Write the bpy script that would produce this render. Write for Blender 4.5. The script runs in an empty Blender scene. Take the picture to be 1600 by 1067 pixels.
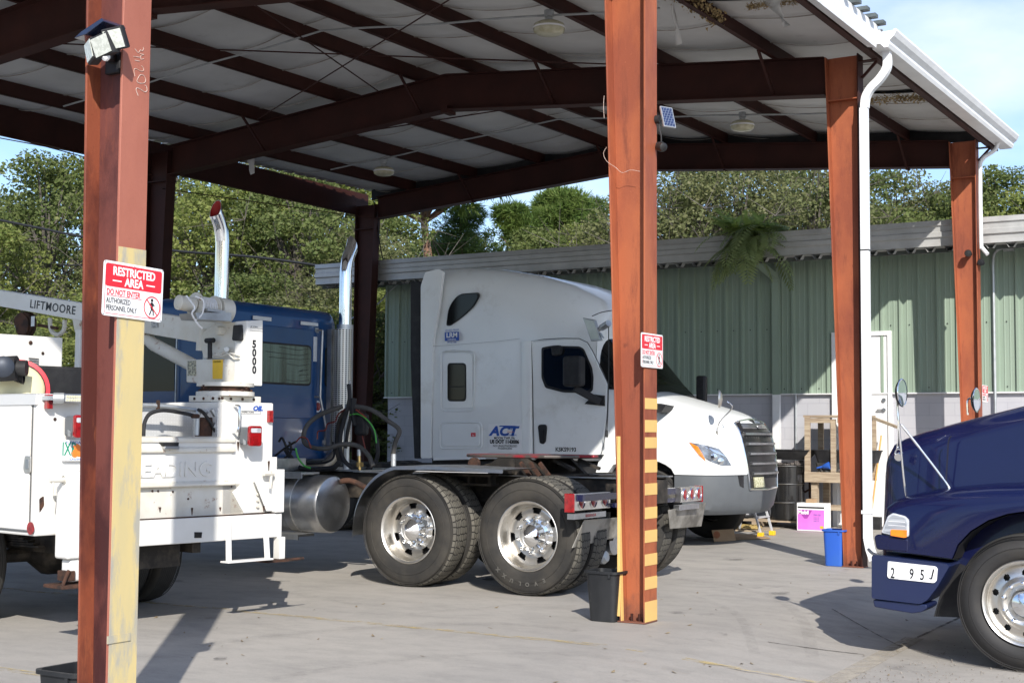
import bpy, bmesh, math, random
from mathutils import Vector, Matrix
random.seed(7)
R_=math.radians; PI=math.pi
C=bpy.context.scene.collection; scn=bpy.context.scene
# ---------------------------------------------------------------- camera
FPX=2197.9; CAMH=1.52
YAW,PIT,ROL=R_(31.243),R_(3.674),R_(.381)
_f=Vector((-math.sin(YAW)*math.cos(PIT),math.cos(YAW)*math.cos(PIT),math.sin(PIT)))
_r=Vector((math.cos(YAW),math.sin(YAW),0)); _u=_r.cross(_f)
CR=math.cos(ROL)*_r+math.sin(ROL)*_u; CU=-math.sin(ROL)*_r+math.cos(ROL)*_u; CF=_f
cd=bpy.data.cameras.new('camera'); cam=bpy.data.objects.new('camera',cd); C.objects.link(cam)
cam.matrix_world=Matrix(((CR.x,CU.x,-CF.x,0),(CR.y,CU.y,-CF.y,0),(CR.z,CU.z,-CF.z,CAMH),(0,0,0,1)))
cd.sensor_width=36; cd.lens=FPX*36/1600; cd.clip_end=3000; cd.clip_start=.1
scn.camera=cam
# ---------------------------------------------------------------- sky and sun
SUN_EL,SUN_AZ=R_(33),R_(-51.5)      # azimuth measured from +X
SKY_S,SUN_S,EXPO=.13,4.2,0.5
world=bpy.data.worlds.new('World'); scn.world=world; world.use_nodes=True
nt=world.node_tree; nt.nodes.clear()
def wn(t,**k):
    n=nt.nodes.new(t)
    for a,b in k.items(): setattr(n,a,b)
    return n
sky=wn('ShaderNodeTexSky',sky_type='NISHITA',sun_disc=False,sun_elevation=SUN_EL,sun_rotation=PI/2-SUN_AZ)
sky.air_density=1.0; sky.dust_density=.6; sky.ozone_density=1.3
bg=wn('ShaderNodeBackground'); bg.inputs[1].default_value=SKY_S
tc=wn('ShaderNodeTexCoord'); mp=wn('ShaderNodeMapping'); mp.inputs['Scale'].default_value=(1,1,2.4)
nz=wn('ShaderNodeTexNoise'); nz.inputs['Scale'].default_value=2.6; nz.inputs['Detail'].default_value=7; nz.inputs['Roughness'].default_value=.52
mp.inputs['Location'].default_value=(.35,.9,.2)
rp=wn('ShaderNodeValToRGB'); rp.color_ramp.elements[0].position=.495; rp.color_ramp.elements[1].position=.72
mx=wn('ShaderNodeMixRGB'); mx.inputs[2].default_value=(7.0,7.4,8.2,1)
ml=wn('ShaderNodeMath',operation='MULTIPLY'); ml.inputs[1].default_value=.75
hs=wn('ShaderNodeMixRGB',blend_type='MULTIPLY'); hs.inputs[0].default_value=1; hs.inputs[2].default_value=(.90,.97,1.12,1)
ow=wn('ShaderNodeOutputWorld')
L=nt.links.new
L(tc.outputs['Generated'],mp.inputs[0]); L(mp.outputs[0],nz.inputs['Vector']); L(nz.outputs['Fac'],rp.inputs[0])
L(rp.outputs[0],ml.inputs[0]); L(ml.outputs[0],mx.inputs[0]); L(sky.outputs[0],hs.inputs[1]); L(hs.outputs[0],mx.inputs[1]); L(mx.outputs[0],bg.inputs[0]); L(bg.outputs[0],ow.inputs[0])
sd=bpy.data.lights.new('sun','SUN'); sd.energy=SUN_S; sd.angle=R_(.5); sd.color=(1,.95,.87)
so=bpy.data.objects.new('sun',sd); C.objects.link(so)
sv=Vector((math.cos(SUN_EL)*math.cos(SUN_AZ),math.cos(SUN_EL)*math.sin(SUN_AZ),math.sin(SUN_EL)))
so.rotation_euler=sv.to_track_quat('Z','Y').to_euler()
vs=scn.view_settings; vs.view_transform='Standard'; vs.look='None'; vs.exposure=EXPO; vs.gamma=1
scn.cycles.max_bounces=7; scn.cycles.diffuse_bounces=4; scn.cycles.glossy_bounces=4; scn.cycles.transparent_max_bounces=8
scn.cycles.use_denoising=True
# ---------------------------------------------------------------- measuring helper: photo pixel -> point on a real plane
I4=Matrix.Identity(4)
FR=I4                       # current authoring frame
def P(px,py,ax,v,fr=None):
    fr=fr or FR
    d=CF+CR*(px-800)/FPX-CU*(py-533.5)/FPX; o=Vector((0,0,CAMH))
    im=fr.inverted(); o2=im@o; d2=im.to_3x3()@d
    i='XYZ'.index(ax); t=(v-o2[i])/d2[i]
    return o2+d2*t
# ---------------------------------------------------------------- materials
def newmat(name):
    m=bpy.data.materials.new(name); m.use_nodes=True
    return m,m.node_tree,m.node_tree.nodes['Principled BSDF']
def pset(b,col=None,rough=None,metal=None,spec=None,coat=None):
    if col is not None: b.inputs['Base Color'].default_value=(*col,1)
    if rough is not None: b.inputs['Roughness'].default_value=rough
    if metal is not None: b.inputs['Metallic'].default_value=metal
    if spec is not None: b.inputs['Specular IOR Level'].default_value=spec
    if coat is not None: b.inputs['Coat Weight'].default_value=coat; b.inputs['Coat Roughness'].default_value=.05
def noise(t,scale,detail=5,rough=.55,coord='Object',stretch=None):
    tc=t.nodes.new('ShaderNodeTexCoord'); n=t.nodes.new('ShaderNodeTexNoise')
    n.inputs['Scale'].default_value=scale; n.inputs['Detail'].default_value=detail; n.inputs['Roughness'].default_value=rough
    if stretch:
        mp=t.nodes.new('ShaderNodeMapping'); mp.inputs['Scale'].default_value=stretch
        t.links.new(tc.outputs[coord],mp.inputs[0]); t.links.new(mp.outputs[0],n.inputs['Vector'])
    else: t.links.new(tc.outputs[coord],n.inputs['Vector'])
    return n.outputs['Fac']
def ramp(t,src,a,b,ca=(0,0,0),cb=(1,1,1)):
    r=t.nodes.new('ShaderNodeValToRGB'); r.color_ramp.elements[0].position=a; r.color_ramp.elements[1].position=b
    r.color_ramp.elements[0].color=(*ca,1); r.color_ramp.elements[1].color=(*cb,1)
    t.links.new(src,r.inputs[0]); return r.outputs[0]
def mixc(t,fac,a,b):
    m=t.nodes.new('ShaderNodeMixRGB')
    for i,v in ((0,fac),(1,a),(2,b)):
        if isinstance(v,(int,float)): m.inputs[i].default_value=v
        elif isinstance(v,tuple): m.inputs[i].default_value=(*v,1)
        else: t.links.new(v,m.inputs[i])
    return m.outputs[0]
def bump(t,b,src,strength=.2,dist=.01):
    n=t.nodes.new('ShaderNodeBump'); n.inputs['Strength'].default_value=strength; n.inputs['Distance'].default_value=dist
    t.links.new(src,n.inputs['Height']); t.links.new(n.outputs[0],b.inputs['Normal'])
def dark(c,k): return tuple(x*k for x in c)
def mat(name,col,rough=.5,metal=0,col2=None,scale=3,lo=.4,hi=.65,bumps=0,spec=.5,coat=None,stretch=None,rv=0,dirt=None,dscale=9,dlo=.6,dhi=.72):
    m,t,b=newmat(name); pset(b,col,rough,metal,spec,coat)
    c2=col2 or dark(col,.82)
    n=noise(t,scale,6,.6,stretch=stretch)
    c=mixc(t,ramp(t,n,lo,hi),col,c2)
    if dirt:
        n2=noise(t,dscale,8,.7,stretch=stretch); c=mixc(t,ramp(t,n2,dlo,dhi),c,dirt)
    t.links.new(c,b.inputs['Base Color'])
    if rv: t.links.new(ramp(t,n,.3,.7,(rough-rv,)*3,(rough+rv,)*3),b.inputs['Roughness'])
    if bumps: bump(t,b,noise(t,scale*12,4),bumps,.004)
    return m
M={}
def steelmat(name,a,b_,rust,speck,big=1.6,bl=.42,bh=.6,sl=.52,sh=.68):
    m,t,b=newmat(name); pset(b,None,.6,0,.35)
    n1=noise(t,big,8,.62,stretch=(1,1,.5)); n2=noise(t,9,8,.75,stretch=(1,1,.16)); n3=noise(t,55,5,.7); n4=noise(t,3.2,10,.78)
    c=mixc(t,ramp(t,n1,bl,bh),a,b_); c=mixc(t,ramp(t,n2,sl,sh,(0,0,0),(.75,.75,.75)),c,rust)
    c=mixc(t,ramp(t,n3,.62,.72,(0,0,0),(.5,.5,.5)),c,speck); c=mixc(t,ramp(t,n4,.66,.72,(0,0,0),(.8,.8,.8)),c,rust)
    tc=t.nodes.new('ShaderNodeTexCoord'); sp=t.nodes.new('ShaderNodeSeparateXYZ'); t.links.new(tc.outputs['Object'],sp.inputs[0]); ad=t.nodes.new('ShaderNodeMath'); ad.operation='MULTIPLY_ADD'; ad.inputs[1].default_value=.9; t.links.new(n4,ad.inputs[0]); t.links.new(sp.outputs[2],ad.inputs[2])
    c=mixc(t,ramp(t,ad.outputs[0],.40,.62,(.85,.85,.85),(0,0,0)),c,(.13,.06,.045))
    t.links.new(c,b.inputs['Base Color']); t.links.new(ramp(t,n2,.3,.7,(.45,)*3,(.8,)*3),b.inputs['Roughness']); bump(t,b,n3,.3,.003); return m
M['steel']=steelmat('primer_steel',(.36,.105,.045),(.25,.068,.036),(.16,.045,.027),(.50,.17,.08))
M['steel_shade']=mat('primer_shade',(.048,.014,.010),.65,0,(.028,.009,.007),2.2,.35,.7,.1,.25)  # same red primer, with the shade under the roof put into its colour
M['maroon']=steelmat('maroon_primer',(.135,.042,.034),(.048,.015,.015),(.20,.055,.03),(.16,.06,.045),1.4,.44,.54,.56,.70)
M['salmon']=steelmat('faded_primer',(.38,.135,.09),(.30,.10,.068),(.30,.085,.05),(.22,.08,.05),1.8,.4,.7,.60,.74)
M['rustred']=steelmat('rusty_flange',(.25,.068,.034),(.085,.024,.019),(.36,.11,.045),(.10,.03,.02),1.8,.42,.55,.54,.66)
M['yellow']=mat('worn_yellow_paint',(.60,.47,.21),.65,0,(.52,.43,.22),4,.4,.65,.15,.3,stretch=(1,1,.25),dirt=(.36,.34,.28),dscale=6,dlo=.48,dhi=.60)
M['yellow2']=mat('yellow_paint',(.72,.47,.16),.6,0,(.64,.42,.16),3,.4,.7,.05,.3)
M['white_trim']=mat('white_trim',(.80,.80,.80),.4,0,(.72,.72,.72),4,.4,.7,0,.5,dirt=(.45,.44,.42),dscale=6,dlo=.66,dhi=.8)
M['white_paint']=mat('white_truck_paint',(.84,.855,.85),.3,0,(.79,.805,.80),1.2,.4,.7,0,.5,coat=.4,dirt=(.62,.61,.58),dscale=2.2,dlo=.56,dhi=.85)
M['white_old']=mat('worn_white_paint',(.72,.71,.68),.45,0,(.66,.645,.60),2.2,.4,.7,.05,.5,dirt=(.30,.13,.05),dscale=11,dlo=.70,dhi=.76)
M['white_rusty']=mat('rusty_white_paint',(.68,.66,.60),.5,0,(.60,.56,.47),3,.4,.65,.1,.4,dirt=(.26,.10,.035),dscale=9,dlo=.60,dhi=.68)
M['rust']=mat('rust',(.085,.042,.028),.85,0,(.035,.024,.02),14,.4,.6,.4,.2)
M['black']=mat('black_paint',(.012,.012,.014),.35,0,(.03,.028,.026),4,.45,.7,.05,.4)
M['black_matte']=mat('black_plastic',(.018,.018,.02),.6,0,(.035,.035,.036),6,.45,.7,.05,.3)
M['dirty_black']=mat('greasy_black',(.02,.018,.016),.6,0,(.085,.07,.055),6,.45,.7,.2,.3)
M['grey_plastic']=mat('grey_plastic',(.115,.125,.135),.5,0,(.10,.108,.118),3,.4,.7,.03,.4)
M['chrome']=mat('chrome',(.86,.87,.88),.10,1,(.80,.81,.82),5,.4,.7,rv=.03)
M['alu']=mat('polished_aluminium',(.78,.76,.72),.34,1,(.58,.54,.48),4,.42,.7,rv=.08)
M['alu_dull']=mat('dull_aluminium',(.52,.53,.54),.38,1,(.36,.36,.36),5,.42,.7,.05,rv=.1)
M['galv']=mat('galvanised',(.50,.52,.53),.45,.6,(.38,.40,.41),7,.42,.7,.05)
M['blue']=mat('metallic_blue',(.002,.050,.165),.3,0,(.002,.040,.14),2,.4,.7,coat=.5,spec=.3)
M['navy']=mat('navy_blue',(.004,.006,.040),.25,0,(.0035,.0055,.034),2,.4,.7,coat=.5,spec=.3)
M['navy_bumper']=mat('navy_bumper',(.008,.015,.060),.4,0,(.010,.017,.055),2,.4,.7,coat=.2)
M['rubber']=mat('rubber',(.028,.027,.026),.75,0,(.055,.05,.043),3.2,.4,.65,.1,.3)
M['rubber_clean']=mat('rubber_clean',(.026,.025,.025),.62,0,(.040,.037,.034),3,.45,.65,.08,.35)
M['glass']=mat('dark_glass',(.005,.006,.007),.06,0,(.007,.008,.008),3,spec=.35)
M['red_lens']=mat('red_lens',(.30,.006,.009),.15,0,(.18,.004,.006),30,.45,.6,coat=.8)
M['clear_lens']=mat('clear_lens',(.55,.57,.6),.12,0,(.35,.37,.4),18,.45,.6,coat=.8)
M['amber']=mat('amber_lens',(.9,.24,.01),.2,0,(.75,.18,.01),20,.45,.6,coat=.8)
M['red']=mat('red_print',(.68,.02,.035),.45,0,(.64,.02,.035),4)
M['white_print']=mat('white_print',(.84,.84,.84),.4,0,(.82,.82,.82),4)
M['black_print']=mat('black_print',(.012,.012,.014),.5)
M['blue_print']=mat('blue_print',(.02,.09,.42),.5)
M['green_print']=mat('green_print',(.03,.30,.18),.5)
M['orange_print']=mat('orange_print',(.85,.22,.03),.5)
M['warn_yellow']=mat('warning_yellow',(.90,.55,.02),.5)
M['insul']=mat('vinyl_insulation',(.58,.575,.56),.55,0,(.45,.445,.43),.9,.35,.7,.1,.3,dirt=(.20,.18,.15),dscale=1.7,dlo=.62,dhi=.86)
M['fluff']=mat('torn_fibre',(.50,.38,.20),.95,0,(.30,.21,.10),20,.4,.6,.8,.1)
M['roof_metal']=mat('bare_roof_metal',(.42,.43,.44),.45,.5,(.30,.31,.32),3)
M['roof_dark']=mat('weathered_roof',(.12,.14,.14),.6,.2,(.06,.07,.07),6)
M['wood']=mat('weathered_wood',(.44,.36,.26),.8,0,(.28,.21,.15),5,.4,.65,.3,.2,stretch=(.6,6,6))
M['card']=mat('cardboard',(.40,.27,.16),.85,0,(.33,.22,.13),3)
M['blue_plastic']=mat('blue_plastic',(.025,.11,.52),.45,0,(.03,.12,.48),4)
M['magenta']=mat('magenta_print',(.70,.16,.62),.5,0,(.62,.20,.62),3)
M['cable']=mat('black_cable',(.015,.015,.016),.6)
M['hose']=mat('grey_hose',(.055,.053,.05),.7,0,(.08,.075,.07),8)
M['red_hose']=mat('red_hose',(.22,.035,.02),.5)
M['green_hose']=mat('green_hose',(.08,.42,.06),.5)
M['brass']=mat('brass',(.62,.42,.16),.35,.9)
M['lamp_glass']=mat('dusty_lamp_glass',(.50,.47,.33),.35,0,(.38,.35,.22),14,coat=.4)
M['conduit']=mat('grey_conduit',(.34,.35,.35),.5,0,(.26,.27,.27),7)
M['ladder']=mat('ladder_aluminium',(.60,.61,.62),.45,.3,(.5,.51,.52),7)
# ---------------------------------------------------------------- mesh helpers
WM={}
class MB:
    def __init__(s): s.v=[]; s.f=[]; s.mi=[]; s.uv={}
    def add(s,vs,fs,mi=0):
        o=len(s.v); s.v+= [Vector(v) for v in vs]; s.f+=[tuple(i+o for i in f) for f in fs]; s.mi+=[mi]*len(fs); return s
    def box(s,x0,x1,y0,y1,z0,z1,mi=0,mx=None):
        vs=[Vector((x,y,z)) for z in (z0,z1) for y in (y0,y1) for x in (x0,x1)]
        if mx: vs=[mx@v for v in vs]
        return s.add(vs,[(0,2,3,1),(4,5,7,6),(0,1,5,4),(2,6,7,3),(0,4,6,2),(1,3,7,5)],mi)
    def beam(s,a,b,w,h,up=(0,0,1),mi=0):
        a=Vector(a);b=Vector(b);d=(b-a).normalized();u=Vector(up); x=d.cross(u)
        if x.length<1e-4: x=d.cross(Vector((1,0,0)))
        x.normalize();u=x.cross(d)
        vs=[p+x*sx*w/2+u*su*h/2 for p in (a,b) for sx,su in ((-1,-1),(1,-1),(1,1),(-1,1))]
        return s.add(vs,[(3,2,1,0),(4,5,6,7),(0,1,5,4),(1,2,6,5),(2,3,7,6),(3,0,4,7)],mi)
    def tube(s,pts,r,n=8,mi=0,caps=True,rs=None):
        pts=[Vector(p) for p in pts]; k=len(pts); ring=[]; px=None
        for i,p in enumerate(pts):
            d=(pts[min(i+1,k-1)]-pts[max(i-1,0)])
            if d.length<1e-9: d=Vector((0,0,1))
            d.normalize()
            if px is None: px=d.orthogonal().normalized()
            px=(px-d*px.dot(d))
            if px.length<1e-6: px=d.orthogonal()
            px.normalize(); py=d.cross(px); rr=rs[i] if rs else r
            ring.append([p+(px*math.cos(2*PI*j/n)+py*math.sin(2*PI*j/n))*rr for j in range(n)])
        vs=[v for q in ring for v in q]
        fs=[(i*n+j,i*n+(j+1)%n,(i+1)*n+(j+1)%n,(i+1)*n+j) for i in range(k-1) for j in range(n)]
        if caps: fs+=[tuple(range(n-1,-1,-1)),tuple((k-1)*n+j for j in range(n))]
        return s.add(vs,fs,mi)
    def cyl(s,a,b,r,n=24,r2=None,mi=0): return s.tube([a,b],r,n,mi,True,[r,r if r2 is None else r2])
    def lathe(s,prof,c,axis,n=48,mis=None,mi=0,uv=False,closed=False):
        """prof [(radius, height along axis)]"""
        c=Vector(c);a=Vector(axis).normalized();x=a.orthogonal().normalized();
        if abs(a.z)<.9: x=a.cross(Vector((0,0,1))).normalized()
        y=a.cross(x); k=len(prof); vs=[]
        for r,h in prof:
            for j in range(n):
                t=2*PI*j/n; vs.append(c+a*h+(x*math.cos(t)+y*math.sin(t))*r)
        fs=[];mm=[];base=len(s.v); fb=len(s.f)
        for i in range(k-1):
            for j in range(n):
                fs.append((i*n+j,i*n+(j+1)%n,(i+1)*n+(j+1)%n,(i+1)*n+j)); mm.append(mis[i] if mis else mi)
                if uv: s.uv[fb+len(fs)-1]=[(j/n,i/(k-1)),((j+1)/n,i/(k-1)),((j+1)/n,(i+1)/(k-1)),(j/n,(i+1)/(k-1))]
        s.add(vs,fs); s.mi[-len(fs):]=mm
        return s
    def prism(s,pts,n0,n1,ax='Y',mi=0):
        """2-D outline extruded along ax from n0 to n1; pts in the other two axes in order"""
        def q(p,h):
            return {'X':(h,p[0],p[1]),'Y':(p[0],h,p[1]),'Z':(p[0],p[1],h)}[ax]
        k=len(pts); vs=[q(p,n0) for p in pts]+[q(p,n1) for p in pts]
        fs=[tuple(range(k)),tuple(range(2*k-1,k-1,-1))]+[(i,i+k,(i+1)%k+k,(i+1)%k) for i in range(k)]
        return s.add(vs,fs,mi)
    def loft(s,rings,caps=True,mi=0,closed=True):
        n=len(rings[0]);vs=[v for r in rings for v in r];fs=[]
        for i in range(len(rings)-1):
            for j in range(n if closed else n-1):
                fs.append((i*n+j,i*n+(j+1)%n,(i+1)*n+(j+1)%n,(i+1)*n+j))
        if caps: fs+=[tuple(range(n-1,-1,-1)),tuple((len(rings)-1)*n+j for j in range(n))]
        return s.add(vs,fs,mi)
    def obj(s,name,m,parent=None,smooth=35,bevel=0,seg=2,fix=True,fr=None):
        fr=fr or FR
        me=bpy.data.meshes.new(name); W=WM[parent.name] if parent is not None else I4
        T=W.inverted()@fr
        me.from_pydata([T@v for v in s.v],[],s.f)
        ms=m if isinstance(m,(list,tuple)) else [m]
        for q in ms: me.materials.append(M[q] if isinstance(q,str) else q)
        if len(ms)>1: me.polygons.foreach_set('material_index',s.mi)
        if s.uv:
            ul=me.uv_layers.new(name='uv')
            for pi,cs in s.uv.items():
                p=me.polygons[pi]
                for li,c in zip(p.loop_indices,cs): ul.data[li].uv=c
        me.validate()
        if fix:
            b=bmesh.new(); b.from_mesh(me); bmesh.ops.recalc_face_normals(b,faces=b.faces); b.to_mesh(me); b.free()
        if smooth:
            me.polygons.foreach_set('use_smooth',[True]*len(me.polygons)); me.set_sharp_from_angle(angle=R_(smooth))
        o=bpy.data.objects.new(name,me); C.objects.link(o)
        if parent is not None: o.parent=parent
        WM[o.name]=W
        if bevel:
            bv=o.modifiers.new('bevel','BEVEL'); bv.width=bevel; bv.segments=seg; bv.limit_method='ANGLE'; bv.angle_limit=R_(40)
        return o
def thing(name,label,cat,loc=(0,0,0),rz=0,group=None,fr=None):
    o=bpy.data.objects.new(name,None); C.objects.link(o)
    m=(fr or FR)@Matrix.Translation(loc)@Matrix.Rotation(rz,4,'Z'); o.matrix_world=m; WM[o.name]=m.copy()
    o['label']=label;o['category']=cat
    if group:o['group']=group
    o.empty_display_size=.1
    return o
def tag(o,label,cat,group=None,kind=None):
    if label:o['label']=label
    if cat:o['category']=cat
    if group:o['group']=group
    if kind:o['kind']=kind
    return o
def kids(o): return [c for c in bpy.data.objects if c.parent==o]
def copy_tree(o,parent=None,children=None):
    if children is None:
        children={}
        for c in bpy.data.objects:
            if c.parent: children.setdefault(c.parent.name,[]).append(c)
    c=o.copy(); C.objects.link(c)
    if parent: c.parent=parent
    for ch in children.get(o.name,[]): copy_tree(ch,c,children)
    WM[c.name]=WM[o.name]
    return c
def arc(cx,cz,r,a0,a1,n): return [(cx+r*math.cos(R_(a0+(a1-a0)*i/(n-1))),cz+r*math.sin(R_(a0+(a1-a0)*i/(n-1)))) for i in range(n)]
def rrect(x0,x1,z0,z1,r,n=5):
    return arc(x1-r,z1-r,r,0,90,n)+arc(x0+r,z1-r,r,90,180,n)+arc(x0+r,z0+r,r,180,270,n)+arc(x1-r,z0+r,r,270,360,n)
def rpoly(pts,r,n=5):
    """round the corners of a 2-D polygon"""
    out=[];k=len(pts)
    for i in range(k):
        a=Vector(pts[i-1]);b=Vector(pts[i]);c=Vector(pts[(i+1)%k]); rr=r[i] if isinstance(r,(list,tuple)) else r
        l=min(rr,(a-b).length*.48,(c-b).length*.48); p=b+(a-b).normalized()*l; q=b+(c-b).normalized()*l
        for j in range(n):
            t=j/(n-1); out.append(tuple(p*(1-t)**2+b*2*t*(1-t)+q*t*t))
    return out
def smooth_path(pts,k=6):
    pts=[Vector(p) for p in pts];out=[]
    for i in range(len(pts)-1):
        p0=pts[max(i-1,0)];p1=pts[i];p2=pts[i+1];p3=pts[min(i+2,len(pts)-1)]
        for j in range(k):
            t=j/k; out.append(.5*((2*p1)+(p2-p0)*t+(2*p0-5*p1+4*p2-p3)*t*t+(3*p1-p0-3*p2+p3)*t**3))
    out.append(pts[-1]);return out
def text(body,size,org,xd,yd,m,parent,name='lettering',bold=0,ext=.0006,align='LEFT',xs=1,shear=0,fr=None,space=1):
    cu=bpy.data.curves.new('t','FONT'); cu.body=body; cu.size=size; cu.align_x=align; cu.extrude=ext; cu.offset=bold; cu.shear=shear; cu.space_character=space
    cu.resolution_u=3
    to=bpy.data.objects.new('t',cu); C.objects.link(to); dg=bpy.context.evaluated_depsgraph_get(); dg.update()
    me=bpy.data.meshes.new_from_object(to.evaluated_get(dg)); bpy.data.objects.remove(to); 
    xd=Vector(xd).normalized(); yd=Vector(yd); yd=(yd-xd*yd.dot(xd)).normalized(); zd=xd.cross(yd)
    T=Matrix(((xd.x*xs,yd.x,zd.x,org[0]),(xd.y*xs,yd.y,zd.y,org[1]),(xd.z*xs,yd.z,zd.z,org[2]),(0,0,0,1)))
    W=WM[parent.name]; me.transform(W.inverted()@(fr or FR)@T); me.materials.clear(); me.materials.append(M[m] if isinstance(m,str) else m)
    me.name=name; o=bpy.data.objects.new(name,me); C.objects.link(o); o.parent=parent; WM[o.name]=W
    return o
# ================================================================ GROUND
def gz(x):
    t=min(max((x+4.6)/1.6,0),1); return -.11*t*t*(3-2*t)
def ground_mat():
    m,t,b=newmat('worn_concrete'); pset(b,None,.8,0,.3)
    n1=noise(t,.35,8,.6,stretch=(1,1,1)); n2=noise(t,2.2,10,.72,stretch=(.8,1.3,1)); n3=noise(t,60,4,.7); n4=noise(t,.9,6,.6,stretch=(.5,1.2,1))
    c=mixc(t,ramp(t,n1,.35,.7),(.43,.40,.36),(.34,.32,.295))
    c=mixc(t,ramp(t,n2,.45,.85),c,(.25,.237,.218))
    st=ramp(t,n4,.58,.72,(0,0,0),(.55,.55,.55)); c=mixc(t,st,c,(.42,.40,.365))
    n5=noise(t,1.3,5,.6); c=mixc(t,ramp(t,n5,.66,.73,(0,0,0),(.7,.7,.7)),c,(.10,.095,.09))
    c=mixc(t,ramp(t,n3,.5,.8,(0,0,0),(.4,.4,.4)),c,(.16,.15,.145))
    vo=t.nodes.new('ShaderNodeTexVoronoi'); vo.feature='DISTANCE_TO_EDGE'; vo.inputs['Scale'].default_value=.33
    tc=t.nodes.new('ShaderNodeTexCoord'); t.links.new(tc.outputs['Object'],vo.inputs['Vector'])
    t.links.new(c,b.inputs['Base Color']); bump(t,b,n3,.35,.006)
    t.links.new(ramp(t,n2,.3,.8,(.55,)*3,(.9,)*3),b.inputs['Roughness'])
    return m
M['ground']=ground_mat()
xs=[-600,-200,-80,-40,-20,-10,-6,-4.6]+[-4.6+1.6*i/10 for i in range(1,11)]+[-1,2,10,40,150,600]
ys=[-600,-150,-40,-10,0,10,20,30,60,150,400,900]
g=MB(); vs=[(x,y,gz(x)) for y in ys for x in xs]; n=len(xs)
g.add(vs,[(j*n+i,j*n+i+1,(j+1)*n+i+1,(j+1)*n+i) for j in range(len(ys)-1) for i in range(n-1)])
tag(g.obj('ground','ground',smooth=60),None,None,kind='structure')
def strip(name,pts,m,lift=.004):
    g=MB(); k=len(pts)
    g.add([(x,y,gz(x)+lift) for x,y in pts],[tuple(range(k))]); o=g.obj(name,m,smooth=0); tag(o,None,None,kind='structure'); return o
def faded(name,col,scale=6,lo=.42,hi=.6,stretch=None,amax=1):
    m,t,b=newmat(name); pset(b,col,.8); a=ramp(t,noise(t,scale,8,.75,stretch=stretch),lo,hi,(0,0,0),(amax,)*3); t.links.new(a,b.inputs['Alpha']); return m
M['line_y']=faded('faded_yellow_line',(.55,.43,.20),5,.46,.66,stretch=(1,3,1),amax=1)
M['line_w']=faded('faded_white_line',(.62,.60,.56),5,.36,.6,amax=.8)
M['joint']=faded('dark_joint',(.05,.045,.04),6,.36,.55,amax=.8)
M['pale_joint']=faded('sandy_joint',(.50,.45,.37),4,.34,.6,amax=.8)
M['stain']=faded('oil_stain',(.045,.042,.04),1.6,.50,.66,amax=.75)
strip('painted_line',[(-16,9.0),(-4.7,9.0),(-4.7,9.1),(-16,9.1)],'line_y')
strip('painted_line',[(-4.5,8.98),(-3.0,8.98),(-3.0,9.06),(-4.5,9.06)],'line_y')
strip('painted_line',[(-16,6.0),(-4.8,6.0),(-4.8,6.09),(-16,6.09)],'line_y')
strip('painted_line',[(-7.9,18.93),(-5.4,18.93),(-5.4,19.0),(-7.9,19.0)],'line_w')
a=P(1200,1004,'Z',-.05);b=P(1350,1030,'Z',-.12)
def seg(name,a,b,w,m,lift=.004):
    a=Vector((a[0],a[1]));b=Vector((b[0],b[1])); d=(b-a).normalized(); nn=Vector((-d.y,d.x))*w/2
    K=14; g=MB(); vv=[]
    for i in range(K+1):
        p=a.lerp(b,i/K)
        for s in (-1,1): vv.append((p.x+nn.x*s,p.y+nn.y*s,gz(p.x)+lift))
    g.add(vv,[(2*i,2*i+1,2*i+3,2*i+2) for i in range(K)]); tag(g.obj(name,m,smooth=0),None,None,kind='structure')
seg('ground_joint',P(1200,1004,'Z',-.05),P(1350,1030,'Z',-.14),.02,'joint')
seg('ground_joint',P(1500,972,'Z',-.15),P(1405,1018,'Z',-.15),.03,'joint')
seg('ground_joint',P(1430,1005,'Z',-.15),P(1270,1085,'Z',-.12),.16,'pale_joint')
seg('ground_joint',P(1300,965,'Z',-.1),P(1405,1018,'Z',-.15),.012,'joint',.008)
for (px,py,w,h) in ((1340,901,60,8),(1215,935,40,9),(780,905,50,6),(560,1000,30,4),(1385,985,12,3),(460,970,26,3),(700,1040,16,3),(640,932,22,3),(1120,1000,34,4),(1150,880,40,4),(980,1050,14,2),(345,1030,20,3)):
    p=P(px,py,'Z',-.05 if px>1100 else 0); 
    g=MB(); r=w/2/FPX*(p-Vector((0,0,CAMH))).length; n=20
    g.add([(p.x+r*math.cos(2*PI*i/n)*(1+.15*math.sin(5*i)),p.y+r*1.2*math.sin(2*PI*i/n),gz(p.x+r*math.cos(2*PI*i/n))+.012) for i in range(n)],[tuple(range(n))])
    tag(g.obj('oil_stain','stain',smooth=0),None,None,kind='structure')
M['skid']=faded('tyre_mark',(.09,.087,.083),9,.42,.62,stretch=(1,1,1),amax=.11)
def mark(pix,w):
    pts=smooth_path([P(a,b,'Z',0) for a,b in pix],8); g=MB(); vv=[]
    for i,p in enumerate(pts):
        d=(pts[min(i+1,len(pts)-1)]-pts[max(i-1,0)]).normalized(); n_=Vector((-d.y,d.x,0))*w/2
        for s_ in (-1,1): q=p+n_*s_; vv.append((q.x,q.y,gz(q.x)+.009))
    g.add(vv,[(2*i,2*i+1,2*i+3,2*i+2) for i in range(len(pts)-1)]); tag(g.obj('tyre_mark','skid',smooth=0),None,None,kind='structure')
for pix,w in (([(300,1010),(520,985),(760,975),(900,985)],.16),([(420,1062),(640,1030),(860,1022),(1080,1040)],.12),([(1060,905),(1180,925),(1250,960),(1270,1010)],.10),([(1080,930),(1150,960),(1180,1010)],.08),([(240,930),(420,925),(560,945)],.14),([(640,960),(820,945),(900,948)],.10)): mark(pix,w)
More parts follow.
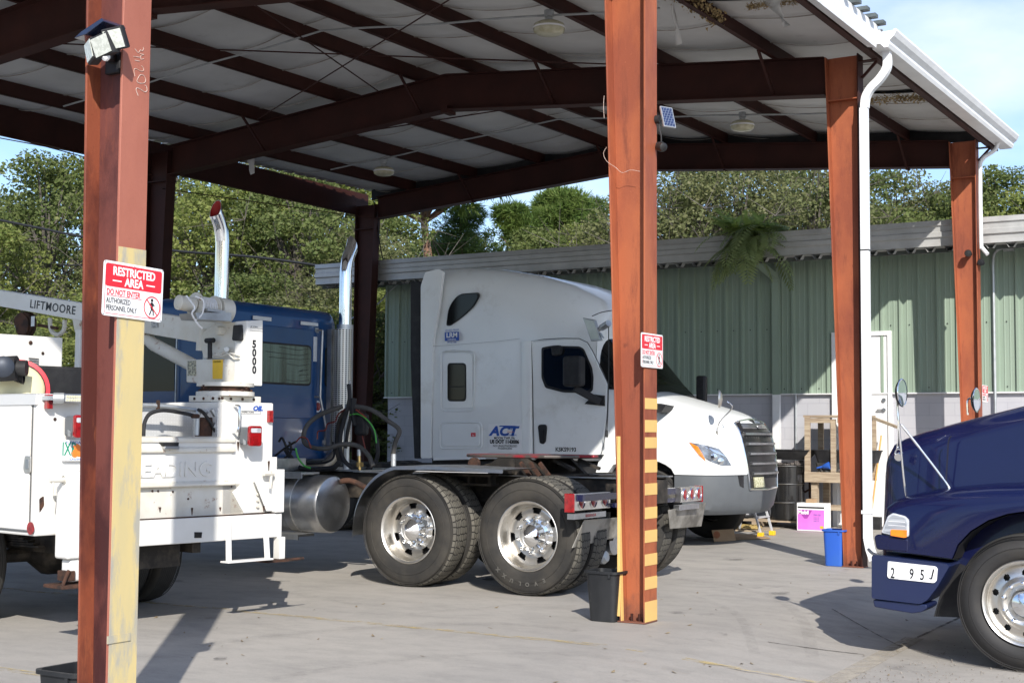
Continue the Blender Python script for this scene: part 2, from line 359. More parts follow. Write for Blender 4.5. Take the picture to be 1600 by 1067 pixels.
# asphalt apron at bottom right
M['apron']=mat('gravelly_asphalt',(.40,.38,.35),.9,0,(.26,.25,.235),30,.4,.6,.5,.2,dirt=(.13,.125,.12),dscale=45,dlo=.55,dhi=.62)
# ================================================================ OPEN SHED
FR=I4
shed=thing('open_shed','long open-sided shed of rusty red steel with a white lined roof over the parked trucks','shed',(-10.7,13,0))
YF=[4.70,10.33,15.98,21.76]
def zr(x,y):                      # purlin underside height
    xr,xl=-4.95,-16.5-(y-16)*.05; xm=-10.75
    h=5.93+.52*( (xr-x)/(xr-xm) if x>xm else (x-xl)/(xm-xl))
    return h+.01*(y-16)
def column(y,xo,xi0,xi1,top,w,sgn,mweb,mout,minn,name='column'):
    """xo outer face, xi0/xi1 inner flange at base/top. sgn +1: outer flange faces +X"""
    t=.014; g=MB()
    g.box(min(xo,xo-sgn*t),max(xo,xo-sgn*t),y-w/2,y+w/2,0,top,1)
    a0,a1=xi0,xi1; 
    vs=[(a0,y-w/2,0),(a0+sgn*t,y-w/2,0),(a0+sgn*t,y+w/2,0),(a0,y+w/2,0),(a1,y-w/2,top),(a1+sgn*t,y-w/2,top),(a1+sgn*t,y+w/2,top),(a1,y+w/2,top)]
    g.add(vs,[(0,3,2,1),(4,5,6,7),(0,1,5,4),(1,2,6,5),(2,3,7,6),(3,0,4,7)],2)
    g.prism([(xo-sgn*t,0),(xo-sgn*t,top),(a1+sgn*t,top),(a0+sgn*t,0)],y-.005,y+.005,'Y',0)
    if top>4: g.prism([(xo-sgn*t,5.42),(xo-sgn*t,5.435),(a1+sgn*t,5.435),(a1+sgn*t,5.42)],y-w/2+.01,y+w/2-.01,'Y',0)
    g.box(min(xo,a0)-.02,max(xo,a0)+.004,y-w/2-.004,y+w/2+.004,.002,.014,0)
    c=g.obj(name,[mweb,mout,minn],shed,bevel=.002,seg=1)
    for k in (.35,.65):
        for s in (-.05,.05): bt=MB(); bt.cyl((xo+(a0-xo)*k,y+s,.012),(xo+(a0-xo)*k,y+s,.07),.012,8); bt.obj('anchor_bolt','steel_shade',c)
    return c
XI=lambda z:-5.17-.03*z
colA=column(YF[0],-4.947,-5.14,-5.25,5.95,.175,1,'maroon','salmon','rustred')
colB=column(YF[1],-4.947,XI(0),XI(5.95),5.95,.225,1,'steel','steel','steel')
colC=column(YF[2],-4.947,XI(0),XI(5.95),5.95,.20,1,'steel','steel_shade','steel')
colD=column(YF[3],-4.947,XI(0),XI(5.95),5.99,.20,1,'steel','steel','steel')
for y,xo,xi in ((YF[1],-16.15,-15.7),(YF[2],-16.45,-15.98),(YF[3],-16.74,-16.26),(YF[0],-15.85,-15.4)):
    column(y,xo,xi-.22,xi,5.9,.2,-1,'steel_shade','steel_shade','steel_shade')
# yellow markings
g=MB(); g.box(-4.947,-4.944,4.615,4.786,.0,2.37); g.obj('yellow_band','yellow',colA,smooth=0)
g=MB(); g.beam((-4.941,4.60,.56),(-4.941,4.74,.56),.006,.035,(0,0,1)); g.obj('metal_tab','yellow',colA)
ysB=[622,638.5],[656.5,675],[684,700],[712,729],[741,757],[774,790],[800.5,820],[830,848],[860,878],[886,903.5],[917,934],[946.5,972]
g=MB()
for a,b in [(622,639),(656,675),(683,700),(718,738),(755,773),(792,810),(828,847),(865,883),(901,920),(939,974)]:
    za=P(1014,a,'X',-4.947).z; zb=max(P(1014,b,'X',-4.947).z,.016); g.box(-4.947,-4.944,YF[1]-.112,YF[1]+.112,zb,za)
g.obj('yellow_stripes','yellow2',colB,smooth=0)
g=MB()
vs=[]
for z in (.0,1.49):
    x=XI(z)+.0145; vs+=[(x-.002,YF[1]-.1125,z),(x+.003,YF[1]-.1125,z),(x+.003,YF[1]-.07,z),(x-.002,YF[1]-.07,z)]
g.add(vs,[(0,1,2,3),(4,5,6,7),(0,1,5,4),(1,2,6,5),(2,3,7,6),(3,0,4,7)])
x0=XI(.7); g.box(-5.19,-5.165,YF[1]-.1155,YF[1]-.1125,.05,1.49)
g.obj('yellow_edge','yellow2',colB,smooth=0)
cw=MB()
for st in ([(290,362),(296,380),(280,402),(262,392),(240,420),(205,378)],[(258,430),(300,440),(268,450),(270,488),(298,482)],[(190,458),(262,468)],[(205,498),(255,508)],[(205,665),(195,605),(215,585),(262,610),(295,605),(290,575),(275,555)],[(225,715),(245,735),(300,735),(318,705),(300,660),(262,650),(235,690),(225,715)],[(240,868),(218,810),(230,785),(270,805),(310,828),(332,812),(325,770),(310,758)]):
    pts=[P(180+a/6.675,20+b/6.675,'X',-4.9455) for a,b in st]; cw.tube(smooth_path(pts,4),.0016,5)
M['chalk']=mat('chalk',(.62,.52,.47),.8,0,(.50,.32,.25),60,.4,.6)
cw.obj('chalk_writing','chalk',colA)
# rafters
def rafter(y,dz,w,xl,xr,mt='steel_shade'):
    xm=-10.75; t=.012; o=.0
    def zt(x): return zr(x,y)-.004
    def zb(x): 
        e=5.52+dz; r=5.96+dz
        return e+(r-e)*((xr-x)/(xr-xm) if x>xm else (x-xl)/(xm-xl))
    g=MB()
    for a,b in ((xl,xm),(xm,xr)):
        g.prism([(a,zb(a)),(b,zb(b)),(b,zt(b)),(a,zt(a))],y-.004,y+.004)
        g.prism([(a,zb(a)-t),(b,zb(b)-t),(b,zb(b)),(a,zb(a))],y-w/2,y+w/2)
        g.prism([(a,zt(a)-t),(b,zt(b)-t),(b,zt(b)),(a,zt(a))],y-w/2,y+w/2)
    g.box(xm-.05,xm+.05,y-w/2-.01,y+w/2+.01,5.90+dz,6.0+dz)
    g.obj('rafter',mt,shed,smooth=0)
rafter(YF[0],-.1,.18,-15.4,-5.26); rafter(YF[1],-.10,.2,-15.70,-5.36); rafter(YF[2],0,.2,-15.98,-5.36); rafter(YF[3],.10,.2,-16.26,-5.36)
# purlins
Y0,Y1=3.2,22.15
PX=[-6.0,-7.5,-9.05,-10.35,-11.2,-12.6,-14.05,-15.45]
for x in PX:
    g=MB(); s=-1 if x>-10.75 else 1
    for (a0,a1,b0,b1) in ((-.004,.004,0,.2),(-.004 if s<0 else -.06,.06 if s<0 else .004,0,.006)):
        vs=[]
        for yy in (Y0,Y1):
            z=zr(x,yy); vs+=[(x+a0,yy,z+b0),(x+a1,yy,z+b0),(x+a1,yy,z+b1),(x+a0,yy,z+b1)]
        g.add(vs,[(3,2,1,0),(4,5,6,7),(0,1,5,4),(1,2,6,5),(2,3,7,6),(3,0,4,7)])
    g.obj('purlin','steel_shade',shed,smooth=0)
# eave struts
g=MB(); g.box(-4.74,-4.72,Y0,Y1,5.87,6.06); g.box(-4.80,-4.74,Y0,Y1,5.87,5.88); g.obj('eave_strut','steel_shade',shed,smooth=0)
g=MB()
for a,b,c,d in ((0,.02,0,.46),(0,.08,0,.008)):
    vs=[]
    for yy in (Y0,Y1):
        x=-16.5-(yy-16)*.05; z=5.66+.01*(yy-16); vs+=[(x+a,yy,z+c),(x+b,yy,z+c),(x+b,yy,z+d),(x+a,yy,z+d)]
    g.add(vs,[(3,2,1,0),(4,5,6,7),(0,1,5,4),(1,2,6,5),(2,3,7,6),(3,0,4,7)])
g.obj('eave_strut','steel_shade',shed,smooth=0)
# outriggers & knee braces
for y in YF[1:]:
    g=MB(); g.box(-4.95,-4.74,y-.05,y+.05,5.86,5.87); g.beam((-4.94,y+.03,5.68),(-4.76,y+.03,5.86),.03,.03); g.obj('eave_bracket','steel_shade',shed,smooth=0)
for y in YF[1:]:
    for x in (-6.0,-9.05,-11.2,-14.05):
        g=MB(); g.beam((x,y-.55,zr(x,y)),(x,y-.03,zr(x,y)-.45),.03,.03); g.beam((x,y+.55,zr(x,y)),(x,y+.03,zr(x,y)-.45),.03,.03)
        g.obj('flange_brace','steel_shade',shed,smooth=0)
# insulation: sagging vinyl between purlins, seams across
def sheet(xa,xb,ya,yb,off,sag,nx=8,ny=60,ripple=.02):
    vs=[]
    for j in range(ny+1):
        y=ya+(yb-ya)*j/ny
        for i in range(nx+1):
            u=i/nx; x=xa+(xb-xa)*u
            s=sag*4*u*(1-u)*(1+.35*math.sin(y*2.2+xa*3)) ; s+=ripple*abs(math.sin(PI*(y-.4)/1.22))**.5*(-1)*4*u*(1-u)
            vs.append((x,y,zr(x,y)+off-s))
    return vs,[(j*(nx+1)+i,j*(nx+1)+i+1,(j+1)*(nx+1)+i+1,(j+1)*(nx+1)+i) for j in range(ny) for i in range(nx)]
XB=[-4.76]+PX+[None]
ins=MB(); seams=MB(); M['seam']=mat('insulation_seam',(.36,.34,.31),.8,0,(.22,.19,.16),3)
for k in range(len(XB)-1):
    xa=XB[k]; xb=XB[k+1] if XB[k+1] is not None else -16.4
    if xa==-10.35: pass
    secs=[(Y0,Y1)]
    if k==0: secs=[(Y0,10.4),(15.9,18.4),(19.3,Y1)]
    if k==0: secs=[(Y0,11.3),(13.9,18.6),(18.85,Y1)]
    if k==1: secs=[(Y0,12.5),(13.0,Y1)]
    for ya,yb in secs:
        v,f=sheet(xa-.005,xb+.005,ya,yb,.19,.075 if k not in(0,4) else .04,ny=int((yb-ya)*9)); ins.add(v,f)
    y=3.6
    while y<Y1:
        if any(a+.05<y<b-.05 for a,b in secs):
            nx=8
            vs=[]
            for i in range(nx+1):
                u=i/nx;x=xa-.005+(xb-xa+.01)*u; sg=.075 if k not in(0,4) else .04
                s=sg*4*u*(1-u)*(1+.35*math.sin(y*2.2+xa*3)); z=zr(x,y)+.186-s
                dy=.05*math.sin(3*u+k); vs+=[(x,y+dy-.010,z-.001),(x,y+dy+.010,z-.001),(x,y+dy,z-.012)]
            seams=MB(); seams.add(vs,[(3*i+a,3*i+b,3*i+3+b,3*i+3+a) for i in range(nx) for a,b in((0,2),(2,1))]); seams.obj('insulation_seam','seam',shed,smooth=60,fix=False)
        y+=1.22
ins.obj('roof_insulation','insul',shed,smooth=60,fix=False)
# roof sheet (ribs run from eave to ridge)
g=MB(); ny=int((Y1+.12-Y0)/.3)
prof=[]
for j in range(ny):
    y=Y0+j*.3; prof+=[(y,0),(y+.2,0),(y+.225,.035),(y+.275,.035)]
for xa,xb in ((-4.62,-10.75),(-10.75,-16.62)):
    vs=[]
    for (y,h) in prof:
        for x in (xa,xb): vs.append((x,y,zr(x,y)+.215+h))
    g.add(vs,[(2*i,2*i+1,2*i+3,2*i+2) for i in range(len(prof)-1)])
g.obj('roof_sheet','roof_metal',shed,smooth=0,fix=False)
g=MB()
for j in range(ny):
    y=Y0+j*.3
    if y<15.5: g.box(-4.63,-4.50,y+.19,y+.30,6.115,6.155)
g.obj('roof_sheet_edge','roof_dark',shed,smooth=0)
# fascia and gutter on the right eave
g=MB(); g.prism([(-4.70,5.88),(-4.60,5.86),(-4.58,5.99),(-4.58,6.11),(-4.70,6.11)],Y0,15.45,'Y'); g.obj('white_fascia','white_trim',shed,smooth=0)
g=MB(); prof=[(-4.70,5.90),(-4.52,5.90),(-4.50,5.94),(-4.50,5.975),(-4.45,6.02),(-4.42,6.075),(-4.42,6.10),(-4.45,6.10),(-4.45,6.085),(-4.70,6.085)]
g.prism(prof,15.62,22.2,'Y'); g.obj('gutter','white_trim',shed,smooth=0)
g=MB(); g.box(-4.68,-4.56,15.45,15.62,5.90,6.06); g.obj('gutter_end','white_trim',shed,smooth=0,bevel=.004)
# white downspout at column C: rectangular section with swan neck
def rectpipe(g,pts,w,d,wd):
    pts=[Vector(p) for p in pts]; k=len(pts); rings=[]
    for i,p in enumerate(pts):
        t=(pts[min(i+1,k-1)]-pts[max(i-1,0)]).normalized(); a=Vector(wd); a=(a-t*a.dot(t)).normalized(); b=t.cross(a)
        rings.append([p+a*w/2*sx+b*d/2*sy for sx,sy in ((-1,-1),(-.2,-1),(-.15,-.85),(.15,-.85),(.2,-1),(1,-1),(1,1),(-1,1))])
    g.loft(rings)
g=MB(); q=smooth_path([(-4.60,15.83,5.92),(-4.585,15.83,5.80),(-4.60,15.83,5.70),(-4.68,15.83,5.59),(-4.78,15.83,5.50),(-4.84,15.83,5.40),(-4.855,15.83,5.28)],4)
rectpipe(g,q,.085,.09,(0,1,0)); rectpipe(g,[(-4.865,15.83,5.28),(-4.865,15.83,.34)],.085,.09,(0,1,0)); rectpipe(g,[(-4.865,15.83,.345),(-4.84,15.83,.22),(-4.80,15.83,.10)],.085,.09,(0,1,0))
ds=g.obj('downspout','white_trim',shed,smooth=0,bevel=.003,seg=1)
g=MB(); 
for z in (3.62,): g.box(-4.914,-4.816,15.784,15.876,z,z+.014)
g.obj('pipe_band','black',ds,smooth=0)
g=MB(); g.box(-4.925,-4.812,15.78,15.88,.62,.66); g.obj('pipe_strap','white_trim',ds,smooth=0)
# PVC pipe at column D
g=MB(); g.tube(smooth_path([(-4.62,21.66,5.93),(-4.66,21.66,5.80),(-4.85,21.64,5.66),(-4.88,21.64,5.4),(-4.88,21.64,4.4),(-4.86,21.64,4.32),(-4.78,21.6,4.22)],4),.03,10); g.obj('drain_pipe','white_trim',shed)
# brace rods, light conduits
rod=MB()
for a,b in (((-5.9,10.6,zr(-5.9,10)),(-14.0,15.7,zr(-14,15)-.02)),((-14.0,10.6,zr(-14,10)),(-8.0,15.7,zr(-8,15)-.02)),((-5.9,4.9,zr(-5.9,5)),(-14,10,zr(-14,10)-.02)),((-6,16.2,6.0),(-15,16.5,5.9)),((-15.8,10.4,5.6),(-16.2,15.8,5.5)),((-10.2,10.8,6.25),(-11.6,15.6,6.2)),((-16.1,15.9,5.3),(-16.25,21.6,5.6))):
    r=MB(); r.tube([a,b],.009,6); r.obj('brace_rod','steel_shade',shed)
for y,xs_ in ((13.15,(-6.2,-15.2)),(19.0,(-6.2,-15.2))):
    r=MB(); pts=[]
    for i in range(25):
        x=xs_[0]+(xs_[1]-xs_[0])*i/24; pts.append((x,y+.03*math.sin(i),zr(x,y)-.065)); 
    r.tube(pts,.013,8); r.obj('conduit','conduit',shed)
g=MB(); 
for a,b in ((-16.5,-10.75),(-10.75,-4.76)): g.prism([(a,zr(a,21.9)-.006),(b,zr(b,21.9)-.006),(b,zr(b,21.9)+.205),(a,zr(a,21.9)+.205)],21.87,21.89,'Y')
g.obj('end_closure','black_matte',shed,smooth=0)
# torn insulation
def fluff(name,pts,r,seed,thin=.0):
    random.seed(seed); g=MB(); pts=smooth_path(pts,8)
    for p in pts:
        for k in range(70):
            c=p+Vector((random.gauss(0,r*.55),random.gauss(0,r*.55),random.gauss(-.1*r,r*.5))); d=Vector((random.gauss(0,1),random.gauss(0,1),random.gauss(-.3,.8))).normalized(); e=d.orthogonal().normalized(); l=r*random.uniform(.2,.7); w=l*random.uniform(.15,.45)
            g.add([c-d*l*.5,c+e*w,c+d*l*.5+Vector((0,0,random.gauss(0,.2)*l)),c-e*w],[(0,1,2,3)])
    return g.obj(name,'fluff',shed,smooth=80)
fluff('torn_insulation',[(-6.02,11.4,6.17),(-6.0,12.4,6.14),(-6.02,13.4,6.12),(-6.0,14.2,6.1)],.09,1)
fluff('torn_insulation',[(-4.9,18.62,6.0),(-5.3,18.68,6.04),(-5.9,18.7,6.08)],.06,2)
fluff('torn_insulation',[(-4.95,13.85,6.02),(-5.3,13.9,6.05),(-5.5,13.9,6.06)],.035,3)
fluff('torn_insulation',[(-13.9,16.25,6.12),(-13.0,16.2,6.2)],.03,4)
g=MB()
fl=[((-5.05,13.6,6.06),(-5.15,14.0,5.80),(-5.35,13.9,6.08)),((-6.1,13.2,6.12),(-6.35,13.9,5.75),(-6.15,13.35,6.12)),((-5.98,18.5,6.1),(-5.9,18.55,5.72),(-5.78,18.62,6.08)),((-6.1,12.0,6.2),(-6.2,12.3,5.95),(-6.12,12.25,6.2)),((-14.9,16.4,5.95),(-14.8,16.5,5.5),(-14.7,16.45,5.96))]
for a,b,c in fl:
    g=MB()
    a,b,c=Vector(a),Vector(b),Vector(c); n=6; vs=[]
    for i in range(n+1):
        t=i/n; l=a.lerp(b,t)+Vector((.02*math.sin(i*2),0,0)); r=c.lerp(b+Vector((.07,0,.02)),t); vs+=[l,r]
    g.add(vs,[(2*i,2*i+1,2*i+3,2*i+2) for i in range(n)]); o=g.obj('hanging_liner','insul',shed,smooth=60); sm=o.modifiers.new('s','SOLIDIFY'); sm.thickness=.004
# ================================================================ GREEN BUILDING
XL,XR,YW,ZC,ZG=-16.86,6.0,22.9,2.19,4.5
wh=thing('warehouse','long green ribbed-metal warehouse on a pale block base behind the shed','warehouse',(-5,30,0))
M['green_wall']=mat('green_siding',(.27,.34,.27),.5,0,(.23,.295,.23),1.4,.35,.7,0,.4,stretch=(2,2,.4))
def block_mat():
    m,t,b=newmat('painted_block'); pset(b,None,.7,0,.3)
    tc=t.nodes.new('ShaderNodeTexCoord'); mp=t.nodes.new('ShaderNodeMapping'); mp.inputs['Rotation'].default_value=(R_(90),0,0); br=t.nodes.new('ShaderNodeTexBrick')
    t.links.new(tc.outputs['Object'],mp.inputs[0]); t.links.new(mp.outputs[0],br.inputs['Vector'])
    for k,v in (('Scale',1),('Mortar Size',.006),('Mortar Smooth',.4),('Brick Width',.4064),('Row Height',.2032),('Bias',0)): br.inputs[k].default_value=v
    br.inputs['Color1'].default_value=(.45,.45,.48,1); br.inputs['Color2'].default_value=(.42,.42,.45,1); br.inputs['Mortar'].default_value=(.36,.36,.40,1)
    t.links.new(mixc(t,ramp(t,noise(t,3,6),.5,.8,(0,0,0),(.5,.5,.5)),br.outputs['Color'],(.50,.49,.52)),b.inputs['Base Color']); bump(t,b,br.outputs['Fac'],-.4,.004); return m
M['block']=block_mat()
g=MB(); g.box(XL+.06,XR,YW,YW+.2,0,ZC-.01); g.box(XL+.06,XL+.26,YW+.2,YW+12,0,ZC-.01); g.obj('block_wall','block',wh,smooth=0,fr=I4)
wh['label']=wh['label']
prof=[];x=XL
while x<XR:
    prof+=[(x,0),(x+.020,-.042),(x+.056,-.042),(x+.076,0),(x+.13,0),(x+.138,-.006),(x+.150,-.006),(x+.158,0),(x+.215,0),(x+.223,-.006),(x+.235,-.006),(x+.243,0)]; x+=.305
g=MB(); vs=[]
for (x,d) in prof: vs+=[(x,YW-.03+d,ZC+.01),(x,YW-.03+d,ZG+.2)]
g.add(vs,[(2*i,2*i+2,2*i+3,2*i+1) for i in range(len(prof)-1)])
g.box(XL,XL+.02,YW-.03,YW+12,ZC+.01,ZG+.2)
g.obj('siding','green_wall',wh,smooth=0)
g=MB()
x=XL+.18
while x<XR:
    for z in (ZC+.09,3.3): 
        if random.random()<.75: g.cyl((x,YW-.034,z),(x,YW-.042,z),.011,6)
    x+=.305
g.obj('screw_heads','black',wh,smooth=0)
g=MB(); g.box(XL,XR,YW-.075,YW+.0,ZC-.012,ZC+.008); g.obj('base_flashing','white_trim',wh,smooth=0)
# gutter with fluted face + ribbed soffit edge
g=MB(); X0=-17.96
g.prism([(21.98,4.44),(22.13,4.42),(22.13,4.86),(21.96,4.84),(21.95,4.76),(21.98,4.74),(21.98,4.67),(21.95,4.65),(21.95,4.58),(21.985,4.56),(21.985,4.50)],X0,XR,'X'); g.obj('gutter',mat('grey_white_gutter',(.46,.46,.45),.45,.2,(.38,.38,.37),3,dirt=(.30,.28,.25),dscale=8,dlo=.64,dhi=.8),wh,smooth=0)
pr=[];x=XL-1.0
while x<XR: pr+=[(x,0),(x+.14,0),(x+.19,.075),(x+.255,.075)]; x+=.305
g=MB();vs=[]
for (x,h) in pr: vs+=[(x,22.0,4.435-h),(x,34,5.6-h)]
for i in range(len(vs)):
    pass
g.add([(x,y,z+ (0)) for x,y,z in vs],[(2*i,2*i+2,2*i+3,2*i+1) for i in range(len(pr)-1)])
g.obj('roof_sheet',mat('grey_roof_rib',(.40,.40,.39),.85,spec=.1),wh,smooth=0,fix=False)
g=MB(); g.box(XL-1.05,XR,22.14,22.16,4.36,4.82); g.box(XL-1.05,XR,22.16,YW,4.78,4.82); g.obj('eave_closure',mat('dark_eave',(.10,.11,.10),.9,spec=.1),wh,smooth=0)
# door
g=MB(); g.box(-7.52,-6.66,YW-.055,YW-.02,.02,3.14); 
dr=g.obj('door','white_trim',wh,smooth=0,bevel=.003)
g=MB(); g.box(-7.60,-7.52,YW-.085,YW,.0,3.21); g.box(-6.66,-6.60,YW-.085,YW,.0,3.21); g.box(-7.52,-6.66,YW-.085,YW,3.14,3.21); g.obj('door_frame','white_trim',wh,smooth=0)
g=MB(); g.cyl((-6.73,YW-.055,2.08),(-6.73,YW-.085,2.08),.032,14); g.cyl((-6.73,YW-.055,1.92),(-6.73,YW-.09,1.92),.03,14); g.beam((-6.73,YW-.095,1.92),(-6.84,YW-.095,1.92),.02,.02); g.obj('door_handle','alu_dull',dr)
# green downspout
g=MB(); rectpipe(g,[(-8.72,22.05,4.50),(-8.70,22.10,4.44),(-8.58,22.74,4.20),(-8.56,22.80,4.10),(-8.56,22.80,2.18)],.12,.09,(1,0,0)); d1=g.obj('downspout','green_wall',wh,smooth=0)
g=MB(); rectpipe(g,[(-8.56,22.80,2.18),(-8.56,22.80,.1)],.12,.09,(1,0,0)); g.obj('downspout','white_trim',wh,smooth=0)
g=MB(); g.tube([(-8.24,22.86,2.2),(-8.24,22.86,.9)],.017,8); g.obj('conduit','galv',wh)
g=MB(); g.tube(smooth_path([(-4.62,22.82,4.46),(-4.8,22.82,4.46),(-4.93,22.82,4.40),(-4.965,22.82,4.25),(-4.965,22.82,4.0)],4)+[Vector((-4.965,22.82,.6))],.022,8); g.box(-4.80,-4.64,22.76,22.86,4.40,4.58); g.obj('conduit','galv',wh)
# ================================================================ TREES
FR=I4
def leafmat(name,a,b_,c):
    m,t,b=newmat(name); pset(b,None,.6,0,.25)
    n=noise(t,.9,4,.6); n2=noise(t,9,2,.5)
    col=mixc(t,ramp(t,n,.38,.62),a,b_); col=mixc(t,ramp(t,n2,.55,.72),col,c); t.links.new(col,b.inputs['Base Color'])
    tr=t.nodes.new('ShaderNodeBsdfTranslucent'); t.links.new(col,tr.inputs[0]); ms=t.nodes.new('ShaderNodeMixShader'); ms.inputs[0].default_value=.42
    t.links.new(b.outputs[0],ms.inputs[1]); t.links.new(tr.outputs[0],ms.inputs[2]); t.links.new(ms.outputs[0],t.nodes['Material Output'].inputs[0]); return m
M['leaf_oak']=leafmat('oak_leaves',(.16,.205,.05),(.23,.26,.07),(.34,.33,.13))
M['leaf_dark']=leafmat('dark_leaves',(.11,.15,.045),(.16,.195,.06),(.25,.25,.11))
M['leaf_pine']=leafmat('pine_needles',(.09,.155,.035),(.14,.20,.045),(.20,.23,.07))
M['leaf_olive']=leafmat('olive_leaves',(.19,.195,.085),(.14,.165,.06),(.29,.27,.16))
M['bark']=mat('grey_bark',(.13,.115,.10),.9,0,(.08,.07,.06),4,.4,.6,.4,.2,stretch=(3,3,.5))
M['bark_pine']=mat('pine_bark',(.26,.15,.10),.9,0,(.13,.08,.06),4,.4,.6,.4,.2,stretch=(3,3,.5))
def leaves(g,c,rad,n,ls,kind):
    for _ in range(n):
        while True:
            d=Vector((random.uniform(-1,1),random.uniform(-1,1),random.uniform(-1,1)))
            if .05<d.length<1: break
        d=d.normalized()*(d.length**.45)
        p=c+Vector((d.x*rad.x,d.y*rad.y,d.z*rad.z))
        a=Vector((random.gauss(0,1),random.gauss(0,1),random.gauss(0,.7))).normalized(); nrm=(d+Vector((random.gauss(0,.6),random.gauss(0,.6),random.gauss(.3,.6)))).normalized()
        b=nrm.cross(a)
        if b.length<.1: continue
        b.normalize(); s=ls*random.choice((.6,.8,.9,1,1.1,1.5))
        if kind=='pine':
            for q in range(3):
                a2=(d*.9+Vector((random.gauss(0,.7),random.gauss(0,.7),random.gauss(.2,.5)))).normalized(); b2=a2.orthogonal().normalized(); w=s*.10
                g.add([p-b2*w,p+b2*w,p+a2*s*1.3],[(0,1,2)])
        else:
            g.add([p-a*s*.5,p+b*s*.30,p+a*s*.55,p-b*s*.30],[(0,1,2,3)])
def make_tree(seed,h,cr,kind='oak',z0=.12,clumps=70,lpc=170,ls=.17,bare=0,lm='leaf_oak'):
    random.seed(seed)
    t=thing('oak_tree' if kind=='oak' else 'pine_tree','x','tree',(0,0,0))
    tb=MB(); lean=Vector((random.uniform(-.4,.4),random.uniform(-.4,.4),0))
    th=h*(.72 if kind=='oak' else .93)
    sp=[Vector((0,0,-.2))+lean*(z/th)**1.5*1.2+Vector((.12*math.sin(z),.12*math.cos(z*.8),z)) for z in [th*i/8 for i in range(9)]]
    r0=.24 if kind=='oak' else .17
    tb.tube(sp,r0,9,rs=[r0*(1-.75*i/8) for i in range(9)])
    lf=MB(); 
    for k in range(clumps):
        if kind=='oak':
            u=random.random(); zz=z0+(1-z0)*(u**.8); prof=math.sin(PI*min(1,max(0,(zz-z0*.6)/(1.03-z0*.6))**.75))**.55
            ang=random.uniform(0,2*PI); rr=cr*prof*random.uniform(.45,1.0); c=Vector((rr*math.cos(ang),rr*math.sin(ang),h*zz*.96))+lean*zz
            rad=Vector((random.uniform(.35,.85),random.uniform(.35,.85),random.uniform(.25,.5)))*(h/9)
            i=min(8,max(1,int(8*min(1,c.z*.75/th))))
        else:
            u=random.random(); zz=z0+(1-z0)*u; prof=(1-((zz-z0)/(1-z0))**1.6)*.8+.25
            ang=random.uniform(0,2*PI); rr=cr*prof*random.uniform(.2,1); c=Vector((rr*math.cos(ang),rr*math.sin(ang),h*zz))+lean*zz
            rad=Vector((random.uniform(.5,.8),random.uniform(.5,.8),random.uniform(.28,.42)))*(h/11)
            i=min(8,max(2,int(8*min(1,(c.z-.5)/th))))
        a=sp[i]; mid=a.lerp(c,.5)+Vector((0,0,random.uniform(-.1,.5)))
        if k%2==0 or kind=='pine': tb.tube([a,mid,c],.05,5,rs=[.055,.035,.012])
        leaves(lf,c,rad,lpc if kind=='oak' else lpc//2,ls,kind)
    for k in range(bare):
        a=sp[random.randint(2,7)]; ang=random.uniform(0,2*PI); p=a.copy(); d=Vector((math.cos(ang),math.sin(ang),random.uniform(.1,.7)))
        pts=[p]
        for q in range(5): d=(d+Vector((random.gauss(0,.3),random.gauss(0,.3),random.gauss(0,.25)))).normalized(); p=p+d*cr*.27; pts.append(p)
        tb.tube(pts,.03,4,rs=[.035,.03,.022,.016,.01,.006])
        for q in range(6):
            b=pts[random.randint(2,5)]; tb.tube([b,b+Vector((random.gauss(0,.5),random.gauss(0,.5),random.gauss(.2,.4)))],.01,3,rs=[.012,.004])
    tb.obj('trunk','bark' if kind=='oak' else 'bark_pine',t); lf.obj('crown',lm,t,smooth=0,fix=False)
    return t
T1=make_tree(11,9,3.4,'oak',.10,115,230,.115,14,'leaf_oak')
T2=make_tree(12,9,3.0,'oak',.06,120,220,.11,24,'leaf_dark')
T3=make_tree(13,9,3.2,'oak',.15,120,200,.095,50,'leaf_olive')
T4=make_tree(14,11,2.2,'pine',.42,75,330,.22,0,'leaf_pine')
T5=make_tree(15,11,2.5,'pine',.60,66,330,.22,6,'leaf_pine')
protos={'a':T1,'b':T2,'c':T3,'p':T4,'q':T5}; first={k:True for k in protos}
_kids={}
for o in bpy.data.objects:
    if o.parent: _kids.setdefault(o.parent.name,[]).append(o)
HT={'a':9,'b':9,'c':9,'p':11,'q':11}
def plant(k,px,depth,topy,label,wide=1,name=None,grp='trees behind the shed and the warehouse'):
    d=CF+CR*(px-800)/FPX-CU*(topy-533.5)/FPX; p=Vector((0,0,CAMH))+d*depth
    o=protos[k] if first[k] else copy_tree(protos[k],None,_kids); first[k]=False
    s=p.z/HT[k]; o.matrix_world=Matrix.Translation((p.x,p.y,-.05))@Matrix.Rotation(random.uniform(0,6.28),4,'Z')@Matrix.Diagonal((s*wide,s*wide,s,1))
    o['label']=label;o['category']='tree';o['group']=grp
    return o
random.seed(5)
L_='leftmost '
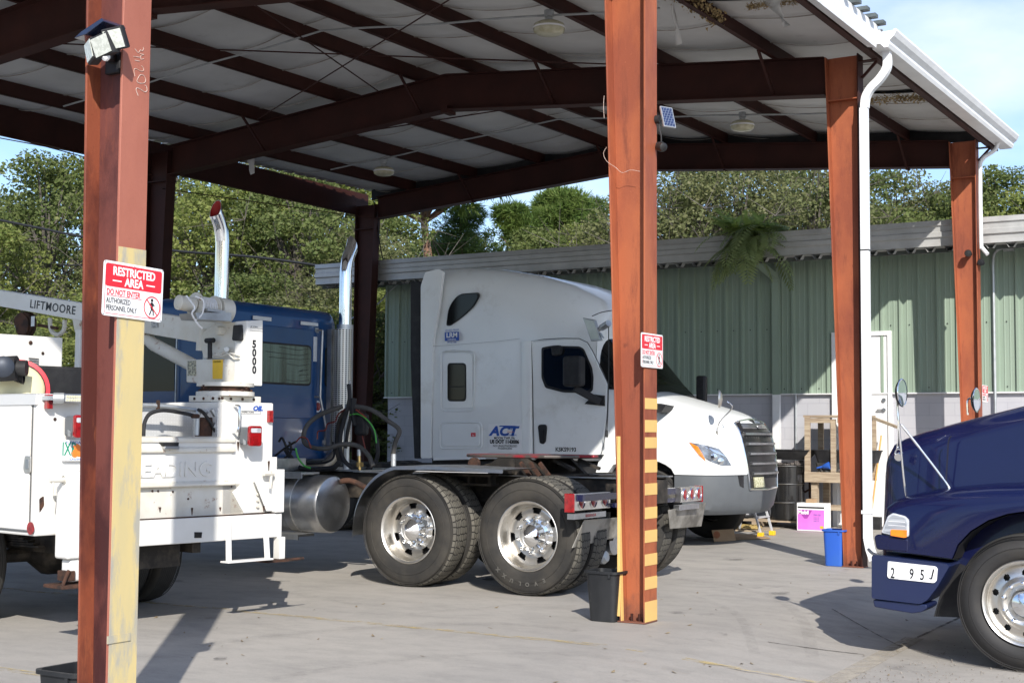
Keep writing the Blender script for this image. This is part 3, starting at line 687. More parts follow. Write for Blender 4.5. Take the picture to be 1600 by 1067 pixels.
TL=[('a',-40,38,330,'low yellow-green oak at the far left edge, under the open sky'),
('b',70,42,232,'tall oak whose crown stands up against the sky left of the rusty front column'),
('a',10,52,318,'pale rounded oak behind the far left tree line'),
('a',135,47,245,'oak directly behind the rusty front column with the yellow band'),
('c',205,40,330,'olive-leaved oak between the front column and the dark column behind it'),
('b',300,46,215,'dark leafy oak behind the red-tipped chrome exhaust stack'),
('a',360,39,260,'full green oak behind the winch of the crane'),
('c',425,44,215,'oak with bare grey twigs behind the blue cab roof'),
('b',470,38,250,'dense oak over the roof of the blue cab, left of the right-hand stack'),
('a',530,47,220,'oak behind the right-hand chrome exhaust stack'),
('c',565,37,345,'small twiggy oak beside the dark back column, above the block wall'),
('b',610,44,330,'leafy oak just right of the dark back column'),
('q',668,50,40,'slim pine with a bare brown trunk above the warehouse roof'),
('p',735,56,330,'airy pine rising over the roof of the white sleeper cab'),
('a',700,60,352,'rounded green tree low between the pines over the warehouse roof'),
('p',800,58,330,'bright green pine left of the tallest pine behind the warehouse'),
('q',870,60,312,'tallest pine crown under the patch of sky beside the striped column'),
('b',845,48,352,'dark bushy tree low against the warehouse roof left of the striped column'),
('p',930,62,322,'pine partly hidden by the left edge of the striped column'),
('a',905,52,345,'round oak close to the left edge of the striped column'),
('c',985,50,330,'olive tree hidden behind the striped column'),
('c',1060,46,232,'twiggy olive oak just right of the striped column'),
('b',1110,50,240,'dark oak over the fern on the warehouse gutter'),
('c',1165,45,228,'grey-twigged oak in the middle gap between the two tall columns'),
('b',1220,52,236,'dark green oak right of the fern under the rafter'),
('c',1280,46,240,'olive oak by the left edge of the column with the white downspout'),
('b',1345,48,250,'dark oak behind the white downspout'),
('c',1405,50,262,'airy olive oak right of the white downspout'),
('a',1455,54,292,'low oak under the bright gap of sky right of the downspout'),
('b',1510,48,280,'oak behind the far right rusty column'),
('b',1570,47,252,'dark oak right of the last rusty column, over the sunny gutter'),
('a',1640,45,268,'oak cut by the right edge of the picture')]
for k,px,dp,ty,lab in TL: plant(k,px,dp,ty,lab)
for i in range(9):
    o=copy_tree(protos['abc'[i%3]],None,_kids); o.matrix_world=Matrix.Translation((-20+i*7+random.uniform(-2,2),-34+random.uniform(-3,3),-.1))@Matrix.Rotation(i*1.3,4,'Z')
    o['label']='oak across the lot behind the viewer, seen only in glass and chrome'; o['category']='tree'; o['group']='trees across the lot'
# low shrubs along the fence
S=[('b',30,30,505),('a',110,29,520),('c',240,30,480),('b',330,29,470),('a',450,31,470),('b',560,30,480),('a',600,31,560),('c',500,33,430),('b',400,34,420),('a',180,34,440),('a',590,34,440),('b',610,36,420)]
labs=['shrub at the far left under the crane boom','shrub left of the front column above the utility body','shrub behind the crane boom','shrub behind the crane winch','shrub behind the blue cab left of the right-hand stack','shrub left of the dark back column','bright shrub at the corner of the warehouse','twiggy bush behind the right-hand stack','dark bush over the blue cab roof','bush behind the front column','yellow-green bush left of the warehouse end wall','tall dark bush just left of the warehouse siding']
for (k,px,dp,ty),lb in zip(S,labs):
    o=plant(k,px,dp,ty,lb,1.5,grp='shrubs along the back fence'); o['category']='shrub'
    o.name='shrub'
# grass behind the lot
M['grass']=mat('rough_grass',(.07,.11,.025),.9,0,(.13,.14,.05),3)
g=MB(); g.add([(-120,26,.01),(60,26,.01),(60,140,.01),(-120,140,.01)],[(0,1,2,3)]); tag(g.obj('grass_field','grass',smooth=0),None,None,kind='structure')
# ---- fern growing out of the gutter
random.seed(21)
fern=thing('fern','big green fern growing out of the warehouse gutter and hanging over its face','fern',(-8.65,22.0,4.8))
M['fern']=leafmat('fern_green',(.34,.44,.12),(.26,.36,.09),(.40,.48,.16))
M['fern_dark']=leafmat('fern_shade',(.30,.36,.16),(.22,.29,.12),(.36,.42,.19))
def frond(g,o,d,L,droop):
    n=15; p=Vector(o); d=Vector(d).normalized(); pts=[]
    for i in range(n):
        pts.append((p.copy(),d.copy())); p=p+d*L/n; d=(d+Vector((0,0,-droop/n))).normalized()
    for i,(p,d) in enumerate(pts):
        w=.20*math.sin(PI*(i+1.2)/(n+1.5))**.7; s=d.cross(Vector((0,0,1)));
        if s.length<.05: s=Vector((1,0,0))
        s.normalize(); 
        for q in (-1,1):
            for e in (0,):
                b=p+d*L/n*e; tip=b+s*q*w+d*w*.45-Vector((0,0,w*.2)); md=b.lerp(tip,.45); g.add([b,md+d*.024,tip,md-d*.024],[(0,1,2,3)])
    g.tube([p for p,_ in pts],.004,3)
g=MB()
for i in range(46):
    a=random.uniform(0,2*PI); up=random.uniform(-.3,1.3); 
    dd=Vector((math.cos(a),math.sin(a)-.45,up)); o=Vector((-8.68+random.gauss(0,.12),21.95+random.uniform(-.06,.06),4.62+random.uniform(-.1,.25)))
    frond(g,o,dd,random.uniform(.55,1.05),random.uniform(1.4,3.0))
g.obj('frond','fern_dark',fern,smooth=0,fix=False)
g=MB()
for i in range(34):
    a=random.uniform(0,2*PI); o=Vector((-8.72+random.gauss(0,.12),22.02,4.72)); frond(g,o,(math.cos(a)*.6,math.sin(a)*.4-.1,1.2),random.uniform(.45,.8),random.uniform(.9,2.6))
g.obj('upright_frond','fern',fern,smooth=0,fix=False)
# ---- chain-link fence
fn=thing('chain_link_fence','chain-link fence with barbed wire behind the shed, left of the warehouse','fence',(-20,25.5,0))
def link_mat():
    m,t,b=newmat('chain_link'); pset(b,(.35,.35,.34),.5,.7)
    tc=t.nodes.new('ShaderNodeTexCoord'); 
    def wv(rot):
        mp=t.nodes.new('ShaderNodeMapping'); mp.inputs['Rotation'].default_value=(0,R_(rot),0); w=t.nodes.new('ShaderNodeTexWave'); w.inputs['Scale'].default_value=3.3; w.bands_direction='X'
        t.links.new(tc.outputs['Object'],mp.inputs[0]); t.links.new(mp.outputs[0],w.inputs['Vector']); return ramp(t,w.outputs['Fac'],.86,.9)
    mm=t.nodes.new('ShaderNodeMath'); mm.operation='MAXIMUM'; t.links.new(wv(45),mm.inputs[0]); t.links.new(wv(-45),mm.inputs[1]); t.links.new(mm.outputs[0],b.inputs['Alpha']); return m
M['link']=link_mat()
g=MB(); g.box(-45,-17,25.5,25.502,.75,1.75); g.obj('mesh_panel','link',fn,smooth=0)
for x in (-42,-39,-36,-33,-30,-27,-24,-21,-18): 
    g=MB(); g.cyl((x,25.52,0),(x,25.52,1.8),.03,8); g.beam((x,25.52,1.78),(x+.22,25.3,2.05),.03,.03); g.obj('post','galv',fn)
g=MB()
for k in range(3): g.tube([(-45+.05*k,25.45-.08*k,1.85+.09*k),(-17,25.45-.08*k,1.85+.09*k)],.006,4)
g.tube([(-45,25.5,1.76),(-17,25.5,1.76)],.02,6); g.obj('wire','galv',fn,smooth=0)
g=MB(); g.box(-24,-16.9,24.6,24.8,0,.80); tag(g.obj('low_wall','block',smooth=0),'low pale block wall running out from the left end of the warehouse','wall')
# ================================================================ WHEELS
M['letter_rubber']=mat('raised_rubber_letters',(.11,.105,.095),.6)
def tread_mat():
    m,t,b=newmat('tyre_tread'); pset(b,None,.75,0,.3)
    tc=t.nodes.new('ShaderNodeTexCoord'); mp=t.nodes.new('ShaderNodeMapping'); mp.inputs['Scale'].default_value=(52,7.2,1); vo=t.nodes.new('ShaderNodeTexVoronoi'); vo.feature='DISTANCE_TO_EDGE'; vo.inputs['Scale'].default_value=1.0; vo.inputs['Randomness'].default_value=.35
    t.links.new(tc.outputs['UV'],mp.inputs[0]); t.links.new(mp.outputs[0],vo.inputs['Vector'])
    e=ramp(t,vo.outputs['Distance'],.03,.10); n=noise(t,5,6,.7)
    c=mixc(t,ramp(t,n,.35,.65),(.085,.080,.070),(.14,.13,.108)); c=mixc(t,e,(.012,.012,.012),c); t.links.new(c,b.inputs['Base Color']); bump(t,b,e,.9,.006); return m
M['tread']=tread_mat()
def rib_mat():
    m,t,b=newmat('ribbed_tread'); pset(b,None,.75,0,.3)
    tc=t.nodes.new('ShaderNodeTexCoord'); sp=t.nodes.new('ShaderNodeSeparateXYZ'); t.links.new(tc.outputs['UV'],sp.inputs[0])
    mm=t.nodes.new('ShaderNodeMath'); mm.operation='MULTIPLY'; mm.inputs[1].default_value=9; fr_=t.nodes.new('ShaderNodeMath'); fr_.operation='FRACT'; t.links.new(sp.outputs[1],mm.inputs[0]); t.links.new(mm.outputs[0],fr_.inputs[0])
    e=ramp(t,fr_.outputs[0],.12,.2); c=mixc(t,e,(.008,.008,.008),(.045,.043,.04)); t.links.new(c,b.inputs['Base Color']); bump(t,b,e,.8,.006); return m
M['rib']=rib_mat()
def sector_disc(g,c,ax,ri,ro,h,holes,n=180,k=14,thick=.012,mi=0,hr=None):
    """disc with hand holes. holes: function(r,angle)->bool ; h(r)->axial offset"""
    c=Vector(c);a=Vector(ax).normalized(); x=a.cross(Vector((0,0,1))).normalized(); y=a.cross(x)
    pt=lambda i,j,o:c+a*(h(ri+(ro-ri)*i/k)+o)+(x*math.cos(2*PI*j/n)+y*math.sin(2*PI*j/n))*(ri+(ro-ri)*i/k)
    idx={};
    def vid(i,j,o,vs):
        q=(i,j%n,o)
        if q not in idx: idx[q]=len(vs); vs.append(pt(i,j,-thick if o else 0))
        return idx[q]
    vs=[];fs=[]; solid={}
    for i in range(k):
        for j in range(n):
            r=ri+(ro-ri)*(i+.5)/k; solid[i,j]=not holes(r,2*PI*(j+.5)/n)
    for (i,j),s in solid.items():
        if not s: continue
        fs.append((vid(i,j,0,vs),vid(i,j+1,0,vs),vid(i+1,j+1,0,vs),vid(i+1,j,0,vs)))
        for (i2,j2,p,q) in ((i-1,j,(i,j),(i,j+1)),(i+1,j,(i+1,j+1),(i+1,j)),(i,(j-1)%n,(i+1,j),(i,j)),(i,(j+1)%n,(i,j+1),(i+1,j+1))):
            if (i2,j2) in solid and not solid[i2,j2]:
                fs.append((vid(p[0],p[1],0,vs),vid(p[0],p[1],1,vs),vid(q[0],q[1],1,vs),vid(q[0],q[1],0,vs)))
    g.add(vs,fs,mi)
def tyre(parent,c,ax,R,w,ri,tread='tread',side='rubber',name='tyre',bulge=.012):
    """c: centre of outer face; ax: outward axis; body extends inward w"""
    g=MB()
    prof=[(ri,-.02),(ri+.02,-.004),(ri+.06,bulge*.7),(ri+(R-ri)*.55,bulge),(R-.06,.002),(R-.022,-.014),(R-.004,-.035),(R,-.05),(R,-w+.05),(R-.004,-w+.035),(R-.03,-w+.012),(R-.08,-w),(ri+(R-ri)*.4,-w-.01),(ri,-w+.02)]
    # keep texture rows only on tread
    g.lathe(prof,c,ax,72,mis=[0,0,0,0,0,1,1,1,1,0,0,0,0],uv=True)
    # tread UVs: stretch rows 5..8
    k=len(prof)-1; n=72; vv=[0,.0,.08,.92,1.0]
    for row in range(5,9):
        a=(row-5)/4; lo={5:0,6:.06,7:.12,8:.88}[row]; hi={5:.06,6:.12,7:.88,8:1}[row]
        for j in range(n): g.uv[row*n+j]=[(j/n,lo),((j+1)/n,lo),((j+1)/n,hi),(j/n,hi)]
    for q in (.50,.86,.93):
        r=ri+(R-ri)*q; h=.002+bulge*(1-abs(q-.55)*1.6); ring=[]
        g2=[(r-.004,h-.004),(r,h+.003),(r+.004,h-.004)]
        g.lathe(g2,c,ax,72,mis=[0,0])
    return g.obj(name,[side,tread],parent,smooth=50)
def arc_text(body,size,c,ax,r,a0,da,off,m,parent,name='sidewall_lettering'):
    c=Vector(c);a=Vector(ax).normalized(); x=a.cross(Vector((0,0,1))).normalized(); y=a.cross(x)
    if y.z<0: y=-y
    x=y.cross(a)
    obs=[]
    for i,ch in enumerate(body):
        if ch==' ': continue
        t=R_(a0+da*i); rd=x*math.cos(t)+y*math.sin(t); tg=rd.cross(a)*1; tg=a.cross(rd)*-1 if False else a.cross(rd)
        # letters read with their feet towards the hub
        up=rd; right=up.cross(a)
        obs.append(text(ch,size,c+a*(off+.004)+rd*r-right*size*.3,right,up,m,parent,name,ext=.001,bold=.002))
    bpy.ops.object.select_all(action='DESELECT')
    vs=MB()
    me=bpy.data.meshes.new(name); bm=bmesh.new()
    for o in obs: bm.from_mesh(o.data)
    bm.to_mesh(me); bm.free(); me.materials.append(M[m])
    W=WM[parent.name]
    for o in obs: bpy.data.objects.remove(o)
    o=bpy.data.objects.new(name,me); C.objects.link(o); o.parent=parent; WM[o.name]=W
    return o
def drive_wheel(parent,c,ax,R=.552,w=.265,dual=True,rot=0,lettered=False,name='dual_wheel',rimmat='alu',lugs=True):
    c=Vector(c);a=Vector(ax).normalized()
    wt=MB(); 
    # rim of the outer wheel
    wt.lathe([(.322,.0),(.328,-.003),(.322,-.012),(.306,-.02),(.300,-.045),(.296,-.10),(.290,-.13),(.272,-.150)],c,ax,72)
    rim=wt.obj(name,rimmat,parent,smooth=40)
    d=MB(); nh=7
    def hole(r,t):
        u=((t+rot)%(2*PI/nh))/(2*PI/nh)-.5; w_=.26 if r>.20 else .20
        return .205<r<.262 and abs(u)<(.15+.08*(r-.205)/.057)
    sector_disc(d,c,ax,.13,.284,lambda r:-.150+.02*min(1,max(0,(r-.13)/.08)) if r<.25 else -.13-.022*(r-.25)/.034,hole)
    d.obj('wheel_disc',rimmat,rim,smooth=40)
    b=MB(); b.lathe([(.285,-.19),(.0,-.21)],c,ax,24); b.obj('inner_hub','black',rim)
    ty=tyre(rim,c+a*.0,ax,R,w,.318)
    if dual: tyre(rim,c-a*(w+.065),ax,R,w,.318,name='inner_tyre')
    h=MB(); h.lathe([(.165,-.148),(.160,-.135),(.130,-.125),(.118,-.10),(.112,-.045),(.106,-.038),(.055,.0),(.001,.040)],c,ax,12); h.obj('hub_cap','chrome',rim,smooth=20)
    x=a.cross(Vector((0,0,1))).normalized(); y=a.cross(x)
    for k in range(10 if lugs else 0):
        l=MB(); t=2*PI*k/10+.2; p=c+(x*math.cos(t)+y*math.sin(t))*.162
        l.tube([p-a*.14,p-a*.115,p-a*.09,p-a*.075],.019,10,rs=[.020,.019,.017,.006]); l.obj('lug_nut','chrome',rim)
    if lettered: 
        arc_text('EVOLUXX',.052,c,ax,  .425,-64,-11.5,.0135,'letter_rubber',ty)
    return rim

# ================================================================ BLUE ROAD TRACTOR (tail towards camera right)
FR=I4
bt=thing('tractor_truck','blue day-cab road tractor with chrome stacks and bare tandem rear axles, seen from its tail','truck',(-9,12.5,0))
YN=11.35
# chassis
fr=MB()
for y in (12.12,12.98):
    s=1 if y<12.5 else -1
    fr.box(-14.2,-6.05,y-.004,y+.004,.80,1.075); fr.box(-14.2,-6.05,y-.004 if s>0 else y-.075,y+.075 if s>0 else y+.004,1.067,1.076); fr.box(-14.2,-6.05,y-.004 if s>0 else y-.075,y+.075 if s>0 else y+.004,.80,.808)
for x in (-6.07,-7.4,-8.8,-10.2): fr.box(x-.04,x+.04,12.12,12.98,.82,1.05)
fr.obj('chassis_frame','dirty_black',bt,smooth=0)
ax=MB()
for x in (-8.07,-6.71):
    ax.tube([(x,11.5,.552),(x,12.2,.552),(x,12.45,.57),(x,12.65,.57),(x,12.9,.552),(x,13.6,.552)],.07,12,rs=[.06,.07,.17,.17,.07,.06])
    ax.beam((x-.5,12.2,.78),(x+.45,12.2,.5),.08,.05); ax.beam((x-.5,12.9,.78),(x+.45,12.9,.5),.08,.05)
    for y in (12.05,13.05): ax.cyl((x+.38,y,.55),(x+.38,y,.76),.12,14); 
ax.box(-8.2,-6.5,12.3,12.36,.6,.66); ax.obj('axle','dirty_black',bt)
for i,x in enumerate((-8.07,-6.71)):
    drive_wheel(bt,(x,YN,.552),(0,-1,0),rot=.1+i*.25,lettered=(i==1),rimmat='alu')
    drive_wheel(bt,(x,13.75,.552),(0,1,0),rot=.2,rimmat='alu',lugs=False)
# ENDURANCE-like sidewall smudge not legible: left blank
# tail light boxes
def lightbox(y0,y1,x,name):
    g=MB(); g.box(x-.07,x,y0,y1,.815,.965); o=g.obj('light_box','alu',bt,smooth=0,bevel=.004)
    n=3; w=(y1-y0)
    for k in range(n):
        yc=y0+w*(k+.5)/n; r=.055
        q=MB(); q.lathe([(r+.010,.0),(r+.010,.008),(r+.003,.012),(r-.002,.004)],(x,yc,.892),(1,0,0),28); q.obj('bezel','chrome',o)
        q=MB(); q.lathe([(r-.001,.004),(r*.6,.012),(.001,.014)],(x,yc,.892),(1,0,0),24); q.obj('tail_light','red_lens',o)
    return o
lb=lightbox(11.17,11.86,-6.10,'n'); g=MB(); g.box(-6.20,-6.102,11.145,11.17,.80,.97); g.obj('side_marker','red_lens',lb,smooth=0,bevel=.006)
lb2=lightbox(13.20,13.72,-5.98,'f'); g=MB(); g.box(-6.07,-5.975,13.72,13.745,.80,.97); g.obj('side_marker','red_lens',lb2,smooth=0,bevel=.006)
g=MB(); g.box(-6.10,-6.04,11.2,13.6,.90,.96); g.box(-6.14,-6.05,11.86,13.2,.82,.86); g.obj('rear_crossmember','navy',bt,smooth=0)
g=MB(); g.box(-6.16,-6.09,11.13,11.75,.74,.79); g.obj('light_bracket','alu_dull',bt,smooth=0)
g=MB(); g.box(-6.02,-5.96,13.1,13.6,.74,.79); g.obj('light_bracket','alu_dull',bt,smooth=0)
g=MB(); g.box(-6.092,-6.088,11.35,11.55,.752,.78); g.obj('reflector','red_lens',bt,smooth=0)
# short flap plates
def plate(y0,y1,x,z0,z1,slope):
    g=MB(); vs=[]
    for (u,v) in [(0,0),(1,0),(1,1),(0,1)]:
        y=y0+(y1-y0)*u
        vs.append((x+slope*(1-v),y,z0+(z1-z0)*v))
    vs2=[(p[0]-.006,p[1],p[2]+.004) for p in vs]
    g.add(vs+vs2,[(0,1,2,3),(7,6,5,4),(0,4,5,1),(1,5,6,2),(2,6,7,3),(3,7,4,0)]); o=g.obj('flap_bracket','alu_dull',bt,smooth=0); return o
M['flap']=mat('dirty_flap_metal',(.40,.38,.34),.55,.4,(.16,.15,.13),3,.4,.6,.1,.3,stretch=(3,1,1))
def flap(pts,name='mud_flap'):
    g=MB(); vs=[Vector(p) for p in pts]; nrm=(vs[1]-vs[0]).cross(vs[3]-vs[0]).normalized()*.006
    g.add(vs+[v+nrm for v in vs],[(0,1,2,3),(7,6,5,4),(0,4,5,1),(1,5,6,2),(2,6,7,3),(3,7,4,0)]); g.obj(name,'flap',bt,smooth=0,bevel=.002,seg=1)
flap([P(913,812,'X',-6.13),P(968,808,'X',-6.13),P(968,838,'X',-6.19),P(894,856,'X',-6.19)])
flap([P(1044,797,'X',-6.0),P(1103,785,'X',-6.0),P(1096,822,'X',-6.06),P(1047,826,'X',-6.06)])
g=MB(); g.tube(smooth_path([(-6.1,13.02,.70),(-6.2,12.95,.62),(-6.2,12.95,.53),(-6.14,13.02,.47)],4),.012,8); g.obj('flap_spring','dirty_black',bt)
# air tank glimpse + junk between
g=MB(); g.cyl((-6.9,12.35,.45),(-6.3,12.35,.45),.12,16); g.obj('air_tank','alu_dull',bt)
g=MB(); g.lathe([(.03,0),(.06,.03),(.07,.08),(.05,.12),(.001,.13)],(-6.3,11.95,.33),(1,0,.2),14); g.obj('brake_chamber','galv',bt)
# front half fender over the leading drive wheel
g=MB(); rr=.64; cx,cz=-8.07,.55; pr=[]
for i in range(15):
    t=R_(186-84*i/14); pr.append((cx+rr*math.cos(t),cz+rr*math.sin(t)))
pr+=[(-7.75,1.185),(-7.35,1.175),(-6.95,1.165)]
vs=[]
for (x,z) in pr: vs+=[(x,11.30,z-.035),(x,11.305,z),(x,11.9,z+.005),(x,11.9,z-.002),(x,11.315,z-.007),(x,11.305,z-.035)]
g.add(vs,[(6*i+a,6*i+(a+1)%6,6*i+6+(a+1)%6,6*i+6+a) for i in range(len(pr)-1) for a in range(6)]); g.obj('half_fender','alu_dull',bt,smooth=40)
g=MB(); g.add([(-7.95,11.28,1.13),(-7.1,11.28,1.13),(-7.2,11.5,1.16),(-7.8,11.5,1.16)],[(0,1,2,3)]); g.obj('fender_strip','white_trim',bt,smooth=0)
# step / ladder bracket on the frame
g=MB(); a=P(700,741,'Y',11.9); b=P(775,745,'Y',11.9); c2=P(775,757,'Y',11.9)
g.box(a.x,b.x,11.80,11.95,a.z-.01,a.z+.012); g.box(a.x,b.x,11.80,11.95,c2.z-.012,c2.z+.01)
for x in (a.x+.02,a.x+.30,b.x-.03): g.box(x-.012,x+.012,11.82,11.93,c2.z,a.z)
g.box(a.x-.1,b.x+.1,11.85,12.1,a.z+.02,a.z+.05); g.obj('frame_step','dirty_black',bt,smooth=0)
g=MB(); g.box(-9.3,-6.0,12.06,12.16,1.078,1.09); g.box(-9.3,-6.0,12.94,13.04,1.078,1.09); g.obj('frame_cap','alu_dull',bt,smooth=0)
# fifth wheel
fw=MB(); zt=1.29
out=[]
for i in range(13):
    t=R_(90+180*i/12); out.append((-7.62+.46*math.cos(t),12.55+.46*math.sin(t)))
out+=[(-6.95,12.09),(-6.72,12.30),(-6.72,12.40),(-7.25,12.53),(-7.25,12.57),(-6.72,12.70),(-6.72,12.80),(-6.95,13.01)]
tilt=lambda x:(-7.3-x)*.0+.0
fw.prism(out,zt-.03,zt,'Z'); M['grease']=mat('greasy_fifth_wheel',(.10,.085,.075),.4,.3,(.30,.03,.04),2.2,.47,.56,.2,.5)
f5=fw.obj('fifth_wheel','grease',bt,smooth=0,bevel=.01)
g=MB(); 
for y in (12.13,12.97): g.prism([(-7.75,1.09),(-6.95,1.09),(-7.15,1.26),(-7.50,1.26)],y-.03,y+.03); g.cyl((-7.33,y-.05,1.2),(-7.33,y+.05,1.2),.05,12)
g.box(-7.8,-6.9,12.1,13.0,1.078,1.095); g.beam((-6.95,12.3,1.24),(-6.72,12.28,1.15),.06,.03); g.beam((-6.95,12.8,1.24),(-6.72,12.82,1.15),.06,.03)
g.beam((-7.6,11.75,1.13),(-7.6,12.2,1.2),.03,.03); g.obj('fifth_wheel_bracket','dirty_black',bt,smooth=0)
g=MB(); 
for i in range(3): g.beam((-7.05+.11*i,11.98,1.09),(-7.16+.11*i,11.98,1.22),.03,.035)
g.cyl((-7.72,11.98,1.2),(-7.72,12.03,1.2),.06,16); g.box(-7.95,-7.75,12.0,12.2,1.09,1.16); g.obj('slider_hardware','rust',bt)
# fuel tank
g=MB(); g.lathe([(.001,.02),(.10,.028),(.22,.018),(.285,-.004),(.30,-.03),(.30,-1.45)],(-9.24,11.66,.755),(1,0,0),40); ft=g.obj('fuel_tank','alu_dull',bt,smooth=30)
for x in (-9.62,-10.1): 
    g=MB(); g.lathe([(.302,-.05),(.312,-.05),(.312,.05),(.302,.05)],(x,11.66,.755),(1,0,0),40); g.obj('tank_strap','alu',ft)
g=MB(); g.box(-10.6,-9.45,11.40,11.68,1.065,1.085); g.box(-10.6,-9.45,11.385,11.40,1.02,1.085); g.box(-10.6,-9.4,11.30,11.55,.43,.455); g.box(-10.6,-9.4,11.29,11.30,.40,.455); g.obj('tank_step','alu_dull',bt,smooth=0)
g=MB(); g.tube(smooth_path([(-9.22,11.75,.99),(-9.12,11.78,1.0),(-9.02,11.82,.96),(-8.95,11.9,.9)],5),.03,10); g.obj('tank_hose','rust',bt)
g=MB(); a=P(725,695,'Y',12.0); g.box(-8.93,-8.78,12.03,12.05,.93,1.05); lp=g.obj('label_plate','white_print',bt,smooth=0)
g=MB()
random.seed(3)
for i in range(9): 
    x=-8.92+.045*(i%3)+.01; z=.945+.033*(i//3); g.box(x,x+random.uniform(.012,.035),12.026,12.029,z,z+random.uniform(.008,.02))
g.obj('label_mark','black_print',lp,smooth=0)
# deck plate behind cab
g=MB(); g.box(-10.6,-9.2,12.05,13.05,1.085,1.10); g.box(-10.7,-9.9,11.5,12.0,1.09,1.22); g.obj('deck_plate','alu_dull',bt,smooth=0)
# ---------------- cab
CY0,CY1,XB_=11.46,13.60,-10.74
def ring(x,y0,y1,z0,z1,r,n=6,rb=None):
    rb=rb if rb is not None else .05; pts=arc(y1-r,z1-r,r,0,90,n)+arc(y0+r,z1-r,r,90,180,n)+arc(y0+rb,z0+rb,rb,180,270,n)+arc(y1-rb,z0+rb,rb,270,360,n)
    return [Vector((x,a,b)) for a,b in pts]
g=MB(); rs=[]
for x,i,zt,r in ((XB_,.13,2.84,.10),(XB_-.02,.05,2.91,.12),(XB_-.07,.01,2.955,.13),(XB_-.16,0,2.975,.13),(-11.6,0,3.0,.13),(-12.1,.0,2.95,.14),(-12.35,.04,2.82,.16),(-12.75,.08,2.15,.10),(-12.8,.1,2.0,.10)):
    rs.append(ring(x,CY0+i,CY1-i,1.16+i*.5,zt,r))
g.loft(rs); cab=g.obj('cab','blue',bt,smooth=38)
# hood
g=MB(); rs=[]
for x,h,zt in ((-12.75,.88,2.05),(-13.3,.82,1.98),(-14.1,.70,1.88),(-14.5,.62,1.80),(-14.6,.55,1.6)):
    rs.append(ring(x,12.53-h,12.53+h,.9,zt,.2))
g.loft(rs); g.obj('hood','blue',bt,smooth=38)
# raised centre panel with window recess, corner windows
def rear_panel(y0,y1,z0,z1,r,x0,x1,m,name,par,hole=None,sm=0,bev=.006):
    g=MB(); pts=rrect(y0,y1,z0,z1,r); g.prism(pts,x0,x1,'X'); return g.obj(name,m,par,smooth=0,bevel=bev)
yw=lambda px,py:P(px,py,'X',XB_+.02)
M['rear_glass']=mat('rear_glass',(.10,.15,.135),.08,0,(.02,.03,.03),2.2,.35,.6,spec=.8,stretch=(1,3,.25))
a=yw(487,540);b=yw(487,603)
ctr=(CY0+CY1)/2
hw=a.y-ctr
rear_panel(ctr-hw-.13,ctr+hw+.13,1.66,2.72,.10,XB_-.01,XB_+.012,'blue','rear_panel',cab,bev=.01)
rear_panel(ctr-hw,ctr+hw,b.z,a.z,.06,XB_+.012,XB_+.022,'black_matte','window_seal',cab)
rear_panel(ctr-hw+.022,ctr+hw-.022,b.z+.022,a.z-.022,.05,XB_+.02,XB_+.027,'rear_glass','rear_window',cab,bev=0)
# dark lines drawn on the pane as a reflected corrugated wall
g=MB()
for k in range(7):
    z=b.z+.06+k*.062; g.tube([(XB_+.0285,ctr+.05+.35*math.sin(k),z),(XB_+.0285,ctr+.3,z-.015+.01*math.sin(k*2)),(XB_+.0285,ctr+hw-.05,z+.01)],.0035,4)
g.obj('reflection_line','dark_line' if 'dark_line' in M else 'black_matte',cab)
for s in (-1,1):
    y=(CY1-.16) if s>0 else (CY0+.16); a2=y-.10;b2=y+.10
    rear_panel(a2,b2,b.z,a.z+.0,.05,XB_+.0,XB_+.014,'black_matte','window_seal',cab)
    rear_panel(a2+.018,b2-.018,b.z+.018,a.z-.018,.04,XB_+.012,XB_+.018,'rear_glass','corner_window',cab,bev=0)
M['reflective']=mat('reflective_tape',(.62,.64,.66),.35,.0,(.52,.54,.56),20)
for (p0,p1) in (((395,493),(424,502)),((470,502),(497,510))):
    c0=P(*p0,'X',XB_+.014); c1=P(*p1,'X',XB_+.014); g=MB(); g.box(XB_+.0125,XB_+.015,c0.y,c1.y,c1.z,c0.z); g.obj('reflective_strip','reflective',cab,smooth=0)
c0=P(490,526,'X',XB_+.014); c1=P(495,565,'X',XB_+.014); g=MB(); g.box(XB_+.013,XB_+.0155,c0.y,c1.y,c1.z,c0.z); g.obj('reflective_strip','reflective',cab,smooth=0)
# grab rail
g=MB(); a=P(504,516,'X',XB_+.07); b=P(500,620,'X',XB_+.07); e=P(509,667,'X',XB_+.07)
g.tube([a,b,e],.014,10); 
for q in (a,b): g.tube([q,q-Vector((.06,.03,0))],.011,8); g.box(q.x-.075,q.x-.06,q.y-.06,q.y+.0,q.z-.03,q.z+.03)
g.obj('grab_rail','alu_dull',cab)
c0=P(498,635,'X',XB_+.02); g=MB(); g.lathe([(.068,0),(.068,.006),(.001,.008)],(XB_+.0,c0.y,c0.z),(1,0,0),24); o=g.obj('round_reflector','white_print',cab)
g=MB(); g.lathe([(.05,.0082),(.05,.011),(.001,.013)],(XB_+.0,c0.y,c0.z),(1,0,0),24); g.obj('reflector_centre','red_lens',o)
g=MB(); g.box(-11.72,-11.55,12.4,12.52,2.99,3.06); g.obj('roof_marker','blue',cab,bevel=.02)
# side door glass (near side)
g=MB(); z0,z1=1.95,2.62; g.prism([(-12.15,z0),(-11.35,z0),(-11.35,z1),(-12.0,z1)],CY0-.006,CY0+.004); g.obj('door_window','glass',cab,smooth=0)
g=MB(); g.beam((-11.3,CY0-.03,1.2),(-11.3,CY0-.03,2.6),.012,.012); g.obj('door_seam','alu_dull',cab,smooth=0)
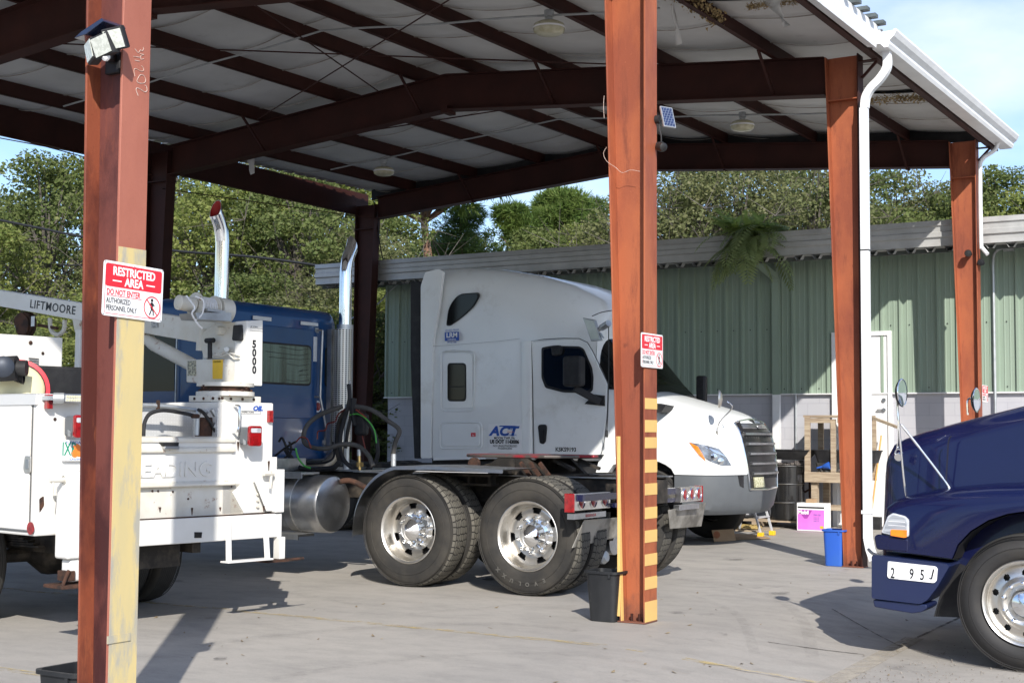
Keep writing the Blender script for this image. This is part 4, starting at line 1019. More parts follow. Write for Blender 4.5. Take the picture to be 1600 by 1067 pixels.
# ---------------- stacks
def stack(x,y,top,ydir,name,innm):
    g=MB(); r=.076; pts=[(x,y,1.75),(x,y,top-.45),(x,y+ydir*.015,top-.33),(x,y+ydir*.06,top-.20),(x,y+ydir*.13,top-.06)]
    pts=smooth_path([(x,y,1.75),(x,y,2.4),(x,y,top-.42)],2)[:-1]+smooth_path([(x,y,top-.42),(x,y+ydir*.02,top-.30),(x,y+ydir*.06,top-.20),(x,y+ydir*.12,top-.10)],4)
    k=len(pts); n=24; rings=[]
    for i,p in enumerate(pts):
        d=(Vector(pts[min(i+1,k-1)])-Vector(pts[max(i-1,0)])).normalized(); a=Vector((1,0,0)); b=d.cross(a).normalized()
        rings.append([Vector(p)+(a*math.cos(2*PI*j/n)+b*math.sin(2*PI*j/n))*r for j in range(n)])
    # slant-cut mouth: stretch the last ring along the pipe on the inner side
    last=rings[-1]; 
    for j,v in enumerate(last):
        s=-(v.y-pts[-1][1])*ydir/r
        last[j]=v+Vector((0,ydir*.03*s,.09*s+.02))
    g.loft(rings,caps=False); ri=[[Vector(p)+(v-Vector(p))*.93 for v in rr] for p,rr in zip(pts[-8:],rings[-8:])]
    st=g.obj('exhaust_stack','chrome',bt,smooth=60,fix=True)
    h=MB(); h.loft(ri,caps=False); h.add(ri[0],[tuple(range(n))]); h.obj('stack_mouth',innm,st,smooth=60,fix=False)
    h=MB(); cc=sum(last,Vector())/n; 
    h.loft([last,[cc+(v-cc)*.93 for v in last]],caps=False); h.obj('stack_lip','chrome',st,fix=False)
    return st
M['soot_red']=mat('red_stack_mouth',(.34,.010,.006),.6)
M['soot']=mat('sooty_mouth',(.012,.011,.010),.7)
def perf_mat():
    m,t,b=newmat('perforated_shield'); pset(b,(.62,.61,.58),.35,.8)
    tc=t.nodes.new('ShaderNodeTexCoord'); mp=t.nodes.new('ShaderNodeMapping'); mp.inputs['Scale'].default_value=(11,56,1); t.links.new(tc.outputs['UV'],mp.inputs[0])
    sx=t.nodes.new('ShaderNodeVectorMath'); sx.operation='FRACTION'; t.links.new(mp.outputs[0],sx.inputs[0]); sb=t.nodes.new('ShaderNodeVectorMath'); sb.operation='SUBTRACT'; sb.inputs[1].default_value=(.5,.5,0); t.links.new(sx.outputs[0],sb.inputs[0])
    sz=t.nodes.new('ShaderNodeSeparateXYZ'); t.links.new(sb.outputs[0],sz.inputs[0]); cb=t.nodes.new('ShaderNodeCombineXYZ'); t.links.new(sz.outputs[0],cb.inputs[0]); t.links.new(sz.outputs[1],cb.inputs[1]); ln=t.nodes.new('ShaderNodeVectorMath'); ln.operation='LENGTH'; t.links.new(cb.outputs[0],ln.inputs[0])
    e=ramp(t,ln.outputs['Value'],.28,.33); t.links.new(mixc(t,e,(.01,.01,.01),(.6,.58,.54)),b.inputs['Base Color']); t.links.new(ramp(t,ln.outputs['Value'],.28,.33,(0,)*3,(.8,)*3),b.inputs['Metallic']); return m
M['perf']=perf_mat()
sn=stack(-10.62,11.40,3.98,-1,'n','soot_red'); sf=stack(-10.56,13.50,3.86,1,'f','soot')
def shield(x,y,z0,z1,par,full=False):
    g=MB(); n=28; r=.115; vs=[]; k=2
    a0,a1=(-110,110)
    for i,z in enumerate((z0,z1)):
        for j in range(n+1): t=R_(a0+(a1-a0)*j/n-30); vs.append((x+r*math.cos(t),y+r*math.sin(t),z))
    fb=len(g.f); g.add(vs,[(j,j+1,n+2+j,n+1+j) for j in range(n)])
    for j in range(n): g.uv[fb+j]=[(j/n,0),((j+1)/n,0),((j+1)/n,1),(j/n,1)]
    g.obj('heat_shield','perf',par,smooth=60,fix=False)
    q=MB(); t=R_(a0-30); q.box(x+r*math.cos(t)-.05,x+r*math.cos(t)+.01,y+r*math.sin(t)-.05,y+r*math.sin(t)+.02,z0,z1); q.obj('shield_bracket','alu_dull',par,smooth=0)
zs0=P(545,695,'Y',13.5).z; zs1=P(545,515,'Y',13.5).z
shield(-10.56,13.46,zs0,zs1,sf); shield(-10.62,11.40,zs0,zs1,sn)
M['pipe']=mat('heat_stained_pipe',(.50,.43,.33),.4,.7,(.36,.29,.2),4)
g=MB(); g.tube(smooth_path([(-10.56,13.5,zs0+.1),(-10.57,13.48,zs0-.05),(-10.72,13.35,zs0-.28),(-10.95,13.2,1.05)],5),.085,16); g.obj('exhaust_elbow','pipe',sf)
g=MB(); g.cyl((-10.56,13.5,1.4),(-10.56,13.5,2.8),.10,20); g.obj('muffler','alu_dull',sf)
g=MB(); g.cyl((-10.62,11.4,1.4),(-10.62,11.4,2.8),.10,20); g.obj('muffler','chrome',sn)
# ---------------- air lines, pogo stick and coiled hoses
def hose(pix,y,r,m,name='air_hose',k=6,n=8,dy=None):
    pts=[P(a,b,'Y',y+(dy[i] if dy else 0)) for i,(a,b) in enumerate(pix)]
    g=MB(); g.tube(smooth_path(pts,k),r,n); return g.obj(name,m,bt)
hose([(547,594),(546,620),(543,650)],12.45,.008,'galv','pogo_rod',3)
hose([(542,632),(541,660),(540,690),(541,728)],12.5,.022,'galv','pogo_post',3)
hose([(541,690),(541,732)],12.5,.034,'alu','pogo_base',3)
hose([(535,635),(500,648),(478,668),(477,693),(505,701),(535,694),(560,697),(576,712),(580,722),(583,728)],12.2,.026,'hose',k=7,dy=[0,-.1,-.2,-.25,-.2,-.1,0,0,0,0])
hose([(556,635),(580,640),(606,657),(624,672),(618,690),(614,712)],12.35,.026,'hose',k=7)
g=MB(); a=P(615,709,'Y',12.35); g.cyl(a,a+Vector((0,0,-.13)),.028,10); g.obj('hose_fitting','galv',bt)
g=MB(); a=P(562,718,'Y',12.2); a=P(561,702,'Y',12.2); g.cyl(a,P(561,712,'Y',12.2),.022,10); g.obj('hose_fitting','galv',bt); 
g=MB(); g.cyl(P(561,712,'Y',12.2),P(562,734,'Y',12.2),.018,10); g.cyl(P(562,722,'Y',12.2),P(562,729,'Y',12.2),.04,8); g.obj('hose_fitting','brass',bt)
hose([(545,600),(546,625),(538,655),(532,680),(532,705),(540,722),(556,733),(575,733),(588,718),(590,700),(586,680),(576,660),(562,645),(550,640)],12.4,.024,'black_matte',k=6,dy=[0,0,-.05,-.1,-.12,-.12,-.05,0,.05,.05,.05,0,0,0])
hose([(541,640),(530,662),(527,700),(532,722)],12.45,.03,'dirty_black',k=6)
hose([(549,625),(548,650),(543,675),(540,700)],12.4,.02,'black_matte')
hose([(553,622),(552,645),(556,665)],12.4,.03,'black_matte')
hose([(547,648),(560,647),(574,656),(585,672),(588,692)],12.38,.008,'green_hose')
hose([(462,700),(466,715),(475,727),(485,731)],11.8,.010,'green_hose',k=6)
hose([(546,640),(538,640),(528,648),(524,658),(512,662),(508,672),(497,674),(496,686)],12.4,.008,'red_hose')
hose([(556,640),(563,645),(572,652)],12.3,.008,'red_hose')
g=MB(); pts=[]
for i in range(120):
    t=i/119; a=P(556+16*t,640+66*t,'Y',12.5); w=.055*math.sin(PI*min(1,t*1.3+.15)); pts.append(a+Vector((w*1.6*math.cos(i*.42),w*math.sin(i*.42),0)))
g.tube(pts,.007,5); g.obj('coiled_air_line','red_hose',bt)
g=MB(); a=P(563,663,'Y',12.42); g.box(a.x-.08,a.x+.07,12.40,12.5,a.z-.12,a.z+.12); g.obj('glad_hand_bag','black_matte',bt,bevel=.03)
hose([(462,738),(480,735),(500,733),(520,731),(530,722)],12.0,.03,'black_matte',k=5)
hose([(445,700),(455,715),(468,730),(490,735)],11.9,.026,'black_matte',k=5)
for pix in ([(430,712),(445,700),(462,690)],[(440,720),(455,705),(452,690)],[(436,690),(441,684),(449,700),(462,702)]): hose(pix,11.8,.013,'black_matte',k=4)
hose([(463,690),(470,683),(480,686),(486,700)],11.9,.008,'red_hose')
hose([(520,690),(522,712),(510,722),(480,724)],12.5,.012,'black_matte',k=5)
# ================================================================ WHITE SLEEPER TRUCK (nose to camera right)
FR=I4
wt_=thing('sleeper_truck','white aerodynamic sleeper-cab truck parked behind the blue tractor with its nose in the sun','truck',(-9.5,18.2,0))
YC=18.2; S0=17.0
def unproj(px,py,X,Y=None): pass
def pjx(p):
    q=Vector(p)-Vector((0,0,CAMH)); z=q.dot(CF); return 800+FPX*q.dot(CR)/z, 533.5-FPX*q.dot(CU)/z
def cring(x,yi,z0,zt,r,n=7,rb=.05,lean=0):
    """cab section: side inset yi, shoulder radius r, sides lean inwards towards the roof"""
    y0=S0+yi;y1=2*YC-y0
    ptsR=[(y1-r*.9-lean,zt)]+[]
    a=arc(y1-r-lean,zt-r,r,0,90,n); b=arc(y0+r+lean,zt-r,r,90,180,n)
    pts=a+b+[(y0+lean*.5,z0+(zt-r-z0)*.6),(y0,z0+(zt-z0)*.3)]+arc(y0+rb,z0+rb,rb,180,270,3)+arc(y1-rb,z0+rb,rb,270,360,3)+[(y1,z0+(zt-z0)*.3),(y1-lean*.5,z0+(zt-r-z0)*.6)]
    return [Vector((x,p,q)) for p,q in pts]
top=[(690,421),(735,419),(790,422),(850,431),(900,446),(930,461),(950,473)]
tp=[P(a,b,'Y',17.45) for a,b in top]
secs=[(-11.62,.00,3.80,.30,.05)]
for (x,z) in [(p.x,p.z) for p in tp]: secs.append((x,0,z,.34,.07))
secs[1]=(tp[0].x,0,tp[0].z,.36,.07)
secs=[q for q in secs[1:] if q[0]<-9.3]
lastx=secs[-1][0]
rs=[cring(-11.66,.0,1.13,3.87,.25,lean=.03)]
for (x,yi,z,r,l) in secs:
    k=max(0,(x+9.6)/.9); rs.append(cring(x,0,1.13,z,r+.12*k,lean=l+.06*k))
rs.append(cring(-9.16,.01,1.13,3.38,.50,lean=.16)); rs.append(cring(-9.06,.01,1.13,3.22,.5,lean=.18)); rs.append(cring(-9.04,.012,1.13,3.02,.46,lean=.14))
g=MB(); g.loft(rs); cabw=g.obj('cab','white_paint',wt_,smooth=35)
print('cab x',[round(s[0],2) for s in secs],[round(s[2],2) for s in secs])
# windscreen block
g=MB(); rs=[cring(-9.14,.05,1.9,2.98,.36,lean=.20),cring(-9.10,.055,1.9,2.91,.36,lean=.20),cring(-8.55,.16,1.9,2.22,.25,lean=.06),cring(-8.44,.18,1.9,2.06,.12,lean=.02)]
g.loft(rs); g.obj('windscreen','glass',wt_,smooth=35)
g=MB(); g.loft([cring(-9.06,.02,1.13,2.12,.1),cring(-8.60,.03,1.13,2.10,.1)]); g.obj('cowl','white_paint',wt_,smooth=35)
# brow above the windscreen
# rear side fairing + black extender
def sideshape(pts,y,th,m,name,par,r=0,bev=0,proud=None):
    """pts pixels on plane Y=y; thickness away from the camera"""
    q=[P(a,b,'Y',y) for a,b in pts]; q2=[(v.x,v.z) for v in q]
    if r: q2=rpoly(q2,r)
    g=MB(); g.prism(q2,y,y+th,'Y'); return g.obj(name,m,par,smooth=0,bevel=bev)
sideshape([(657,447),(664,425),(685,420),(693,424),(686,480),(676,540),(673,716),(657,716)],16.975,.05,'white_paint','side_fairing',cabw,r=.03,bev=.008)
sideshape([(641,440),(656,440),(656,716),(647,716),(641,560)],17.0,.08,'black_matte','fairing_extender',cabw,bev=.01)
g=MB(); g.prism([(-11.9,1.2),(-11.7,1.2),(-11.7,3.85),(-11.85,3.88)],19.35,19.42,'Y'); g.obj('side_fairing','white_paint',cabw,smooth=0)
g=MB(); g.box(-11.9,-11.65,17.05,19.35,1.25,1.30); g.box(-11.72,-11.64,17.3,19.1,1.2,3.7); g.obj('rear_wall','white_paint',cabw,smooth=0)
# seams
def seamline(pts,y=16.992,m='joint_dark',w=.006,name='panel_seam'):
    g=MB(); q=[P(a,b,'Y',y) for a,b in pts]; g.tube(q,w/2,4); return g.obj(name,m,cabw)
M['joint_dark']=mat('seam_shadow_gap',(.10,.10,.10),.7)
M['seam_soft']=mat('panel_gap',(.34,.35,.35),.6)
seamline([(675,541),(720,538),(780,533),(812,529)],16.985,'seam_soft',.006)
# raised door surround: jamb column and door
door=sideshape([(836,712),(833,600),(832,535),(880,531),(905,531),(915,536),(923,548),(935,573),(948,600),(947,632),(946,650),(942,690),(938,706),(936,712)],16.985,.03,'white_paint','door',wt_,r=[.0,.0,.05,.0,.03,.03,.02,.0,.0,0,0,0,0,0],bev=.008)
seamline([(834,712),(832,600),(830.5,533),(850,530),(880,528.5),(905,529),(918,535),(926,548),(938,573),(950,600),(949,640),(948,655),(944,690),(940,708)],16.984,'joint_dark',.012,'door_seam')
sideshape([(846,543),(862,540),(905,541),(912,545),(925,575),(927,590),(926,610),(920,614),(880,613),(852,606),(846,590)],16.975,.02,'black_matte','window_seal',door,r=.03)
M['side_glass']=mat('side_glass',(.004,.006,.010),.03,0,(.006,.009,.014),2,spec=1.0)
sideshape([(849,546),(863,543),(904,544),(910,547),(922,576),(924,590),(923,607),(918,610),(880,609),(855,602),(849,588)],16.968,.01,'side_glass','door_glass',door,r=.03)
# vista windows
def plane_win(pts,y,name,par,r,rim=4):
    q=[P(a,b,'Y',y) for a,b in pts]; q2=rpoly([(v.x,v.z) for v in q],r)
    g=MB(); g.prism(q2,y,y+.02,'Y'); w=g.obj(name+'_seal','black_matte',par,smooth=0,bevel=.003)
    c=Vector((sum(p[0] for p in q2)/len(q2),sum(p[1] for p in q2)/len(q2)))
    q3=[tuple(c+(Vector(p)-c)*.92) for p in q2]; g=MB(); g.prism(q3,y-.006,y+.01,'Y'); g.obj(name,'glass',w,smooth=0)
upw=P(720,480,'Y',17.0)
plane_win([(697,509),(700,484),(707,470),(718,459),(748,457),(749,463),(741,478),(722,496),(703,509)],17.03,'upper_window',cabw,.10)
# recessed panel frames (raised rib outlines)
def ribframe(pts,y,r,w,name,fill=None):
    q=[P(a,b,'Y',y) for a,b in pts]; q2=rpoly([(v.x,v.z) for v in q],r,6); g=MB(); pp=[Vector((a,y,b)) for a,b in q2]; pp.append(pp[0]); g.tube(pp,w,6); return g.obj(name,'white_paint',cabw,smooth=60)
ribframe([(689,548),(741,548),(741,642),(689,642)],16.998,.08,.011,'window_surround')
ribframe([(687,660),(753,660),(753,701),(687,701)],16.998,.08,.011,'locker_door')
sideshape([(692,552),(738,552),(738,638),(692,638)],16.99,.02,'white_paint','window_panel',cabw,r=.07,bev=.006)
sideshape([(691,664),(749,664),(749,697),(691,697)],16.988,.02,'white_paint','locker_panel',cabw,r=.06,bev=.006)
plane_win([(699,567),(728,567),(728,627),(699,627)],16.982,'bunk_window',cabw,.06)
g=MB(); q=P(714,604,'Y',16.97); g.box(q.x-.12,q.x+.12,16.968,16.976,q.z-.006,q.z+.006); g.obj('window_bar','black_matte',cabw,smooth=0)
# vertical jamb shading column between sleeper and door : a rounded pillar
g=MB(); a=P(813,533,'Y',16.99); b=P(831,712,'Y',16.99)
g.loft([[Vector((x,y,z)) for x,y in ((a.x,17.02),(a.x+.04,16.985),(b.x-.02,16.975),(b.x+.005,16.99),(b.x+.005,17.03))] for z in (b.z+.02,a.z-.005)]); g.obj('door_pillar','white_paint',cabw,smooth=60)
# bottom sill
sideshape([(677,714),(756,712),(756,717),(677,719)],16.97,.05,'white_paint','sill',wt_)
sideshape([(836,711),(942,710),(938,716),(836,717)],16.98,.05,'black_matte','door_sill',wt_)
sideshape([(931,738),(935,722),(941,716),(972,716),(972,722),(958,726),(950,738)],17.0,.5,'white_paint','rear_fender',wt_)
# handle, mirror
sideshape([(840,666),(843,663),(852,663),(854,667),(852,690),(848,694),(843,692)],16.965,.03,'black_matte','door_handle',door,r=.02,bev=.006)
sideshape([(845,672),(849,672),(848,690),(845,690)],16.955,.02,'black','handle_recess',door,r=.01)
g=MB(); a=P(884,557,'Y',16.72); b=P(912,604,'Y',16.72)
g.prism(rrect(a.x,b.x,b.z,a.z,.05),16.62,16.78,'Y'); mr=g.obj('mirror','black_matte',wt_,bevel=.03,seg=3,smooth=50)
g=MB(); g.beam(P(897,606,'Y',16.72),P(938,628,'Y',16.92),.06,.10); g.obj('mirror_arm','black_matte',mr,bevel=.015)
sideshape([(913,631),(928,616),(944,618),(944,634)],16.962,.03,'black_matte','mirror_mount',mr)
sideshape([(860,540),(874,539),(876,545),(874,554),(862,556)],16.90,.08,'black_matte','look_down_mirror',mr,r=.03,bev=.01)
g=MB(); q=P(1053,570,'X',-8.45); q2=P(1061,610,'X',-8.45); g.box(-8.6,-8.45,19.5,19.62,1.98,2.38); g.obj('mirror','black_matte',wt_,bevel=.03)
# lettering on the sleeper and door
SX,SZ=(1,0,0),(0,0,1)
def stext(body,px,py,h,m,align='CENTER',y=16.983,bold=0,xs=1,par=None,shear=0,name='lettering'):
    o=P(px,py,'Y',y); return text(body,h,(o.x,y,o.z),SX,SZ,m,par or cabw,name,bold=bold,align=align,xs=xs,shear=shear)
hpx=lambda n:n*(P(800,600,'Y',17).z-P(800,601,'Y',17).z)
sideshape([(763,662),(817,662),(817,705),(763,705)],16.9865,.004,'white_print','company_decal',cabw)
stext('ACT',786,680,hpx(20),'blue_print',bold=.008,xs=1.25,shear=.25)
g=MB(); a=P(779,664.5,'Y',16.984); b=P(808,666.5,'Y',16.984); g.prism([(a.x,b.z),(a.x+.03,a.z),(b.x,a.z-.004),(b.x-.1,b.z)],16.983,16.9845,'Y'); g.obj('logo_bar','blue_print',cabw,smooth=0)
g=MB(); a=P(768,671,'Y',16.984); g.prism(rpoly([(a.x,a.z-.04),(a.x+.03,a.z+.02),(a.x+.12,a.z+.01),(a.x+.06,a.z-.02)],.03),16.9838,16.985,'Y'); g.obj('logo_swoosh',mat('pale_red_print',(.75,.25,.25),.5),cabw,smooth=0)
for i,tx in enumerate(('American','Carrier','Transport')): stext(tx,793,671.5+i*4.6,hpx(5),'orange_print' if i==1 else 'blue_print','LEFT',xs=.8)
stext('MOON TWP, PA',788,686,hpx(5.2),'black_print',bold=.001)
stext('US DOT 1143006',788,692.5,hpx(7.6),'black_print',bold=.004,xs=.95)
stext('NO UNAUTHORIZED',789,698,hpx(4.6),'black_print'); stext('PASSENGERS',789,702,hpx(4.6),'black_print')
stext('KSKS9193',884,705,hpx(8.6),'black_print',y=16.982,bold=.002)
stext('LEASED FROM',706,517,hpx(4.2),'blue_print',y=16.995); 
g=MB(); a=P(695,519,'Y',16.996); b=P(717,527.5,'Y',16.996); g.box(a.x,b.x,16.9955,16.997,b.z,a.z); g.obj('decal_panel','blue_print',cabw,smooth=0)
stext('LRM',706,527,hpx(10.5),'white_print',y=16.995,bold=.003,xs=1.1)
g=MB(); a=P(695,528,'Y',16.996); b=P(717,532,'Y',16.996); g.box(a.x,b.x,16.9955,16.997,b.z,a.z); g.obj('decal_panel','blue_print',cabw,smooth=0)
stext('LEASING',706,531.6,hpx(4.2),'white_print',y=16.995); stext('SINCE 1980',706,536,hpx(3.6),'blue_print',y=16.995)
g=MB(); a=P(736,676,'Y',16.984); b=P(743,682,'Y',16.984); g.box(a.x,b.x,16.982,16.986,b.z,a.z); o=g.obj('hazard_sticker','red',cabw,smooth=0)
stext('N',739.5,681.5,hpx(5),'white_print',y=16.981)
# work lamp hung on the cab corner
g=MB(); g.prism([(P(910,496,'Y',16.8).x,P(910,496,'Y',16.8).z),(P(929,500,'Y',16.8).x,P(929,500,'Y',16.8).z),(P(939,532,'Y',16.8).x,P(939,532,'Y',16.8).z),(P(923,533,'Y',16.8).x,P(923,533,'Y',16.8).z)],16.80,16.86,'Y')
FRl=thing('hanging_floodlight','flat silver-framed floodlight hung by a cable at the white truck windscreen corner','floodlight',(-8.9,16.8,2.9))
g2=g.obj('housing','alu_dull',FRl,smooth=0,bevel=.008)
q=[(913,499),(927,502),(936,529),(924,530)]; g=MB(); g.prism([(P(a,b,'Y',16.795).x,P(a,b,'Y',16.795).z) for a,b in q],16.792,16.80,'Y'); g.obj('lens',mat('milky_lens',(.55,.60,.56),.25,0,(.45,.5,.46),4),FRl,smooth=0)
g=MB(); g.tube(smooth_path([P(925,494,'Y',16.82),P(940,488,'Y',16.82),P(957,485,'Y',16.82)],3),.006,6); g.tube(smooth_path([P(951,510,'Y',16.82),P(951,580,'Y',16.82),P(950,640,'Y',16.82),P(948,675,'Y',16.82)],4),.007,6); g.cyl(P(948,672,'Y',16.82),P(948,683,'Y',16.82),.02,8); g.obj('power_cable','cable',FRl)
g=MB(); g.cyl(P(940,512,'Y',16.85),P(951,505,'Y',16.75),.045,14); g.cyl(P(936,515,'Y',16.85),P(940,512,'Y',16.85),.028,12); g.beam(P(938,520,'Y',16.84),P(943,528,'Y',16.84),.04,.01); g.obj('clamp','alu_dull',FRl)
# ---- nose : plan outlines stacked in height
PL=[(-7.75,-1.20),(-7.55,-1.195),(-7.38,-1.14),(-7.24,-1.00),(-7.13,-.80),(-7.055,-.55),(-7.0,-.28),(-6.985,0)]
PLs=[(v.x,v.y) for v in smooth_path([(a,b,0) for a,b in PL],4)]
WZ=[(.45,1.10,.10),(.52,1.17,.05),(.75,1.2,.0),(.97,1.2,0),(1.25,1.195,.03),(1.42,1.17,.06),(1.55,1.10,.10),(1.66,1.01,.17),(1.74,.94,.27),(1.82,.89,.47),(1.90,.86,.74),(1.98,.83,1.02),(2.06,.80,1.32),(2.11,.76,1.52)]
def wz(z):
    for (a,b) in zip(WZ,WZ[1:]):
        if a[0]<=z<=b[0]:
            t=(z-a[0])/(b[0]-a[0]); return a[1]+(b[1]-a[1])*t,a[2]+(b[2]-a[2])*t
    return (WZ[0][1:] if z<WZ[0][0] else WZ[-1][1:])
def nose(s,z,off=0):
    """s 0..1 near half, 1..2 far half"""
    w,sh=wz(z); m=s if s<=1 else 2-s
    n=len(PLs)-1; f=m*n; i=min(n-1,int(f)); t=f-i; x=PLs[i][0]+(PLs[i+1][0]-PLs[i][0])*t; y=PLs[i][1]+(PLs[i+1][1]-PLs[i][1])*t
    dx=PLs[i+1][0]-PLs[i][0];dy=PLs[i+1][1]-PLs[i][1]; l=math.hypot(dx,dy); nx,ny=dy/l,-dx/l
    y=y*w/1.2; x=x-sh
    if s>1: y=-y;ny=-ny
    return Vector((x+nx*off,YC+y+ny*off,z))
def stack_body(zs,rear,name,m,par,bottom=0):
    g=MB(); rs=[]; K=24
    for z in zs:
        xr=rear(z); ring=[nose(2*i/(2*K),z) for i in range(2*K+1)]
        a=ring[0];b=ring[-1]
        # side runs back to xr
        side=[Vector((xr+(a.x-xr)*k/3,a.y,z)) for k in range(3)]; side2=[Vector((b.x+(xr-b.x)*k/3,b.y,z)) for k in (1,2,3)]
        rs.append(side+ring+side2)
    g.loft(rs); return g.obj(name,m,par,smooth=35)
arch=lambda z:-8.22+math.sqrt(max(.0,.64**2-(z-.53)**2)) if z<1.165 else -8.6
hz=[.975,1.05,1.1,1.14,1.165,1.18,1.25,1.32,1.42,1.50,1.55,1.61,1.66,1.70,1.74,1.78,1.82,1.86,1.90,1.94,1.98,2.02,2.06,2.11]
hood=stack_body(hz,lambda z:min(arch(z),nose(0,z).x-.05),'hood','white_paint',wt_)
bz=[.45,.48,.52,.60,.75,.90,.965]
bump_=stack_body(bz,lambda z:-7.80,'bumper','grey_plastic',wt_)
def find(px,py,offs=0):
    best=None
    for i in range(81):
        s=i/80*1.7
        for j in range(60):
            z=.45+1.6*j/59; u,v=pjx(nose(s,z)); d=(u-px)**2+(v-py)**2
            if best is None or d<best[0]: best=(d,s,z)
    return best[1],best[2]
def patch(sz,off,m,name,par,rings=6,edge=None):
    c=(sum(p[0] for p in sz)/len(sz),sum(p[1] for p in sz)/len(sz)); g=MB(); rs=[]
    for k in range(rings+1):
        t=max(k/rings,.02); rs.append([nose(c[0]+(p[0]-c[0])*t,c[1]+(p[1]-c[1])*t,off) for p in sz])
    rs.append([nose(p[0],p[1],-.01) for p in sz])
    g.loft(rs); return g.obj(name,m,par,smooth=50)
def patchpx(pts,off,m,name,par,r=.02,dense=3):
    sz=[find(*p) for p in pts]; q=[]
    for i in range(len(sz)):
        a,b=sz[i],sz[(i+1)%len(sz)]
        for k in range(dense): q.append((a[0]+(b[0]-a[0])*k/dense,a[1]+(b[1]-a[1])*k/dense))
    return patch(q,off,m,name,par)
M['lens_dark']=mat('headlight_lens',(.22,.25,.29),.1,.2,(.12,.13,.15),14,.4,.6,coat=.8)
hl=patchpx([(1076,691),(1100,694),(1122,702),(1136,714),(1143,727),(1125,726),(1108,722),(1092,712)],.008,'lens_dark','headlight',wt_)
patchpx([(1078,692),(1090,696),(1099,709),(1103,720),(1093,712)],.014,'amber','turn_signal',hl)
for c in ((1115,714),(1127,719)):
    s,z=find(*c); p=nose(s,z,.0); q=nose(s,z,.03); g=MB(); g.lathe([(.048,.012),(.030,.016),(.001,.02)],p,(q-p),20); g.obj('lamp_bowl','chrome',hl)
patchpx([(1100,697),(1122,704),(1134,714),(1118,707)],.013,'chrome','light_trim',hl)
# grille
_gt=1-find(1148,664)[0]; _gb=1-find(1169,763)[0]; print('grille',_gt,_gb)
def gs(u,z):   # u -1..1 across, half width in s units
    return 1+u*( _gb+(_gt-_gb)*min(1.05,(z-.80)/.86) )
zt,zb=1.68,.80
outl=[(gs(-1,zt)+.06,zt+.0),(1,zt+.035),(gs(1,zt)-.06,zt)]+[(gs(1,zt-(zt-zb)*k/8),zt-(zt-zb)*k/8-.02) for k in range(0,9)]+[(1,zb-.03)]+[(gs(-1,zb+(zt-zb)*k/8),zb+(zt-zb)*k/8-.02) for k in range(0,9)]
gr=patch(outl,.012,'black','grille',wt_)
g=MB(); pp=[nose(s,z,.016) for s,z in outl]; pp.append(pp[0]); g.tube(pp,.014,6); g.obj('grille_frame','chrome',gr)
for k in range(5):
    z=1.52-.132*k; hw_=1 if 1 else 1
    rs=[]
    for i in range(13):
        u=-.84+1.68*i/12; s=gs(u,z); a=nose(s,z+.020,.010); b=nose(s,z+.006,.055); b2=nose(s,z-.018,.050); c=nose(s,z-.03,.012); rs.append([a,b,b2,c])
    g=MB(); g.loft(rs); g.obj('grille_slat','alu_dull',gr,smooth=20)
g=MB()
for i in range(17):
    u=-.88+1.76*i/16; 
    if abs(i-8)<20: g.tube([nose(gs(u,1.5),1.5,.016),nose(gs(u,.98),.92,.016)],.004,4)
g.obj('grille_mesh','joint_dark',gr)
# badge bar
rs=[]
for i in range(13):
    u=-.80+1.6*i/12; s=gs(u,1.6); rs.append([nose(s,1.660,.016),nose(s,1.648,.026),nose(s,1.595,.024),nose(s,1.585,.014)])
g=MB(); g.loft(rs); g.obj('grille_header','alu_dull',gr,smooth=20)
g=MB(); p=nose(1.0,1.60,.034); g.lathe([(.06,0),(.055,.012),(.001,.014)],p,(1,0,0),20); 
for v in g.v: v.y=YC+(v.y-YC)*1.5; v.z=1.615+(v.z-1.60)*.55
g.obj('badge','alu_dull',gr)
# bumper air slot, plate
patchpx([(1153,744),(1161,744),(1163,763),(1157,760)],.006,'black','air_slot',bump_)
pl=patchpx([(1175.5,745),(1190,744.5),(1192,761),(1178,762)],.03,mat('cream_plate',(.62,.60,.44),.5,0,(.40,.39,.22),40,.45,.55),'number_plate',wt_,dense=1)
lo=[(gs(-1,.80)+.02,.82),(gs(1,.80)-.02,.82),(gs(1,.8)-.02,.93),(gs(-1,.80)+.02,.93)]
# hood vent, windscreen edge, mirror on the hood
def hoodside(pts,m,name,par,off=.006): return patchpx(pts,off,m,name,par)
g=MB(); q=[P(a,b,'Y',17.16) for a,b in ((1026,630),(1047,634),(1040,644),(1026,645))]; g.prism([(v.x,v.z) for v in q],17.02,17.3,'Y'); g.obj('hood_vent','black_matte',hood,smooth=0)
hm=MB(); a=P(1120,679,'Y',17.3); hm.cyl(a-Vector((0,0,.03)),a+Vector((0,0,.05)),.028,12); b=P(1144,637,'Y',17.15); b0=P(1124,660,'Y',17.25); hm.tube(smooth_path([a,b0,b,P(1136,627,'Y',17.12)],4),.008,8); hmo=hm.obj('hood_mirror_arm','chrome',wt_)
g=MB(); c=P(1129,624,'Y',17.1); g.lathe([(.001,.0),(.06,.01),(.095,.03),(.105,.05),(.10,.055),(.001,.058)],c,(-.93,-.36,.05),28)
for v in g.v: v.z=c.z+(v.z-c.z)*1.15
g.obj('hood_mirror','alu',hmo)
g=MB(); p=P(1116,679,'Y',17.1)
